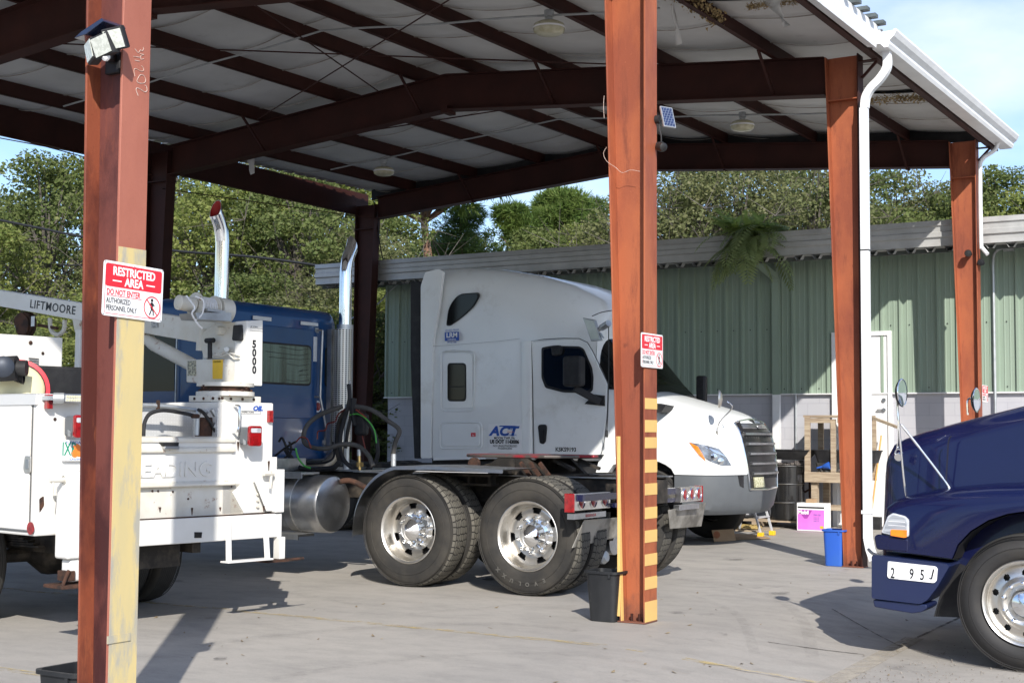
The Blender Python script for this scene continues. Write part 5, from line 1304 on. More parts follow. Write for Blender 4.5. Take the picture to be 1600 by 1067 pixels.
# wheels
def steer_wheel(parent,c,ax,R,name,w=.26,rimm='alu',holes=True,tr='rib',nh=10,hr=.028,rh=.205,ri=.285):
    c=Vector(c);a=Vector(ax).normalized(); d=MB()
    d.lathe([(ri+.012,.008),(ri+.006,.014),(ri-.004,.010),(ri-.015,-.01),(ri-.02,-.03),(ri-.03,-.035)],c,ax,72); rim=d.obj(name,rimm,parent,smooth=40)
    dd=MB()
    def hole(r,t):
        u=(t%(2*PI/nh))-PI/nh; return math.hypot(r*math.cos(u)-rh,r*math.sin(u))<hr
    sector_disc(dd,c,ax,.085,ri-.02,lambda r:-.035+.045*math.sin(PI*min(1,max(0,(ri-.02-r)/(ri-.105))))**.8+(.03 if r<.15 else .03*max(0,(.185-r)/.035)),hole,n=240,k=26)
    dd.obj('wheel_disc',rimm,rim,smooth=40)
    b=MB(); b.lathe([(ri-.02,-.06),(.02,-.09)],c,ax,24); b.obj('brake_drum','black',rim)
    h=MB(); h.lathe([(.088,.015),(.088,.05),(.078,.075),(.04,.088),(.001,.092)],c,ax,28); h.obj('hub_cap','chrome',rim,smooth=30)
    x=a.cross(Vector((0,0,1))).normalized(); y=a.cross(x)
    for k in range(10):
        l=MB(); t=2*PI*k/10+PI/10+.05; p=c+(x*math.cos(t)+y*math.sin(t))*.142; l.tube([p+a*.02,p+a*.045,p+a*.062,p+a*.068],.018,10,rs=[.019,.018,.014,.004]); l.obj('lug_nut','chrome',rim)
    tyre(rim,c,ax,R,w,ri,tread=tr,side='rubber_clean',bulge=.02); return rim
steer_wheel(wt_,(-8.22,17.06,.52),(0,-1,0),.52,'front_wheel'); steer_wheel(wt_,(-8.22,19.34,.52),(0,1,0),.52,'front_wheel')
for x in (-13.6,-14.95):
    drive_wheel(wt_,(x,17.1,.52),(0,-1,0),R=.52,lugs=False); drive_wheel(wt_,(x,19.3,.52),(0,1,0),R=.52,lugs=False)
g=MB()
for y in (17.8,18.6): g.box(-15.6,-7.7,y-.04,y+.04,.75,1.02)
g.box(-8.6,-7.8,17.35,19.05,.62,1.1); g.box(-11.8,-9.0,17.2,19.2,.55,1.12); g.cyl((-10.9,17.35,.65),(-9.2,17.35,.65),.3,24); g.obj('chassis','dirty_black',wt_,smooth=30)
g=MB(); g.box(-11.7,-8.7,17.12,17.2,.5,1.1); g.obj('side_skirt','black_matte',wt_,smooth=0)
# ================================================================ NAVY TRUCK at the right edge (nose to the left)
FR=I4
nv=thing('conventional_truck','navy blue conventional truck nosing in from the right with numbers on its bumper','truck',(-1,11.4,0))
YS=10.2
def Q(pts,y): return [(v.x,v.z) for v in (P(a,b,'Y',y) for a,b in pts)]
# hood: loft along X, crown follows the traced outline
prof=[(1372.5,800),(1373.5,772),(1377,727),(1382.5,703),(1391.5,691.5),(1409.5,682.5),(1440,672.5),(1486,660),(1540,646),(1600,631)]
hp=Q(prof,10.62)
rs=[]
def hring(x,zt,yi,r,z0=.55,xo=0):
    y0=10.50+yi; y1=12.42-yi; n=7
    a=arc(y1-.10-r,zt-r,r,0,90,n); b=arc(y0+.10+r,zt-r,r,90,180,n)
    return [Vector((x,p,q)) for p,q in [(y1,z0)]+a+[(11.46+.3,zt+.02),(11.46-.3,zt+.02)]+b+[(y0,z0)]]
g=MB()
rs.append(hring(hp[0][0]+.0,hp[2][1]-.25,.22,.10)); 
rs[0]=hring(-3.165,1.18,.16,.08)
for x,zt,yi,r in ((-3.15,1.27,.10,.09),(-3.13,1.36,.06,.10),(-3.08,1.445,.03,.12),(-3.0,1.49,.015,.14)): rs.append(hring(x,zt,yi,r))
for (x,z) in hp[6:]: rs.append(hring(x,z-.005,0,.16))
rs.append(hring(-1.4,1.90,-.02,.18)); rs.append(hring(-.95,1.98,-.04,.18))
g.loft(rs); hd=g.obj('hood','navy',nv,smooth=30)
# fender, traced and rounded
fp=[(1377,792),(1384,786),(1393,780),(1410,774.5),(1430,770),(1460,765),(1500,761),(1545,757.5),(1600,756),(1680,757)]
arcp=[(1740,880),(1735,850),(1715,827),(1685,809),(1645,800),(1600,798.5),(1575,802),(1545,812),(1517,829),(1497,850),(1488,872)]
fpts=Q(fp+arcp+[(1450,867),(1400,861),(1369,858),(1367,838),(1369,830),(1374,810)],10.22)
g=MB(); n=len(fpts); rs=[]
c=(-2.0,.9)
def shrink(pts,d): 
    out=[]; k=len(pts)
    for i in range(k):
        a=Vector(pts[i-1]);b=Vector(pts[i]);e=Vector(pts[(i+1)%k]); t=(e-a).normalized(); nn=Vector((-t.y,t.x)); out.append(tuple(b+nn*d))
    return out
area=sum(fpts[i-1][0]*fpts[i][1]-fpts[i][0]*fpts[i-1][1] for i in range(n)); sg=1 if area>0 else -1
nf=len(fp)
def only_top(d,j): # shrink top edge only
    sp=shrink(fpts,sg*d); return [sp[i] if i<nf or i>=n-4 else fpts[i] for i in range(n)]
for y,d in ((11.2,-.02),(10.62,-.01),(10.50,.0),(10.38,.006),(10.30,.018),(10.25,.035),(10.22,.06),(10.205,.09)):
    rs.append([Vector((x,y,z)) for x,z in only_top(d,0)])
g.loft(rs); fd=g.obj('fender','navy',nv,smooth=32)
g=MB(); rs=[]
for y,d in ((11.6,-.02),(12.3,-.01),(12.42,.0),(12.54,.006),(12.62,.018),(12.68,.06),(12.70,.09)): rs.append([Vector((x,y,z)) for x,z in only_top(d,0)])
g.loft(rs); g.obj('fender','navy',nv,smooth=32)
g=MB(); g.box(-3.0,-1.0,10.65,12.3,.52,1.1); g.obj('inner_structure','black',nv,smooth=0)
g=MB(); g.box(-2.55,4,11.0,11.1,.25,.55); g.box(-2.55,4,11.8,11.9,.25,.55); g.cyl((-2.04,10.4,.363),(-2.04,12.5,.363),.07,10); g.obj('chassis','dirty_black',nv,smooth=0)
# wheel well lining
g=MB(); pr=[(v[0],v[1]-.01) for v in Q(arcp,10.22)]; rs=[]
for y in (10.24,10.75): rs.append([Vector((x,y,z)) for x,z in pr])
g.loft(rs,caps=False,closed=False); g.obj('wheel_well','black_matte',nv,smooth=60,fix=False)
g=MB(); q=Q([(1495,872),(1520,880),(1520,960),(1470,958)],10.7); g.prism(q,10.5,10.75,'Y'); g.box(-2.6,-1.3,10.74,10.78,.15,1.1); g.obj('inner_panel','black_matte',nv,smooth=0)
# hood seam and lower accent
def tline(pts,y,w,m,name,par): 
    g=MB(); g.tube(smooth_path([P(a,b,'Y',y) for a,b in pts],4),w,5); return g.obj(name,m,par)
M['navy_seam']=mat('hood_seam',(.012,.013,.03),.5)
tline([(1486,681),(1482,690),(1480,720),(1478,755)],10.475,.006,'navy_seam','hood_seam',hd)
# front strip below the lamp
g=MB(); g.prism(rpoly(Q([(1366,838),(1372,834),(1400,838),(1420,841),(1420,862),(1370,858)],10.215),.02),10.2,10.3,'Y'); g.obj('lamp_panel','navy',fd,smooth=0,bevel=.01)
# headlight
q=rpoly(Q([(1377,832),(1387,806),(1395,801),(1414,806),(1420,812),(1420,838),(1412,840)],10.19),.012)
g=MB(); g.prism(q,10.185,10.26,'Y'); h=g.obj('headlight','clear_lens',nv,smooth=0,bevel=.006)
q2=rpoly(Q([(1380,830),(1389,808.5),(1396,804),(1413,808.5),(1416.5,814),(1416.5,835),(1411,836.5)],10.18),.01)
M['lens_in']=mat('lens_reflector',(.50,.52,.55),.15,.3,(.30,.32,.36),8,.4,.6,stretch=(.3,1,6))
g=MB(); g.prism(q2,10.180,10.19,'Y'); g.obj('lens','lens_in',h,smooth=0)
q3=Q([(1391,828),(1393,827),(1416.5,828),(1416.5,839),(1412,840),(1391,836.5)],10.17); g=MB(); g.prism(q3,10.175,10.183,'Y'); g.obj('turn_signal','amber',h,smooth=0,bevel=.002)
for z_,a_ in ((814,1400),(820,1402)): tline([(1388,z_),(1414,z_+1.5)],10.179,.002,'white_print','lens_rib',h)
# bumper end
g=MB(); q=rpoly(Q([(1361,869),(1366,866),(1480,880),(1484.5,884),(1466,916),(1449,938),(1438,944),(1361,935)],10.2),.015)
rs=[]
for y,k in ((10.55,0),(10.24,0),(10.205,.008),(10.195,.02)):
    c=Vector((sum(a for a,_ in q)/len(q),sum(b for _,b in q)/len(q))); rs.append([Vector((c.x+(a-c.x)*(1-k),y,c.y+(b-c.y)*(1-k))) for a,b in q])
g.loft(rs); bp=g.obj('bumper','navy_bumper',nv,smooth=20)
g=MB(); q=rpoly(Q([(1364,936),(1448,944),(1449,950),(1440,956),(1425,958),(1395,953),(1366,948)],10.22),.015); g.prism(q,10.215,10.5,'Y'); g.obj('bumper_lip','navy_bumper',nv,smooth=0,bevel=.012,seg=3)
g=MB(); a=Q([(1361,868),(1361,936)],10.3); g.prism([(-3.125,10.24),(-3.15,10.4),(-3.2,10.8),(-3.22,11.45),(-3.2,12.1),(-3.12,12.65),(-2.9,12.7),(-2.9,10.24)],.32,.64,'Z'); g.obj('bumper_face','navy_bumper',nv,smooth=0,bevel=.02,seg=3)
g=MB(); q=rpoly(Q([(1387,876.5),(1461,884.5),(1464.5,888),(1463,907),(1459,910.5),(1388,903),(1386,900)],10.18),.01); g.prism(q,10.186,10.197,'Y'); np_=g.obj('number_panel','white_print',bp,smooth=0)
xv=(P(1460,890,'Y',10.185)-P(1390,882.5,'Y',10.185)).normalized()
for ch,(px,py) in (('2',(1391,902)),('9',(1420.5,903.5)),('5',(1437,905)),('/',(1452.5,905.5))):
    o=P(px,py,'Y',10.184); 
    if ch=='/':
        tt=MB(); a=P(1455.5,904,'Y',10.183); b=P(1459,889,'Y',10.183); tt.beam(a,b,.009,.004,(0,1,0)); tt.beam(a,a+(b-a)*.12-Vector((.016,0,0)),.004,.009,(0,1,0)); tt.obj('lettering','black_print',np_)
    else: text(ch,.105,o,xv,(0,0,1),'black_print',np_,'lettering',xs=.62,bold=.0015)
tline([(1402,879),(1402,904)],10.185,.0012,'joint_dark','panel_seam',np_); tline([(1432,882),(1431,907)],10.185,.0012,'joint_dark','panel_seam',np_)
g=MB(); q=P(1362,868,'Y',10.3); g.tube(smooth_path([P(1357,858,'Y',10.35),P(1363,864,'Y',10.3),P(1372,867,'Y',10.25)],3),.012,6); g.obj('bumper_bracket','galv',nv)
# mirrors on struts
def hmirror(c,arms,y,name):
    g=MB()
    for a in arms: g.tube(smooth_path([P(px,py,'Y',yy) for px,py,yy in a],4),.0085,8)
    r=g.obj('mirror_strut','chrome',nv)
    g=MB(); c=P(c[0],c[1],'Y',y); g.lathe([(.001,-.03),(.07,-.026),(.098,-.008),(.103,.0),(.100,.006)],c,(.99,-.06,.0),30); 
    m_=g.obj('hood_mirror','black',r)
    g=MB(); g.lathe([(.096,.007),(.05,.012),(.001,.014)],c,(.99,-.06,0),30); g.obj('mirror_glass','mirror',m_)
    g=MB(); g.lathe([(.101,.002),(.106,.005),(.101,.010),(.094,.008)],c,(.99,-.06,0),30); g.obj('mirror_rim','chrome',m_)
    return r
M['mirror']=mat('mirror_silver',(.75,.80,.84),.03,1,(.72,.77,.8),3)
hmirror((1408.5,613.5),[[(1402,616,10.38),(1402.5,640,10.38),(1405,670,10.38),(1411,735,10.42),(1415,768,10.45),(1418,780,10.47)],[(1408,665,10.38),(1411,667,10.38),(1445,710,10.42),(1478,754,10.47),(1484,765,10.47)],[(1404,655,10.38),(1404,690,10.45),(1401,705,10.5)]],10.36,'m')
g=MB()
for px,py in ((1418,781),(1485,767)): g.lathe([(.05,0),(.04,.012),(.001,.02)],P(px,py+.5,'Y',10.46)-Vector((0,0,.008)),(0,-.15,1),18)
g.obj('strut_foot','chrome',nv)
hmirror((1525,625),[[(1520,622,12.3),(1512,625,12.3),(1512,648,12.3)]],12.3,'m2')
g=MB(); c=P(1404,708,'Y',10.47); g.tube([c+Vector((.026*math.cos(t),0,.03*math.sin(t))) for t in [2*PI*i/14 for i in range(15)]],.006,6); g.cyl(c+Vector((0,.02,-.02)),c+Vector((0,-.01,-.03)),.03,12); g.obj('hood_ornament','chrome',hd)
steer_wheel(nv,(-2.04,10.22,.363),(0,-1,0),.475,'front_wheel',w=.27,hr=.0235,rh=.212,ri=.285,nh=10)
steer_wheel(nv,(-2.04,12.68,.363),(0,1,0),.475,'front_wheel',w=.27)
# cab beyond the frame
g=MB(); 
def cr2(x,z0,zt,yi,r): 
    return [Vector((x,p,q)) for p,q in arc(12.65-yi-r,zt-r,r,0,90,6)+arc(10.25+yi+r,zt-r,r,90,180,6)+[(10.25+yi,z0),(12.65-yi,z0)]]
g.loft([cr2(-.95,.75,2.0,.12,.15),cr2(-.6,.75,2.75,.12,.2),cr2(-.3,.75,3.1,.06,.25),cr2(.9,.75,3.3,.05,.25),cr2(2.3,.75,3.5,.05,.25)]); cb=g.obj('cab','navy',nv,smooth=35)
g=MB(); g.prism([(-.45,1.95),(.5,1.95),(.5,2.65),(-.2,2.65)],10.28,10.33,'Y'); g.obj('door_window','glass',cb,smooth=0)
g=MB(); g.prism([(-1.2,.25),(2.2,.25),(2.2,.72),(-1.2,.72)],10.3,10.9,'Y'); g.obj('step_fairing','navy',nv,smooth=0,bevel=.02)
# ================================================================ UTILITY TRUCK WITH CRANE (left)
FR=Matrix.Translation((-7.65,8.95,0))@Matrix.Rotation(R_(-8.9),4,'Z')
ut=thing('utility_truck','white service-body utility truck with a folded crane, seen from behind at the left','truck',(-2,-1.1,0))
WO='white_old'; RW='white_rusty'
def X_(pts,x): return [(v.y,v.z) for v in (P(a,b,'X',x) for a,b in pts)]
def px(pts,x0,x1,m,name,par=None,r=0,bev=.004,sm=0,xp=None):
    q=X_(pts,xp if xp is not None else x1); 
    if r: q=rpoly(q,r)
    g=MB(); g.prism(q,x0,x1,'X'); return g.obj(name,m,par or ut,smooth=sm,bevel=bev)
YL,YR=-2.17,.0; ZT=1.765
# side cabinets
rc=None
g=MB(); g.box(-3.6,-.10,-.52,YR,.84,1.745); rcab=g.obj('side_cabinet',WO,ut,smooth=0,bevel=.012)
g=MB(); g.box(-.95,-.10,YL,-1.62,.76,ZT); g.box(-3.6,-.95,YL,-1.62,1.22,ZT); g.box(-3.6,-2.0,YL,-1.62,.76,1.22); lcab=g.obj('side_cabinet',WO,ut,smooth=0,bevel=.012)
g=MB(); g.box(-.92,-.17,YL-.012,YL,.80,1.70); sd_=g.obj('cabinet_door',WO,lcab,smooth=0,bevel=.006)
# grooves of the door
g=MB()
a=P(57,616,'Y',YL); 
for p,q in (((-.93,.79),(-.93,1.71)),((-.155,.79),(-.155,1.71)),((-.93,.79),(-.155,.79)),((-.93,1.71),(-.155,1.71))): g.beam((p[0],YL-.003,p[1]),(q[0],YL-.003,q[1]),.008,.008,(0,1,0))
g.obj('door_gap','joint_dark',lcab,smooth=0)
g=MB(); g.box(-1.1,-.10,YL-.02,YL+.01,ZT-.075,ZT+.004); g.box(-3.6,-.1,YL-.02,-1.62,ZT,ZT+.006)
M['tread_plate']=None
def treadplate():
    m,t,b=newmat('tread_plate'); pset(b,None,.4,.25); tc=t.nodes.new('ShaderNodeTexCoord'); mp=t.nodes.new('ShaderNodeMapping'); mp.inputs['Rotation'].default_value=(0,0,R_(45)); vo=t.nodes.new('ShaderNodeTexVoronoi'); vo.inputs['Scale'].default_value=38; vo.inputs['Randomness'].default_value=.1
    t.links.new(tc.outputs['Object'],vo.inputs['Vector']); e=ramp(t,vo.outputs['Distance'],.2,.45); t.links.new(mixc(t,e,(.82,.82,.82),(.66,.66,.65)),b.inputs['Base Color']); bump(t,b,e,-.5,.004); return m
M['tread_plate']=treadplate(); g.obj('tread_plate_top','tread_plate',lcab,smooth=0)
q=P(150/3.478,580+505/3.478,'Y',YL-.015); g=MB(); g.prism(rpoly([(q.x-.05,q.z-.03),(q.x-.03,q.z+.06),(q.x+.045,q.z+.06),(q.x+.045,q.z-.06),(q.x-.03,q.z-.06)],.015),YL-.022,YL-.012,'Y'); lt=g.obj('door_latch','alu',lcab,smooth=0,bevel=.004)
g=MB(); g.prism(rrect(q.x-.018,q.x+.03,q.z-.035,q.z+.035,.01),YL-.026,YL-.021,'Y'); g.obj('latch_paddle','alu_dull',lt,smooth=0,bevel=.003)
q=P(48,825,'Y',YL-.013); g=MB(); g.lathe([(.045,0),(.045,.004),(.001,.006)],(q.x,YL-.013,q.z),(0,-1,0),24); g.obj('round_reflector','red_lens',lcab)
g=MB(); q=P(66,790,'X',-.09); g.prism(rpoly([(q.y-.015,q.z-.05),(q.y-.02,q.z+.05),(q.y+.015,q.z+.07),(q.y+.02,q.z)],.01),-.1,-.097,'X'); g.obj('rust_patch','rust',lcab,smooth=0)
# bed, tailgate
g=MB(); g.box(-3.55,-.15,-1.62,-.52,1.0,1.05); g.box(-3.6,-3.5,-1.62,-.52,1.0,1.9); g.obj('bed_floor',WO,ut,smooth=0)
g=MB(); g.box(-3.5,-.16,-.528,-.521,1.05,1.70); g.box(-.50,-.49,-1.62,-.52,1.05,1.66); g.obj('bed_lining','tread_plate',ut,smooth=0)
g=MB(); g.box(-.14,-.095,-1.60,-.42,1.09,1.46); tg=g.obj('tailgate',WO,ut,smooth=0,bevel=.01)
g=MB(); g.prism([(-.145,1.42),(-.08,1.42),(-.08,1.455),(-.145,1.47)],-1.62,-.40,'Y'); g.prism([(-.12,1.33),(-.07,1.345),(-.07,1.375),(-.12,1.40)],-1.62,-.41,'Y'); g.prism([(-.10,1.075),(-.055,1.08),(-.055,1.10),(-.10,1.125)],-1.62,-.41,'Y'); g.obj('tailgate_rib',RW,tg,smooth=0,bevel=.008)
px([(253,691),(280,691),(279,698),(258,697)],-.1,-.05,'black_matte','tailgate_latch',tg,bev=.003)
g=MB(); a=P(256,697,'X',-.05); b=P(279,699.5,'X',-.05); g.box(-.08,-.035,a.y,b.y,b.z-.01,a.z); g.obj('latch_handle','alu_dull',tg,bevel=.003)
o=P(215,731,'X',-.09); t_=text('LEADING',.155,(-.0945,P(204,733,'X',-.0945).y,1.16),(0,1,0),(0,0,1),WO,tg,'embossed_lettering',bold=.004,ext=.010,xs=1.18)
# rear panel below the tailgate and bumper
g=MB(); g.box(-.16,-.10,-1.62,.035,.84,1.09); g.obj('rear_panel',RW,ut,smooth=0,bevel=.004)
q=X_([(365,760),(425,760),(430,800),(410,800)],-.09)
g=MB(); g.prism([(-.42,1.02),(-.02,1.30),(.037,1.30),(.037,.85),(-.30,.85)],-.1,-.09,'X'); g.obj('corner_gusset',WO,ut,smooth=0)
g=MB(); g.box(-.22,0,-1.9,.027,.648,.842); bm=g.obj('rear_bumper',WO,ut,smooth=0,bevel=.008)
g=MB(); g.box(-.20,-.003,-1.88,.02,.8425,.846); g.obj('bumper_rust_line','rust',bm,smooth=0)
px([(304,831),(316,831),(315,840),(304,840)],-.02,.004,'black','receiver_hole',bm,bev=0)
# folding step
g=MB()
for yy in (P(358,812,'X',.02).y,P(415,812,'X',.02).y): g.beam((.01,yy,.83),(.05,yy-.02*(yy<-.3),.49),.05,.014,(1,0,0))
g.beam((.05,-.60,.485),(.05,-.14,.485),.10,.014,(0,0,1)); g.obj('folding_step','white_old',ut,smooth=0,bevel=.003)
# outrigger left
g=MB(); g.box(-.05,.12,-2.04,-1.78,.60,1.22); g.box(-.02,.10,-2.0,-1.83,.44,.60); og=g.obj('outrigger',WO,ut,smooth=0,bevel=.02,seg=3)
g=MB(); g.box(-.08,.16,-2.10,-1.76,.40,.425); g.beam((.13,-2.08,.42),(.13,-2.03,.53),.02,.02); g.box(.0,.12,-2.04,-1.97,.45,.52); g.obj('outrigger_foot','rust',og,smooth=0,bevel=.004)
g=MB(); g.tube([(.06,-2.16,1.16),(.06,-2.03,1.16)],.018,8); g.tube([(.06,-2.13,1.16),(.06,-2.14,1.05)],.012,8); g.lathe([(.03,-.02),(.03,.02)],(.06,-2.03,1.16),(0,1,0),12); g.obj('locking_pin',RW,og)
# outrigger right
g=MB(); g.box(-.06,.02,-.06,.03,.85,1.20); g.prism([(-.27,1.15),(-.06,1.19),(-.06,.86),(-.12,.86)],-.03,-.02,'X'); g.box(-.05,.03,-.02,.04,.47,.65); og2=g.obj('outrigger',WO,ut,smooth=0,bevel=.006)
g=MB(); g.box(-.10,.06,-.16,.10,.45,.47); g.tube([(.03,.02,.46),(.05,.22,.465)],.012,6); g.obj('outrigger_foot','rust',og2,smooth=0)
g=MB(); g.tube([(.03,-.20,1.17),(.03,-.10,1.17)],.02,8); g.tube([(.03,-.12,1.17),(.03,-.13,1.05)],.012,8)
for z in (1.0,.95,.9): g.cyl((-.09,-.17,z),(-.07,-.17,z),.012,8)
g.obj('locking_pin',RW,og2)
# tail lamps
def lamp(p0,p1,x,name='tail_light'):
    a=P(*p0,'X',x);b=P(*p1,'X',x); g=MB(); g.prism(rrect(a.y,b.y,b.z,a.z,.02),x-.03,x,'X'); o=g.obj(name,'red_lens',ut,smooth=0,bevel=.008,seg=3)
    g=MB(); g.prism(rrect(a.y+.015,b.y-.015,a.z-.055,a.z-.02,.008),x,x+.004,'X'); g.obj('reverse_lens','clear_lens',o,smooth=0)
    g=MB(); g.prism(rrect(a.y-.005,b.y-.02,b.z+.01,a.z-.01,.02),x-.12,x-.025,'X'); g.obj('lamp_housing','grey_plastic',o,smooth=0,bevel=.004)
    g=MB(); g.beam((x-.13,a.y+.04,b.z+.08),(x-.02,a.y-.03,b.z+.02),.02,.02); g.obj('lamp_bracket','galv',o); return o
lamp((390,665),(409.5,697),.05); lamp((117,648),(136,684),.05)
def marker(p0,p1,x,m='red_lens'):
    a=P(*p0,'X',x);b=P(*p1,'X',x); g=MB(); g.box(x-.05,x,a.y,b.y,b.z,a.z); return g.obj('side_marker',m,ut,smooth=0,bevel=.006)
marker((421,641),(427.5,660),-.07); marker((75,616),(83,639),-.04)
g=MB(); a=P(96,614,'X',.02); b=P(140,630,'X',.02); g.box(-.10,.02,a.y,b.y,b.z,a.z); wl=g.obj('work_light','alu_dull',ut,smooth=0,bevel=.012)
g=MB(); a=P(103,617,'X',.025); b=P(138,628,'X',.025); g.box(.02,.026,a.y,b.y,b.z,a.z); wlp=g.obj('led_panel','clear_lens',wl,smooth=0)
g=MB()
for i in range(9):
    for j in range(2):
        yy=a.y+(b.y-a.y)*(i+.5)/9; zz=b.z+(a.z-b.z)*(j+.5)/2; g.lathe([(.011,0),(.006,.003),(.001,.003)],(.026,yy,zz),(1,0,0),10)
g.obj('led_lens',mat('led_cream',(.75,.72,.5),.3),wlp)
g=MB(); c=P(93,622,'X',.0); g.cyl(c-Vector((.03,.03,0)),c+Vector((.01,.03,0)),.04,12); g.box(-.1,0,c.y-.08,c.y+.05,c.z-.015,c.z+.015); g.obj('light_bracket','galv',wl)
# number plate (state plate, partly hidden)
g=MB(); q=X_([(92,687),(140,687),(140,720),(97,720)],-.07); g.prism(rpoly(q,.01),-.08,-.07,'X'); pl=g.obj('number_plate','white_print',ut,smooth=0,bevel=.002)
o=P(96.5,711,'X',-.068); text('IXP',.135,(-.069,o.y,o.z),(0,1,0),(0,0,1),'green_print',pl,xs=.58,bold=.002)
o=P(103,693.5,'X',-.068); text('FLORIDA',.03,(-.069,o.y,o.z),(0,1,0),(0,0,1),'blue_print',pl,xs=1); o=P(108,719,'X',-.068); text('SUNSHINE STATE',.022,(-.069,o.y,o.z),(0,1,0),(0,0,1),'blue_print',pl,xs=1)
for c in ((120,700),(124,707),(117,708)):
    c=P(*c,'X',-.069); g=MB(); g.lathe([(.032,0),(.001,.002)],c,(1,0,0),14); g.obj('orange_emblem','orange_print',pl)
g=MB(); c=P(86,655,'X',-.098); g.lathe([(.014,0),(.001,.004)],c,(1,0,0),10); g.obj('bolt_head','rust',lcab)
# grab handle, decal on right cabinet
g=MB(); g.tube(smooth_path([P(366,634,'X',-.09),P(374,635,'X',-.03),P(374,645,'X',-.02),P(373.5,665,'X',-.02),P(371,673,'X',-.03),P(364,675,'X',-.09)],4),.011,8); g.obj('grab_handle','chrome',ut)
o=P(395,640,'X',-.0985); text('OIL',.052,(-.0985,o.y,o.z-.006),(0,1,0),(0,0,1),'blue_print',rcab,xs=1.25,shear=.25,bold=.003)
o=P(381,640,'X',-.0985); text('US',.045,(-.0985,o.y,o.z-.006),(0,1,0),(0,0,1),mat('faded_print',(.72,.74,.78),.5),rcab,xs=1.15,shear=.25)
a=P(377,642,'X',-.098);b=P(407,647,'X',-.098); g=MB()
for (y0,z0,y1,z1) in ((a.y,a.z,b.y,a.z),(a.y,b.z,b.y,b.z),(a.y,a.z,a.y,b.z),(b.y,a.z,b.y,b.z)): g.tube([(-.0985,y0,z0),(-.0985,y1,z1)],.0012,4)
g.obj('decal_outline','black_print',rcab); text('INSPECTIONS',.022,(-.0985,a.y+.01,b.z+.008),(0,1,0),(0,0,1),'black_print',rcab,xs=.9)
# hoses and bars in the bed
def bh(pts,r,m,name='hose',xs_=None,k=6):
    g=MB(); g.tube(smooth_path([P(a,b,'X',x) for a,b,x in pts],k),r,8); return g.obj(name,m,ut)
bh([(224,681,-.2),(226,660,-.22),(235,646,-.25),(255,641,-.25),(285,645,-.22),(302,649,-.2)],.016,'black_matte')
bh([(310,640,-.2),(318,645,-.22),(330,662,-.2),(340,681,-.2)],.014,'black_matte')
bh([(222,633,-.3),(270,636,-.3),(320,643,-.3),(348,648,-.3)],.018,'galv','lock_bar',k=2)
bh([(307,680,-.25),(308,655,-.25),(310,643,-.25)],.022,'galv','upright_pipe',k=2); bh([(300,650,-.19),(310,650,-.19)],.018,'rust','pipe_union',k=2)
g=MB(); a=P(322,665,'X',-.25); g.cyl((-.28,a.y,1.42),(-.28,a.y,1.62),.07,14); g.obj('rusty_cylinder','rust',ut); g=MB(); g.beam(P(330,640,'X',-.2),P(348,668,'X',-.2),.03,.02); g.beam(P(348,640,'X',-.2),P(333,668,'X',-.2),.03,.02); g.obj('brace_bracket','galv',ut)
g=MB(); a=P(248,633,'X',-.28); g.box(-.30,-.28,a.y-.01,a.y+.012,a.z-.03,a.z+.04); g.obj('bar_tab','rust',ut)
# chassis, wheels
g=MB(); g.box(-5.5,-.2,-1.50,-1.42,.55,.75); g.box(-5.5,-.2,-.72,-.64,.55,.75); g.tube([(-1.71,-2.0,.48),(-1.71,-1.25,.48),(-1.71,-1.1,.50),(-1.71,-.95,.5),(-1.71,-.8,.48),(-1.71,-.1,.48)],.06,12,rs=[.05,.06,.2,.2,.06,.05])
for y in (-1.62,-.54):
    for k in range(5): g.beam((-2.3+.07*k,y,.66+.018*k-.07),(-.9-.07*k,y,.66+.018*k-.05),.06,.014)
g.box(-.9,-.25,-1.3,-.8,.45,.62); g.obj('chassis','dirty_black',ut,smooth=30)
for s,y in ((-1,-2.20),(1,-.03)):
    c=(-1.72,y,.475); r=MB(); r.lathe([(.27,0),(.26,-.02),(.24,-.08),(.12,-.10),(.11,-.05),(.001,-.04)],c,(0,s,0),32); rm=r.obj('rear_wheel',RW,ut,smooth=40)
    tyre(rm,c,(0,s,0),.475,.235,.255,tread='rib',side='rubber'); tyre(rm,(c[0],c[1]-s*.29,c[2]),(0,s,0),.475,.235,.255,tread='rib',side='rubber',name='inner_tyre')
for s,y in ((-1,-2.12),(1,-.10)): 
    r=MB(); r.lathe([(.27,0),(.24,-.03),(.1,.0),(.001,.02)],(-5.3,y,.47),(0,s,0),32); rm=r.obj('front_wheel',RW,ut,smooth=40); tyre(rm,(-5.3,y,.47),(0,s,0),.47,.24,.255,tread='rib')
# cab of the utility truck (mostly beyond the frame)
g=MB(); g.box(-5.9,-3.75,-2.1,-.07,.7,1.55); g.loft([[Vector((x,y,1.55)) for x,y in ((-5.6,-2.1),(-3.8,-2.1),(-3.8,-.07),(-5.6,-.07))],[Vector((x,y,2.2)) for x,y in ((-5.0,-1.9),(-3.95,-1.9),(-3.95,-.27),(-5.0,-.27))]]); g.obj('cab','white_paint',ut,smooth=0,bevel=.06,seg=3)
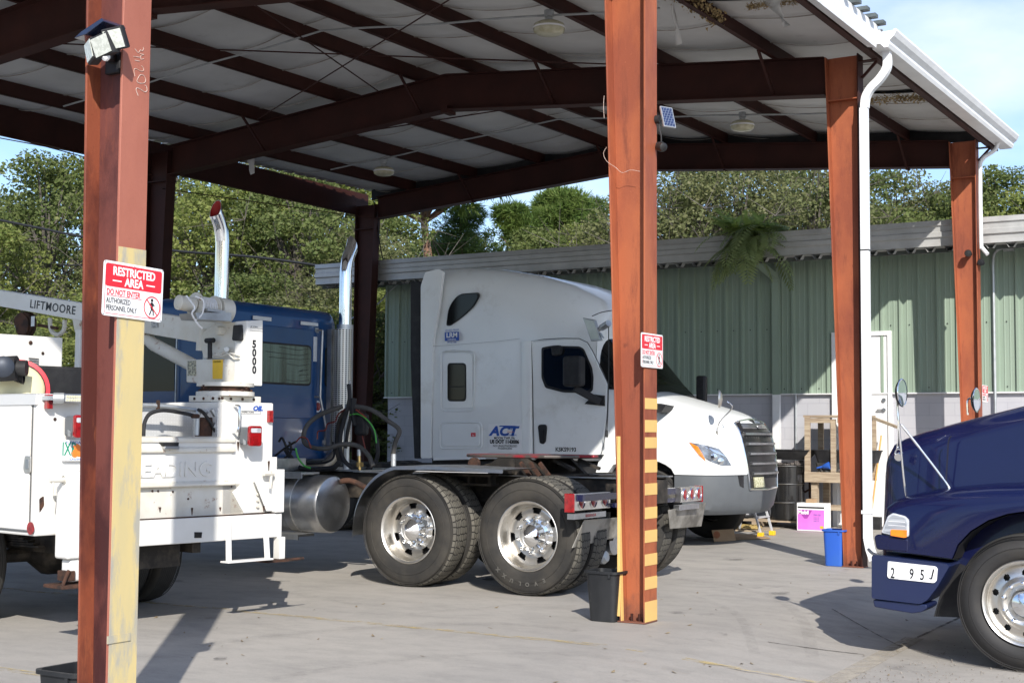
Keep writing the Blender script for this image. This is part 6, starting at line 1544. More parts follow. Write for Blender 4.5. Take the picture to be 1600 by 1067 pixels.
# compressor box, motor, hose reel on the left cabinet
g=MB(); g.box(-1.75,-1.22,-2.05,-1.28,ZT+.006,2.26); 
a=P(87,532,'X',-1.2); b=P(0,530,'X',-1.2)
cbx=g.obj('compressor_box',WO,ut,smooth=0,bevel=.008)
g=MB()
for k in range(4): c=P(53,560+3.8*k,'X',-1.215); g.beam((-1.213,c.y-.045,c.z),(-1.213,c.y+.04,c.z-.003),.008,.008)
g.obj('vent_slot','joint_dark',cbx)
g=MB(); c=P(48,535.5,'X',-1.215); g.lathe([(.018,0),(.001,.004)],c,(1,0,0),8); c=P(67,552,'X',-1.215); g.lathe([(.014,0),(.001,.004)],c,(1,0,0),8); g.obj('rust_spot','rust',cbx)
rl=MB(); c=P(44,585,'X',-.95); c=Vector((-.98,P(28,590,'X',-.98).y,ZT+.05)); rl.lathe([(.23,-.03),(.24,-.02),(.24,.0),(.21,.005)],c,(.8,-.6,0),32); ro=rl.obj('hose_reel','red',ut)
rl=MB(); rl.lathe([(.20,-.02),(.18,.01),(.10,.05),(.001,.055)],c,(.8,-.6,0),32); rl.obj('reel_face',mat('cream_label',(.70,.66,.42),.5),ro)
mo=MB(); c0=P(14,575,'X',-.85); mo.cyl(c0+Vector((-.16,-.16,-.02)),c0+Vector((.05,.04,0)),.095,20); mo.cyl(c0+Vector((.05,.04,0)),c0+Vector((.10,.09,0)),.06,16)
for k in range(7): mo.lathe([(.075,0),(.085,.006),(.075,.012)],P(22+2.2*k,579+.8*k,'X',-.85),(.6,.75,0),16)
mo.obj('compressor_motor','black_matte',ut)
mo=MB(); mo.lathe([(.07,0),(.08,.02),(.06,.04),(.02,.05),(.001,.05)],P(5,573,'X',-.72),(.85,-.5,0),20); mo.obj('air_filter',mat('grey_blue_metal',(.05,.06,.08),.5,.3),ut)
# boom rest post
g=MB(); a=P(127,512,'Y',-.40); g.box(-2.36,-2.28,-.44,-.37,1.745,a.z-.02); g.obj('boom_rest',WO,ut,smooth=0,bevel=.006)
g=MB(); g.box(-1.5,-1.1,-1.6,-.9,1.75,2.02) ; g.obj('tool_box','black_matte',ut,bevel=.02)
# ---------------- crane
yR=P(408,620,'X',-.28).y; yL=yR-.52; xF=P(295,618,'Y',yL).x
g=MB(); g.box(xF,-.28,yL,yR,1.748,1.80); g.box(xF+.05,-.33,yL+.05,yR-.05,1.80,1.815)
cxr,cyr=(xF-.28)/2,(yL+yR)/2
cr=g.obj('crane_base',RW,ut,smooth=0,bevel=.005)
g=MB(); g.lathe([(.24,0),(.24,.035),(.20,.04),(.20,.075),(.235,.08),(.235,.11),(.001,.11)],(cxr,cyr,1.80),(0,0,1),36); g.obj('slewing_ring',RW,cr)
g=MB(); g.lathe([(.202,.038),(.202,.078)],(cxr,cyr,1.80),(0,0,1),36); g.obj('rusty_bearing','rust',cr)
for k in range(8):
    pass
g=MB()
for k in range(10): t=2*PI*k/10; g.cyl((cxr+.215*math.cos(t),cyr+.215*math.sin(t),1.835),(cxr+.215*math.cos(t),cyr+.215*math.sin(t),1.855),.014,6)
for k in range(4): g.cyl((-.285,yL+.08+.12*k,1.775),(-.272,yL+.08+.12*k,1.775),.012,6); g.cyl((xF+.08+.12*k,yL+.005,1.775),(xF+.08+.12*k,yL-.008,1.775),.012,6)
g.obj('bolt_head','rust',cr)
xh=-.30
yh=P(386,550,'X',xh).y; yh1=P(411,550,'X',xh).y
def py_(pts,y0,y1,m,name,par=None,r=0,bev=.004,yp=None):
    q=[(v.x,v.z) for v in (P(a,b,'Y',yp if yp is not None else y0) for a,b in pts)]
    if r: q=rpoly(q,r)
    g=MB(); g.prism(q,y0,y1,'Y'); return g.obj(name,m,par or ut,smooth=0,bevel=bev)
q=[P(384,602,'X',xh),P(386,501,'X',xh),P(411,500,'X',xh),P(410,603,'X',xh)]
g=MB(); xb=P(352,530,'Y',yh).x
g.prism([(q[0].y,q[0].z),(q[1].y,q[1].z),(q[2].y,q[2].z),(q[3].y,q[3].z)],xh-.16,xh,'X'); th_=g.obj('crane_head',WO,ut,smooth=0,bevel=.008)
py_([(291,562),(291,597),(376,604),(380,560)],yh,yh1-.02,RW,'gear_box',bev=.008)
py_([(345,505),(384,501),(384,562),(318,560),(313,540),(316,520),(330,508)],yh+.02,yh1-.03,RW,'crane_cheek',bev=.01)
for i,ch in enumerate('5000'):
    o=P(394.2,543+i*13.4,'X',xh+.001); text(ch,.088,(xh+.0008,o.y,o.z),(0,1,0),(0,0,1),'black_print',th_,bold=.004,xs=.95)
g=MB(); a=P(390.5,512,'X',xh);b=P(411,512,'X',xh); 
for z in (0,-.022): g.tube([(xh+.001,a.y,a.z+z),(xh+.001,b.y,a.z+z-.002)],.0015,4)
g.obj('decal_line','black_print',th_); text('Autocrane'[:0]+'ac crane',.022,(xh+.001,a.y+.005,a.z+.006),(0,1,0),(0,0,1),'black_print',th_,shear=.3)
py_([(332,562),(348,562),(347,592),(332,592)],yh-.004,yh+.01,'warn_yellow','warning_label',cr,bev=0)
o=P(333.3,566.5,'Y',yh-.005); text('CAUTION',.022,(o.x,yh-.0052,o.z),(1,0,0),(0,0,1),'black_print',cr)
M['grimy']=mat('grimy_plate',(.50,.47,.33),.5,0,(.12,.12,.10),60,.45,.55)
py_([(293,564),(306,563),(306,587),(293,587)],yh-.004,yh+.01,'grimy','data_plate',cr,bev=0)
py_([(364,508),(376,507),(377,530),(375,533),(363,532),(362,530)],yh-.03,yh+.03,'black_matte','relay_cover',cr,r=.012,bev=.006)
g=MB(); c=P(345,517,'Y',yh); g.lathe([(.04,-.02),(.04,.03),(.03,.04),(.001,.04)],c,(0,-1,0),8); g.obj('pivot_boss',RW,ut)
g=MB(); g.cyl(P(316,548,'Y',yh+.06),P(318,514,'Y',yh+.06),.055,18); g.obj('pivot_tower',RW,ut)
g=MB(); c=P(328,532,'Y',yh-.05); g.cyl(c-Vector((.05,0,0)),c+Vector((.05,0,0)),.022,12); g.cyl(P(328,536,'Y',yh-.05),P(328,560,'Y',yh-.05),.02,12); g.obj('hand_knob','black_matte',ut)
g=MB()
for pts in ([(330,552),(345,556),(360,552),(374,556)],[(334,556),(350,549),(365,560),(374,560)],[(345,553),(355,548),(358,545)]): g.tube(smooth_path([P(a,b,'Y',yh-.02) for a,b in pts],4),.006,6)
g.obj('hydraulic_line',RW,ut)
g=MB(); g.cyl(P(354,546,'Y',yh+.02),P(354,546,'Y',yh-.04),.022,10); g.obj('valve','galv',ut)
# boom
yb=yh+.13
def boomseg(pa,pb,pc,pd,y0,y1,m,name):
    q=[P(a,b,'Y',yb-.06) for a,b in (pa,pb,pc,pd)]; g=MB(); g.prism([(v.x,v.z) for v in q],y0,y1,'Y'); return g.obj(name,m,ut,smooth=0,bevel=.006)
bmo=boomseg((-60,444),(130,474),(130,502),(-60,468),yb-.06,yb+.06,WO,'boom_extension')
bo=boomseg((130,472),(350,505),(350,542),(130,504),yb-.075,yb+.075,RW,'boom')
xa=(P(130,474,'Y',yb-.06)-P(0,455,'Y',yb-.06)).normalized()
o=P(46,480.5,'Y',yb-.062); hh=(P(46,468,'Y',yb-.06)-P(46,481,'Y',yb-.06)).length
text('LIFTMOORE',hh*1.38,(o.x,yb-.0625,o.z),xa,(0,0,1),'black_print',bmo,bold=.0012,xs=1.22,space=1.12)
g=MB(); a=P(195,527,'Y',yb-.12); g.tube([P(225,524,'Y',yb),P(240,538,'Y',yb),P(300,570,'Y',yb),P(330,583,'Y',yb)],.055,14,rs=[.055,.06,.06,.05]); g.obj('lift_cylinder',RW,ut)
g=MB(); q=P(242,505,'Y',yb-.08); g.box(q.x-.05,q.x+.05,yb-.082,yb-.076,q.z-.04,q.z+.04); g.obj('boom_label',mat('grey_label',(.45,.44,.42),.5,0,(.25,.24,.22),40,.45,.55),bo)
# hook block and sheave under the boom
g=MB(); c=P(42,507,'Y',yb); g.lathe([(.001,-.05),(.10,-.05),(.125,-.035),(.13,-.02),(.11,0),(.13,.02),(.125,.035),(.10,.05),(.001,.05)],c,(0,-1,0),26); 
g.prism(rpoly([(c.x-.16,c.z+.06),(c.x-.02,c.z+.13),(c.x+.13,c.z+.05),(c.x+.12,c.z-.10),(c.x-.06,c.z-.12)],.06),yb-.065,yb-.05,'Y'); g.beam(P(60,508,'Y',yb),P(90,513,'Y',yb),.03,.03); hk=g.obj('hook_block','rust',ut,bevel=.004)
g=MB(); q=P(51,502,'Y',yb-.07); g.box(q.x-.03,q.x+.03,yb-.07,yb-.066,q.z-.05,q.z+.05); g.obj('block_label','reflective',hk)
g=MB(); pts=[P(a,b,'Y',yb) for a,b in ((78,497),(79,512),(83,520),(92,523),(100,515),(101,500))]; g.tube(smooth_path(pts,4),.022,8,rs=None); g.obj('hook_eye',RW,hk)
g=MB(); a=P(125,500,'Y',yb); g.prism([(v.x,v.z) for v in (P(120,498,'Y',yb),P(133,500,'Y',yb),P(133,520,'Y',yb),P(124,519,'Y',yb))],yb-.05,yb+.05,'Y'); g.obj('boom_stop',RW,bo,smooth=0)
# winch
wc=P(318,480,'X',-.55)
g=MB(); p0=P(277,472,'X',-.6); p1=P(358,487,'X',-.6); d=(p1-p0); 
g.tube([p0,p0+d*.02,p0+d*.30,p0+d*.32],.06,20,rs=[.045,.062,.062,.05]); g.tube([p0+d*.74,p0+d*.76,p0+d*.98,p1],.06,20,rs=[.06,.105,.105,.09]); wn_=g.obj('winch',RW,ut,smooth=40)
g=MB(); g.tube([p0+d*.33,p0+d*.35,p0+d*.37,p0+d*.66,p0+d*.68,p0+d*.70],.08,22,rs=[.11,.11,.075,.075,.11,.11]); g.obj('winch_drum',RW,wn_,smooth=40)
g=MB(); c=p0+d*.5
for k in range(9): 
    q=p0+d*(.38+.032*k); g.lathe([(.078,0),(.086,.006),(.078,.012)],q,d,20)
g.tube(smooth_path([P(305,463,'X',-.48),P(318,470,'X',-.45),P(316,490,'X',-.45),P(306,500,'X',-.48)],4),.007,6); g.tube(smooth_path([P(291,462,'X',-.5),P(304,480,'X',-.44),P(300,490,'X',-.45),P(308,505,'X',-.45),P(316,513,'X',-.45)],4),.008,6)
g.obj('winch_cable','white_trim',wn_)
g=MB(); g.prism([(v.y,v.z) for v in (P(289,490,'X',-.6),P(292,500,'X',-.6),P(345,503,'X',-.6),P(345,490,'X',-.6))],-.68,-.46,'X'); g.beam(P(322,484,'X',-.48),P(350,488,'X',-.48),.04,.02); g.obj('winch_mount','alu_dull',wn_,smooth=0)

# hinges, rust runs and bolt heads on the service body
for z in (.95,1.25,1.55):
    g=MB(); g.cyl((-.945,YL-.016,z-.05),(-.945,YL-.016,z+.05),.010,8); g.obj('door_hinge',WO,sd_)
for k,(u,v,l) in enumerate(((250,792,10),(300,793,14),(344,792,8),(372,690,16),(362,752,12),(420,720,20),(412,790,12),(318,601,8),(385,604,6))):
    c=P(u,v,'X',.0015 if v>780 and v<800 else -.088); g=MB(); zz=l*.0042
    g.prism(rpoly([(c.y-.012,c.z),(c.y+.012,c.z),(c.y+.004,c.z-zz),(c.y-.002,c.z-zz)],.004),c.x,c.x+.0012,'X'); g.obj('rust_run','rust',ut,smooth=0)
for (u,v) in ((238,767),(247,767),(270,768),(294,779)):
    c=P(u,v,'X',-.098); g=MB(); g.lathe([(.009,0),(.007,.006),(.001,.007)],c,(1,0,0),8); g.obj('rusty_bolt','rust',ut)
# ================================================================ SIGNS, LAMPS, BINS, WORKBENCH
FR=I4
def sign(W=.375,Hh=.255):
    t=thing('warning_sign','x','sign',(0,0,0))
    g=MB(); g.prism(rrect(-W/2,W/2,-Hh/2,Hh/2,.014),0,.003,'X'); t0=g.obj('panel','white_print',t,smooth=0)
    g=MB(); g.prism(rrect(-W/2+.014,W/2-.014,Hh/2-.118,Hh/2-.014,.010),.003,.0042,'X'); g.obj('header','red',t0,smooth=0)
    g=MB(); 
    pts=[Vector((.0036,a,b)) for a,b in rrect(-W/2+.012,W/2-.012,-Hh/2+.012,Hh/2-.012,.012)]; pts.append(pts[0]); g.tube(pts,.0012,4); g.obj('border','red',t0)
    Yd,Zd=(0,1,0),(0,0,1)
    text('RESTRICTED',.0555,(.0044,0,Hh/2-.062),Yd,Zd,'white_print',t0,bold=.0016,align='CENTER',xs=.86)
    text('AREA',.0545,(.0044,0,Hh/2-.108),Yd,Zd,'white_print',t0,bold=.0016,align='CENTER',xs=.86)
    g=MB()
    for s in (-1,1): g.box(.0042,.005,s*.105-.027,s*.105+.027,Hh/2-.092,Hh/2-.086)
    g.obj('dash','white_print',t0,smooth=0)
    text('DO NOT ENTER',.0385,(.0034,-W/2+.022,-.028),Yd,Zd,'red',t0,bold=.0008,xs=.74)
    g=MB(); g.box(.003,.0038,-W/2+.022,W/2-.135,-.034,-.0315); g.obj('underline','red',t0,smooth=0)
    text('AUTHORIZED',.034,(.0034,-W/2+.022,-.066),Yd,Zd,'black_print',t0,bold=.0003,xs=.70)
    text('PERSONNEL ONLY',.034,(.0034,-W/2+.022,-.100),Yd,Zd,'black_print',t0,bold=.0003,xs=.66)
    g=MB(); c=Vector((.0034,W/2-.068,-.062)); 
    mn=MB(); mn.lathe([(.0085,0),(.001,.001)],c+Vector((0,0,.034)),(1,0,0),12); mn.beam(c+Vector((0,0,.024)),c+Vector((0,-.001,-.006)),.016,.001,(1,0,0)); 
    for a,b in (((0,0,-.004),(0,.010,-.020)),((0,.010,-.020),(0,.011,-.038)),((0,0,-.004),(0,-.006,-.020)),((0,-.006,-.020),(0,-.014,-.037)),((0,.004,.020),(0,.016,.006)),((0,-.004,.020),(0,-.014,.008))): mn.beam(c+Vector(a),c+Vector(b),.0065,.001,(1,0,0))
    mn.obj('walking_figure','black_print',t0,smooth=0)
    g.lathe([(.048,.0012),(.053,.0012),(.053,.0018),(.048,.0018),(.048,.0012)],c,(1,0,0),36); g.beam(c+Vector((.0015,-.034,.034)),c+Vector((.0015,.034,-.034)),.005,.001,(1,0,0)); g.obj('prohibition_ring','red',t0,smooth=0)
    g=MB()
    for a,b in ((-1,-1),(-1,1),(1,-1),(1,1),(0,1)): g.cyl((.003,a*(W/2-.008),b*(Hh/2-.007)),(.0045,a*(W/2-.008),b*(Hh/2-.007)),.003,8)
    g.obj('screw_head','alu_dull',t0)
    return t
s1=sign(); _k={}
for o in bpy.data.objects:
    if o.parent: _k.setdefault(o.parent.name,[]).append(o)
def place(o,px_,py_,xx,lab,sc=1,tilt=0):
    p=P(px_,py_,'X',xx); o.matrix_world=Matrix.Translation(p)@Matrix.Rotation(tilt,4,'X')@Matrix.Scale(sc,4); o['label']=lab; o['group']='restricted area signs on the shed columns'
place(s1,208,456,-4.938,'large RESTRICTED AREA sign over the yellow band of the nearest column',1,R_(-1.5))
s2=copy_tree(s1,None,_k); place(s2,1018.5,548,-4.938,'RESTRICTED AREA sign above the yellow stripes of the middle column',1.08)
s3=copy_tree(s1,None,_k); place(s3,1539,615,-4.935,'small far RESTRICTED AREA sign on the rightmost column, half behind a round mirror',1.0)
# three-panel solar floodlight on column A
def quad_box(g,c,xd,yd,w,h,d,mi=0):
    xd=Vector(xd).normalized(); yd=Vector(yd); yd=(yd-xd*yd.dot(xd)).normalized(); zd=xd.cross(yd)
    T=Matrix(((xd.x,yd.x,zd.x,c[0]),(xd.y,yd.y,zd.y,c[1]),(xd.z,yd.z,zd.z,c[2]),(0,0,0,1))); return g.box(-w/2,w/2,-h/2,h/2,-d,0,mx=T)
fl=thing('solar_floodlight','three-panel LED floodlight with a solar lid high on the nearest rusty column','floodlight',tuple(P(158,70,'Y',4.5)))
fc=P(158,72,'Y',4.5)
rt=(P(190,58,'Y',4.5)-P(130,86,'Y',4.5)).normalized()
M['led_face']=mat('led_face',(.62,.64,.58),.25,0,(.50,.52,.46),60,.45,.55,coat=.6)
for i,(u,v,wd,an) in enumerate(((139,80,.095,-25),(158,71.5,.115,0),(178,61.5,.10,25))):
    c=P(u,v,'Y',4.47+abs(i-1)*.02); up=Vector((.28,-.28,1)); xd=Matrix.Rotation(R_(an),3,'Z')@rt
    g=MB(); quad_box(g,c,xd,up,wd,.105,.05); h=g.obj('lamp_head','black_matte',fl,smooth=0,bevel=.006)
    nrm=xd.cross((up-xd*up.dot(xd)).normalized())
    g=MB(); quad_box(g,c+nrm*.004,xd,up,wd-.016,.085,.006); g.obj('led_panel','led_face',h,smooth=0)
g=MB(); g.prism([(0,0)]*0+[(P(a,b,'Y',4.56).x,P(a,b,'Y',4.56).z) for a,b in ((141,68),(152,58),(184,37),(187,42),(160,62))],4.46,4.60,'Y'); g.obj('solar_lid',mat('solar_cells',(.02,.03,.07),.25,.2,(.015,.02,.05),40,coat=.6),fl,smooth=0,bevel=.003)
g=MB(); c=P(165,89,'Y',4.50); g.lathe([(.001,-.022),(.018,-.012),(.022,0),(.018,.01),(.001,.016)],c,(0,-1,-.4),14); g.obj('motion_sensor','white_print',fl)
g=MB(); g.beam(P(165,85,'Y',4.52),P(175,92,'Y',4.68),.05,.04); g.box(P(178,90,'Y',4.68).x-.05,P(178,90,'Y',4.68).x+.05,4.67,4.70,P(178,90,'Y',4.6).z-.05,P(178,90,'Y',4.6).z+.05); g.obj('bracket','black_matte',fl,bevel=.006)
# solar panel and camera on column B
sc_=thing('solar_charger','small tilted solar panel on the right edge of the middle column','solar panel',tuple(P(1043,184,'Y',10.42)))
c0=P(1044,183,'Y',10.45); g=MB(); xd=(.50,.86,-.02); up=(-.34,.10,1); quad_box(g,c0,xd,up,.12,.19,.015); b_=g.obj('panel_frame','galv',sc_,smooth=0)
nrm=Vector(xd).normalized().cross((Vector(up)-Vector(xd)*Vector(up).dot(Vector(xd))).normalized())
def cell_mat():
    m,t,b=newmat('solar_grid'); pset(b,None,.2,0,.6); tc=t.nodes.new('ShaderNodeTexCoord'); br=t.nodes.new('ShaderNodeTexBrick'); mp=t.nodes.new('ShaderNodeMapping'); mp.inputs['Rotation'].default_value=(R_(90),0,R_(0)); t.links.new(tc.outputs['Object'],mp.inputs[0]); t.links.new(mp.outputs[0],br.inputs['Vector'])
    br.offset=0; br.inputs['Scale'].default_value=1; br.inputs['Brick Width'].default_value=.014; br.inputs['Row Height'].default_value=.022; br.inputs['Mortar Size'].default_value=.0012
    br.inputs['Color1'].default_value=(.02,.035,.10,1); br.inputs['Color2'].default_value=(.02,.03,.08,1); br.inputs['Mortar'].default_value=(.16,.19,.26,1); t.links.new(br.outputs[0],b.inputs['Base Color']); return m
M['cells']=cell_mat()
g=MB(); quad_box(g,c0+nrm*.002,xd,up,.105,.175,.004); g.obj('solar_cells','cells',b_,smooth=0)
g=MB(); a=P(1028,187,'Y',10.42); g.beam(a,c0-nrm*.02,.025,.025); g.cyl(a-Vector((.03,0,0)),a+Vector((.02,0,0)),.035,12); g.tube(smooth_path([a,P(1030,200,'Y',10.42),P(1033,213,'Y',10.42),P(1033,226,'Y',10.42)],4),.006,6); g.obj('bracket','black_matte',sc_)
cm=thing('security_camera','black security camera below the small solar panel on the middle column','camera',tuple(P(1033,230,'Y',10.42)))
g=MB(); a=P(1027,228,'Y',10.42); g.cyl(a,a+Vector((.05,0,0)),.03,12); g.obj('mount','black_matte',cm)
g=MB(); a=P(1034,230,'Y',10.40); g.lathe([(.001,-.05),(.035,-.045),(.04,0),(.035,.03),(.025,.035),(.001,.036)],a,(.8,-.5,-.2),16); g.obj('camera_head','black',cm)
# cameras on the last column
for i,(u,v,lb) in enumerate(((1513,396,'small black camera on the face of the rightmost column'),(1533,410,'small black camera at the right edge of the rightmost column'))):
    c=thing('security_camera',lb,'camera',tuple(P(u,v,'Y',21.6)))
    a=P(u,v,'Y',21.62 if i==0 else 21.7); g=MB(); g.cyl(a+Vector((0,.1,0)),a,.035,12); g.obj('mount','black_matte',c)
    g=MB(); g.lathe([(.001,-.06),(.05,-.05),(.055,0),(.05,.04),(.001,.045)],a+Vector((0,-.02,0)),(.3,-1,-.2),14); g.obj('camera_head','black',c)
# round lamps under the roof
def lamp(loc,lab):
    t=thing('ceiling_lamp',lab,'lamp',loc,group='round lamps under the shed roof'); x,y,z=loc
    g=MB(); g.lathe([(.055,0),(.055,-.07),(.05,-.075),(.04,-.08),(.04,-.13)],loc,(0,0,1),20); g.obj('lamp_base','galv',t)
    g=MB(); g.lathe([(.04,-.115),(.12,-.13),(.165,-.155),(.175,-.19),(.168,-.235),(.13,-.262),(.06,-.272),(.001,-.274)],loc,(0,0,1),36); s=g.obj('lamp_glass','lamp_glass',t,smooth=60)
    g=MB(); g.lathe([(.176,-.185),(.179,-.195),(.176,-.205)],loc,(0,0,1),36); g.obj('glass_rim','white_trim',s); return t
for (u,v,y,lb) in ((858,17,13.15,'round dusty lamp under the roof, nearest of the three, at the top of the picture'),(1160,176,19.0,'round dusty lamp under the roof between the two tall right-hand columns'),(600,250,19.0,'round dusty lamp under the roof above the dark back column')):
    p=P(u,v,'Y',y); lamp((p.x,p.y,p.z),lb)
# ---- bins
def bin_(px0,px1,pyb,h,m,label,yext,z0=0,name='waste_bin',taper=.82,group='plastic bins at the column feet'):
    a=P(px0,pyb,'Z',z0); b=P(px1,pyb,'Z',z0); cx=(a.x+b.x)/2; w=abs(b-a).__class__ if 0 else (b-a).length
    t=thing(name,label,'bin',(cx,a.y+yext/2,z0),group=group)
    cy=a.y+yext/2
    g=MB(); rings=[]
    def rr(k,z,d=0): return [Vector((cx+x,cy+y,z)) for x,y in rrect(-w/2*k+d,w/2*k-d,-yext/2*k+d,yext/2*k-d,.05*k)]
    rings=[rr(taper,z0+.004),rr(1,z0+h-.02),rr(1.0,z0+h-.02,-.014),rr(1.0,z0+h,-.014),rr(1,z0+h,.004),rr(taper,z0+.03,.006)]
    g.loft(rings,caps=False); k=len(rings[0]); g.add(rings[-1],[tuple(range(k))]); g.add(rings[0],[tuple(range(k))]); g.obj('bin_body',m,t,smooth=40)
    g=MB(); 
    for s in (.3,): g.box(cx+w*s-.01,cx+w*s+.01,cy-yext/2-.012,cy-yext/2-.003,z0+h-.05,z0+h-.02)
    g.obj('rim_lug',m,t); return t
M['black_bin']=mat('scuffed_black_plastic',(.014,.015,.017),.5,0,(.026,.027,.029),4,.45,.7,.1,.4,stretch=(1,1,.4),dirt=(.12,.12,.11),dscale=16,dlo=.66,dhi=.76)
bin_(917,972,970,.405,'black_bin','scuffed black waste bin at the foot of the middle column',.26,taper=.80)
bin_(1288,1321,884,.42,'blue_plastic','bright blue waste bin beside the column with the white downspout',.26,taper=.86)
bin_(57,150,1172,.38,'black_bin','black waste bin cut by the bottom edge at the foot of the nearest column',.28)
# ---- drum with drain pan
WY=22.0
q=P(1226,812,'Z',.12); dcx,dcy=q.x,q.y+.12
pal=thing('pallet','low weathered wooden pallet under the black oil drum','pallet',(dcx-.3,dcy,0))
for k in range(5): g=MB(); g.box(dcx-1.2,dcx+.42,dcy-.45+.2*k,dcy-.33+.2*k,.10,.12); g.obj('deck_board','wood',pal,smooth=0)
for k in range(3): g=MB(); g.box(dcx-1.2+.76*k,dcx-1.1+.76*k,dcy-.45,dcy+.45,.012,.10); g.obj('bearer','wood',pal,smooth=0)
dm=thing('oil_drum','glossy black ribbed oil drum on the pallet by the warehouse wall','drum',(dcx,dcy,.122))
g=MB(); r=.285; g.lathe([(.001,.0),(r-.01,0),(r,.01),(r,.27),(r+.012,.285),(r,.30),(r,.57),(r+.012,.585),(r,.60),(r,.86),(r+.01,.87),(r,.885),(r-.02,.885),(r-.02,.87),(.001,.87)],(dcx,dcy,.122),(0,0,1),40); g.obj('drum_body',mat('glossy_black',(.012,.012,.013),.22,0,(.02,.019,.018),4,coat=.6),dm,smooth=35)
g=MB(); 
for z in (.285,.585,.875): g.lathe([(r+.010,z-.006),(r+.014,z),(r+.010,z+.006)],(dcx,dcy,.122),(0,0,1),40)
g.obj('worn_rim','alu_dull',dm)
pn=thing('drain_pan','wide black drain pan lying on top of the oil drum','pan',(dcx,dcy,1.01))
g=MB(); cx,cy=dcx+.02,dcy
rings=[[Vector((cx+x*k,cy+y*k,z)) for x,y in rrect(-.42,.42,-.3,.3,.1)] for k,z in ((.72,1.10),(.95,1.20),(1,1.245),(1.04,1.25),(1.04,1.262),(.97,1.262),(.90,1.2),(.70,1.12))]
g.loft(rings); po=g.obj('pan','black_matte',pn,smooth=40)
g=MB(); 
random.seed(4)
for i in range(7): x=dcx-.22+.07*i; g.box(x,x+.06,dcy-.2,dcy+.1,1.009,1.03+random.uniform(0,.06))
g.obj('rags',mat('dirty_rags',(.16,.14,.13),.9,0,(.04,.035,.03),18),pn,smooth=0,bevel=.01)
# thin stand beside
st=thing('pipe_stand','thin rusty upright pipe stand between the drum and the workbench','stand',(dcx+.33,dcy,0))
g=MB(); g.cyl((dcx+.35,dcy+.1,0),(dcx+.35,dcy+.1,1.15),.018,8); g.beam((dcx+.25,dcy+.1,.56),(dcx+.42,dcy+.1,.66),.03,.03); g.lathe([(.04,0),(.04,.04)],(dcx+.38,dcy+.1,.62),(1,0,0),10); g.obj('pole','rust',st)
# ---- pink and white carton
pb=thing('carton','magenta and white oil carton standing in front of the workbench','box',tuple(P(1270,828,'Z',0)))
a=P(1245.5,826,'Z',0); b=P(1291,828,'Z',0); y0=21.45; x0,x1=P(1245.5,826,'Y',y0).x,P(1291,826,'Y',y0).x; zt=P(1245,785,'Y',y0).z
g=MB(); g.box(x0,x1,y0,y0+.22,.003,zt); bx=g.obj('carton_body','white_print',pb,smooth=0)
zz=lambda f:f*zt
g=MB(); g.box(x0+.012,x1-.03,y0-.002,y0,zz(.04),zz(.76)); g.obj('magenta_panel','magenta',bx,smooth=0)
g=MB(); g.box(x0+.012,x1-.03,y0-.002,y0,zz(.81),zz(.87)); g.obj('black_strip','black_print',bx,smooth=0)
g=MB(); g.prism([(x0+.02,zz(.74)),(x0+.25,zz(.75)),(x0+.17,zz(.45)),(x0+.12,zz(.44))],y0-.004,y0-.0022,'Y'); g.obj('violet_flash',mat('violet_print',(.36,.06,.38),.5),bx,smooth=0)
text('Mobil',.085,(x0+.02,y0-.005,zz(.60)),SX,SZ,'white_print',bx,bold=.003,xs=.9); text('5W-30',.04,(x0+.27,y0-.0035,zz(.55)),SX,SZ,'blue_print',bx); 
for k in range(3): text('motor oil',.022,(x0+.27,y0-.0035,zz(.47-.06*k)),SX,SZ,'blue_print',bx)
g=MB(); g.box(x1-.10,x1-.045,y0-.003,y0-.002,zz(.1),zz(.19)); g.obj('yellow_mark','warn_yellow',bx,smooth=0)
g=MB(); g.box(x0+.14,x0+.26,y0+.02,y0+.2,zt,zt+.06); g.obj('open_flap','card',pb,smooth=0)
# ---- workbench
wb=thing('workbench','tall weathered timber workbench frame against the warehouse wall','workbench',(-7.3,22.2,0))
def wy(u,v,y=22.0): return P(u,v,'Y',y)
xL=wy(1259,740).x; xR=P(1350,700,'Y',22.0).x; zt=wy(1270,737).z; zb=wy(1270,750).z; zf=P(1265,652,'Y',22.1).z
for (x,y) in ((xL,21.95),(xR-.08,21.95),(xL,22.6),(xR-.08,22.6)):
    g=MB(); g.box(x,x+.09,y,y+.04,zb,zf); g.obj('upright','wood',wb,smooth=0)
for (x,y) in ((xL+.09,22.0),(xR-.2,22.0),(xL+.1,22.55),(xR-.2,22.55)):
    g=MB(); g.box(x,x+.10,y,y+.09,.003,zb-.02); g.obj('leg','wood',wb,smooth=0)
g=MB(); g.beam(P(1362,652,'Y',21.98),P(1404,668,'Y',21.75),.05,.04); g.obj('side_rail','wood',wb,smooth=0)
g=MB(); g.box(xL,xR-.05,21.94,21.98,zb-.03,zt); g.obj('front_rail','wood',wb,smooth=0)
g=MB(); g.box(xL+.0,xR-.05,21.98,22.66,zt-.06,zt-.015); g.obj('bench_top','wood',wb,smooth=0)
g=MB(); g.box(xL-.02,xR,21.95,22.64,zf,zf+.035); g.obj('shelf','wood',wb,smooth=0)
for a_,b_ in ((xL+.09,xL+.42),(xR-.42,xR-.08)): g=MB(); g.box(a_,b_,21.955,21.985,zf-.09,zf-.01); g.obj('top_brace','wood',wb,smooth=0)
g=MB(); g.box(xL+.42,xL+.5,21.99,22.03,zt,zf-.03); g.obj('middle_upright','wood',wb,smooth=0)
g=MB(); g.box(xL+.35,xR-.4,22.05,22.3,.30,.38); g.obj('lower_shelf','wood',wb,smooth=0)
ty_=thing('parts_tray','black plastic parts trays stacked on the workbench','tray',(xL+.5,22.2,zt)); 
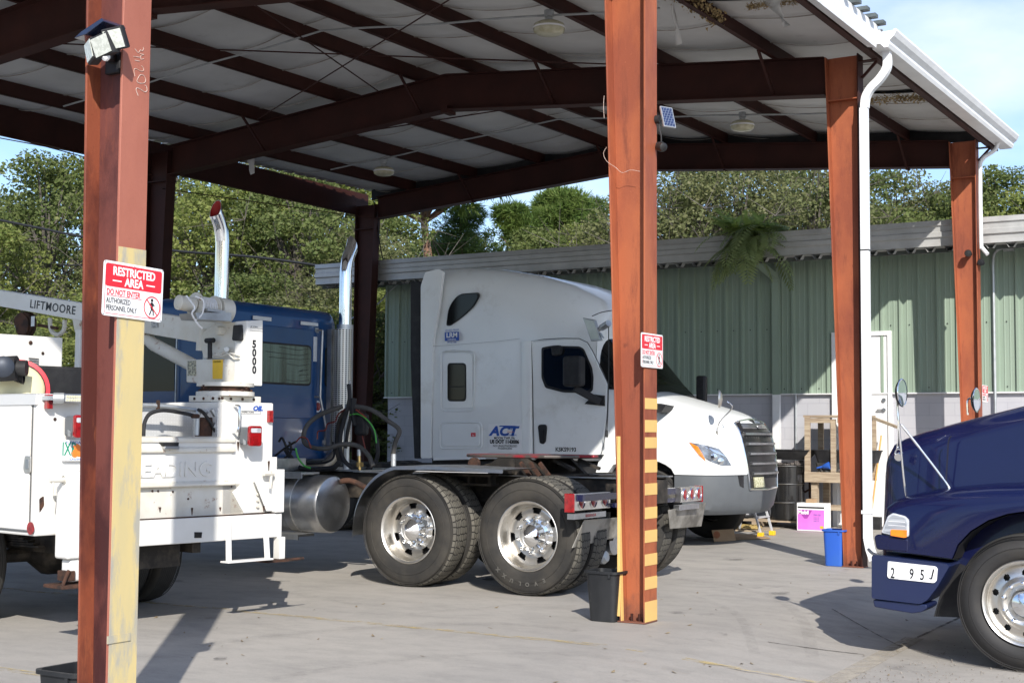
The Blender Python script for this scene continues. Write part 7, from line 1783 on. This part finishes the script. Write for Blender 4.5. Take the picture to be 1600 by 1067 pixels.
rings=[[Vector((xL+.62+x*k,22.25+y*k,z)) for x,y in rrect(-.5,.5,-.22,.22,.05)] for k,z in ((.9,zt+.15),(1,zt+.33),(1.03,zt+.34),(1.03,zt+.355),(.96,zt+.35),(.88,zt+.2))]
g=MB(); g.loft(rings); g.obj('upper_tray','black_matte',ty_,smooth=30)
rings=[[Vector((xL+.45+x*k,22.22+y*k,z)) for x,y in rrect(-.3,.3,-.2,.2,.04)] for k,z in ((.9,zt-.01),(1,zt+.14),(1.03,zt+.15),(.95,zt+.15),(.88,zt+.05))]
g=MB(); g.loft(rings); g.obj('lower_tray',mat('grey_tray',(.07,.07,.07),.5),ty_,smooth=30)
fn_=thing('funnel','bright blue plastic funnel lying on the workbench','funnel',(xL+.3,22.05,zt)); 
g=MB(); a=wy(1276,731,21.99); b=wy(1296,727,21.99); d=(b-a).normalized(); g.tube([a,a+d*.1,a+d*.11,b-d*.03,b],.03,14,rs=[.012,.02,.03,.055,.06]); g.obj('funnel_body','blue_plastic',fn_)
g=MB(); random.seed(8)
for k in range(9): c=Vector((xL+.28+.05*k,22.0+.02*(k%2),zt+.01)); g.beam(c,c+Vector((random.uniform(-.06,.06),.02,random.uniform(0,.04))),.02,.02)
ht=thing('hand_tools','small heap of worn tools and rags at the front of the workbench','tools',(xL+.5,22,zt)); g.obj('tool','alu_dull',ht)
# ---- step ladder, cardboard, coil, low pan
ld=thing('stepladder','small silver stepladder with yellow feet in front of the white truck bumper','ladder',tuple(P(1198,838,'Z',0)))
f1=P(1189,839,'Z',0); f2=P(1207,836,'Z',0)
dn=(f2-f1)
for f in (f1,f2):
    topf=f+Vector((-.36,.10,1.12)); g=MB(); g.beam(f+Vector((0,0,.04)),topf,.05,.022,(1,0,0)); g.obj('front_rail','ladder',ld,smooth=0)
    bk=f+Vector((-.75,.55,0)); g=MB(); g.beam(bk+Vector((0,0,.04)),topf+Vector((0,.02,-.05)),.03,.02); g.obj('rear_rail','ladder',ld,smooth=0)
    g=MB(); g.box(f.x-.045,f.x+.04,f.y-.045,f.y+.035,0.002,.07); g.obj('foot','warn_yellow',ld,smooth=0,bevel=.008)
for k in range(1,4):
    t=k/4; g=MB(); g.beam(f1+Vector((-.36,.10,1.12))*t,f2+Vector((-.36,.10,1.12))*t,.08,.02,(0,0,1)); g.obj('step','ladder',ld,smooth=0)
for k,(pts,lb) in enumerate(([[(1111,829),(1146,827),(1150,844),(1116,846)],'scrap of brown cardboard standing bent on the ground in front of the white truck'],[[(1116,843),(1150,843),(1205,841),(1190,836),(1150,834)],'flat sheet of cardboard lying beside the stepladder feet'])):
    t=thing('cardboard_sheet',lb,'cardboard',tuple(P(pts[0][0],pts[0][1],'Z',0)))
    if k==0:
        a=P(1150,844,'Z',0.005);b=P(1116,846,'Z',.005); c=P(1112,828,'Y',b.y+.08); d=P(1146,826,'Y',a.y+.08); vs=[a,b,c,d]
    else: vs=[P(u,v,'Z',.012) for u,v in pts]
    g=MB(); n=len(vs); nn=(vs[1]-vs[0]).cross(vs[2]-vs[0]).normalized()*.005; g.add(vs+[v+nn for v in vs],[tuple(range(n)),tuple(range(2*n-1,n-1,-1))]+[(i,i+n,(i+1)%n+n,(i+1)%n) for i in range(n)]); g.obj('sheet','card',t,smooth=0)
    if k==0: 
        c=P(1120,835,'Y',b.y+.03); g=MB(); g.lathe([(.05,0),(.001,.001)],c,(0,-1,.1),12); g.obj('orange_mark',mat('faint_orange',(.60,.25,.14),.7),t)
cl=thing('rope_coil','coil of yellow-brown rope on a board behind the stepladder','rope',tuple(P(1163,825,'Z',0)))
c=P(1164,826,'Z',.02); g=MB(); random.seed(2)
for k in range(9): rr_=.22-.018*k+random.uniform(-.01,.01); g.tube([c+Vector((rr_*1.15*math.cos(t),rr_*math.sin(t),.03+.012*(k%3)+.006*math.sin(3*t))) for t in [2*PI*i/28 for i in range(29)]],.012,6)
g.obj('rope',mat('hemp_rope',(.42,.30,.10),.9,0,(.24,.17,.06),30),cl)
bd=thing('plywood_board','thin plywood board on the ground under the coil of rope','board',tuple(c)); g=MB(); g.box(c.x-.5,c.x+.35,c.y-.3,c.y+.6,.003,.02); g.obj('board','wood',bd,smooth=0)
lp_=thing('oil_pan','round black oil pan behind the stepladder','pan',tuple(P(1165,806,'Z',.12))); c=P(1164,808,'Z',.12); g=MB(); g.lathe([(.001,0),(.2,0),(.24,.12),(.25,.13),(.23,.13),(.19,.02),(.001,.02)],(c.x,c.y,.02),(0,0,1),30); g.obj('pan_body','black_matte',lp_)
# broom and post by the door
br_=thing('broom','wooden-handled broom leaning by the warehouse door','broom',(-6.6,22.6,0)); g=MB(); a=P(1366,745,'Y',22.5); b=P(1377,680,'Y',22.7); g.tube([Vector((a.x-.05,22.45,.15)),b],.014,8); g.obj('handle',mat('orange_handle',(.70,.34,.08),.5),br_); g=MB(); g.box(a.x-.2,a.x+.12,22.38,22.5,.002,.2); g.obj('bristles','black_matte',br_)
# ---- overhead cables
def cable(pts,r,label,m='cable'):
    p3=[P(a,b,'Y',y) for a,b,y in pts]; g=MB(); g.tube(smooth_path(p3,8),r,5); o=g.obj('overhead_cable',m); tag(o,label,'cable','overhead cables behind the shed'); return o
cable([(-60,205,24),(0,216,24),(65,228,24),(133,240,24),(200,250,24),(330,272,24),(430,300,24),(520,318,24),(570,322,24)],.016,'thin cable under the left eave against the open sky')
cable([(-60,332,23.5),(0,344,23.5),(65,357,23.5),(130,370,23.5),(265,391,23.5),(400,402,23.5),(520,419,23.5),(600,438,22.6)],.032,'thick black cable running down to the warehouse gutter corner')
cable([(-60,382,27),(0,393,27),(60,409,27),(100,414,27),(133,414,27),(230,410,27)],.024,'thinner sagging cable left of the nearest column')
cable([(-60,445,27),(0,455,27),(45,453,27),(75,440,27),(110,422,27),(133,405,27),(180,375,27)],.02,'cable climbing steeply beside the nearest column above the crane boom')
cable([(545,500,21.9),(590,475,22.1),(608,455,22.3),(628,440,22.6)],.016,'grey cable from the back column up to the warehouse corner','galv')
cable([(590,330,21.8),(592,370,21.8),(600,410,22),(612,430,22.3),(635,440,22.6)],.012,'black cable dropping beside the dark back column')
g=MB(); pts=[P(a,b,'Y',10.2) for a,b in ((948,230),(943,240),(948,252),(962,262),(972,270),(985,266),(1000,268))]
o=MB(); o.tube(smooth_path(pts,5),.0018,5); o.obj('loose_wire','chalk',shed)
o=MB(); o.tube(smooth_path([P(a,b,'Y',10.19) for a,b in ((944,150),(943,165),(944,185))],5),.0018,5); o.obj('loose_wire','chalk',shed)
# grit and dry leaves at lower right
random.seed(9); g=MB()
for i in range(900):
    u=random.gauss(1380,150); v=random.uniform(985,1075); 
    if v<1067-(u-1150)*.30+40 : continue
    p=P(u,v,'Z',-.11); z=gz(p.x)+.004; s=random.uniform(.003,.010)
    b=[p.x,p.y]; vs=[Vector((p.x+s*random.uniform(.6,1.2)*math.cos(t),p.y+s*random.uniform(.6,1.2)*math.sin(t),z)) for t in (0,1.6,3.1,4.7)]+[Vector((p.x,p.y,z+s*.8))]; g.add(vs,[(0,1,4),(1,2,4),(2,3,4),(3,0,4)])
tag(g.obj('grit',mat('grit',(.30,.27,.23),.9,0,(.12,.10,.08),80),smooth=0),'loose grit scattered along the joint at the lower right','grit',kind='stuff')
g=MB()
for i in range(70):
    u=random.uniform(240,1500); v=random.uniform(890,1066); p=P(u,v,'Z',0); z=gz(p.x)+.006; s=random.uniform(.012,.03); t=random.uniform(0,6)
    a=Vector((math.cos(t),math.sin(t),.1))*s; b=Vector((-math.sin(t),math.cos(t),.2))*s*.45; c=Vector((p.x,p.y,z)); g.add([c-a,c+b,c+a+Vector((0,0,.006)),c-b],[(0,1,2,3)])
tag(g.obj('dry_leaves',mat('dry_leaf',(.30,.24,.15),.8,0,(.12,.08,.04),20),smooth=0),'few dry leaves and specks scattered over the concrete','leaves',kind='stuff')
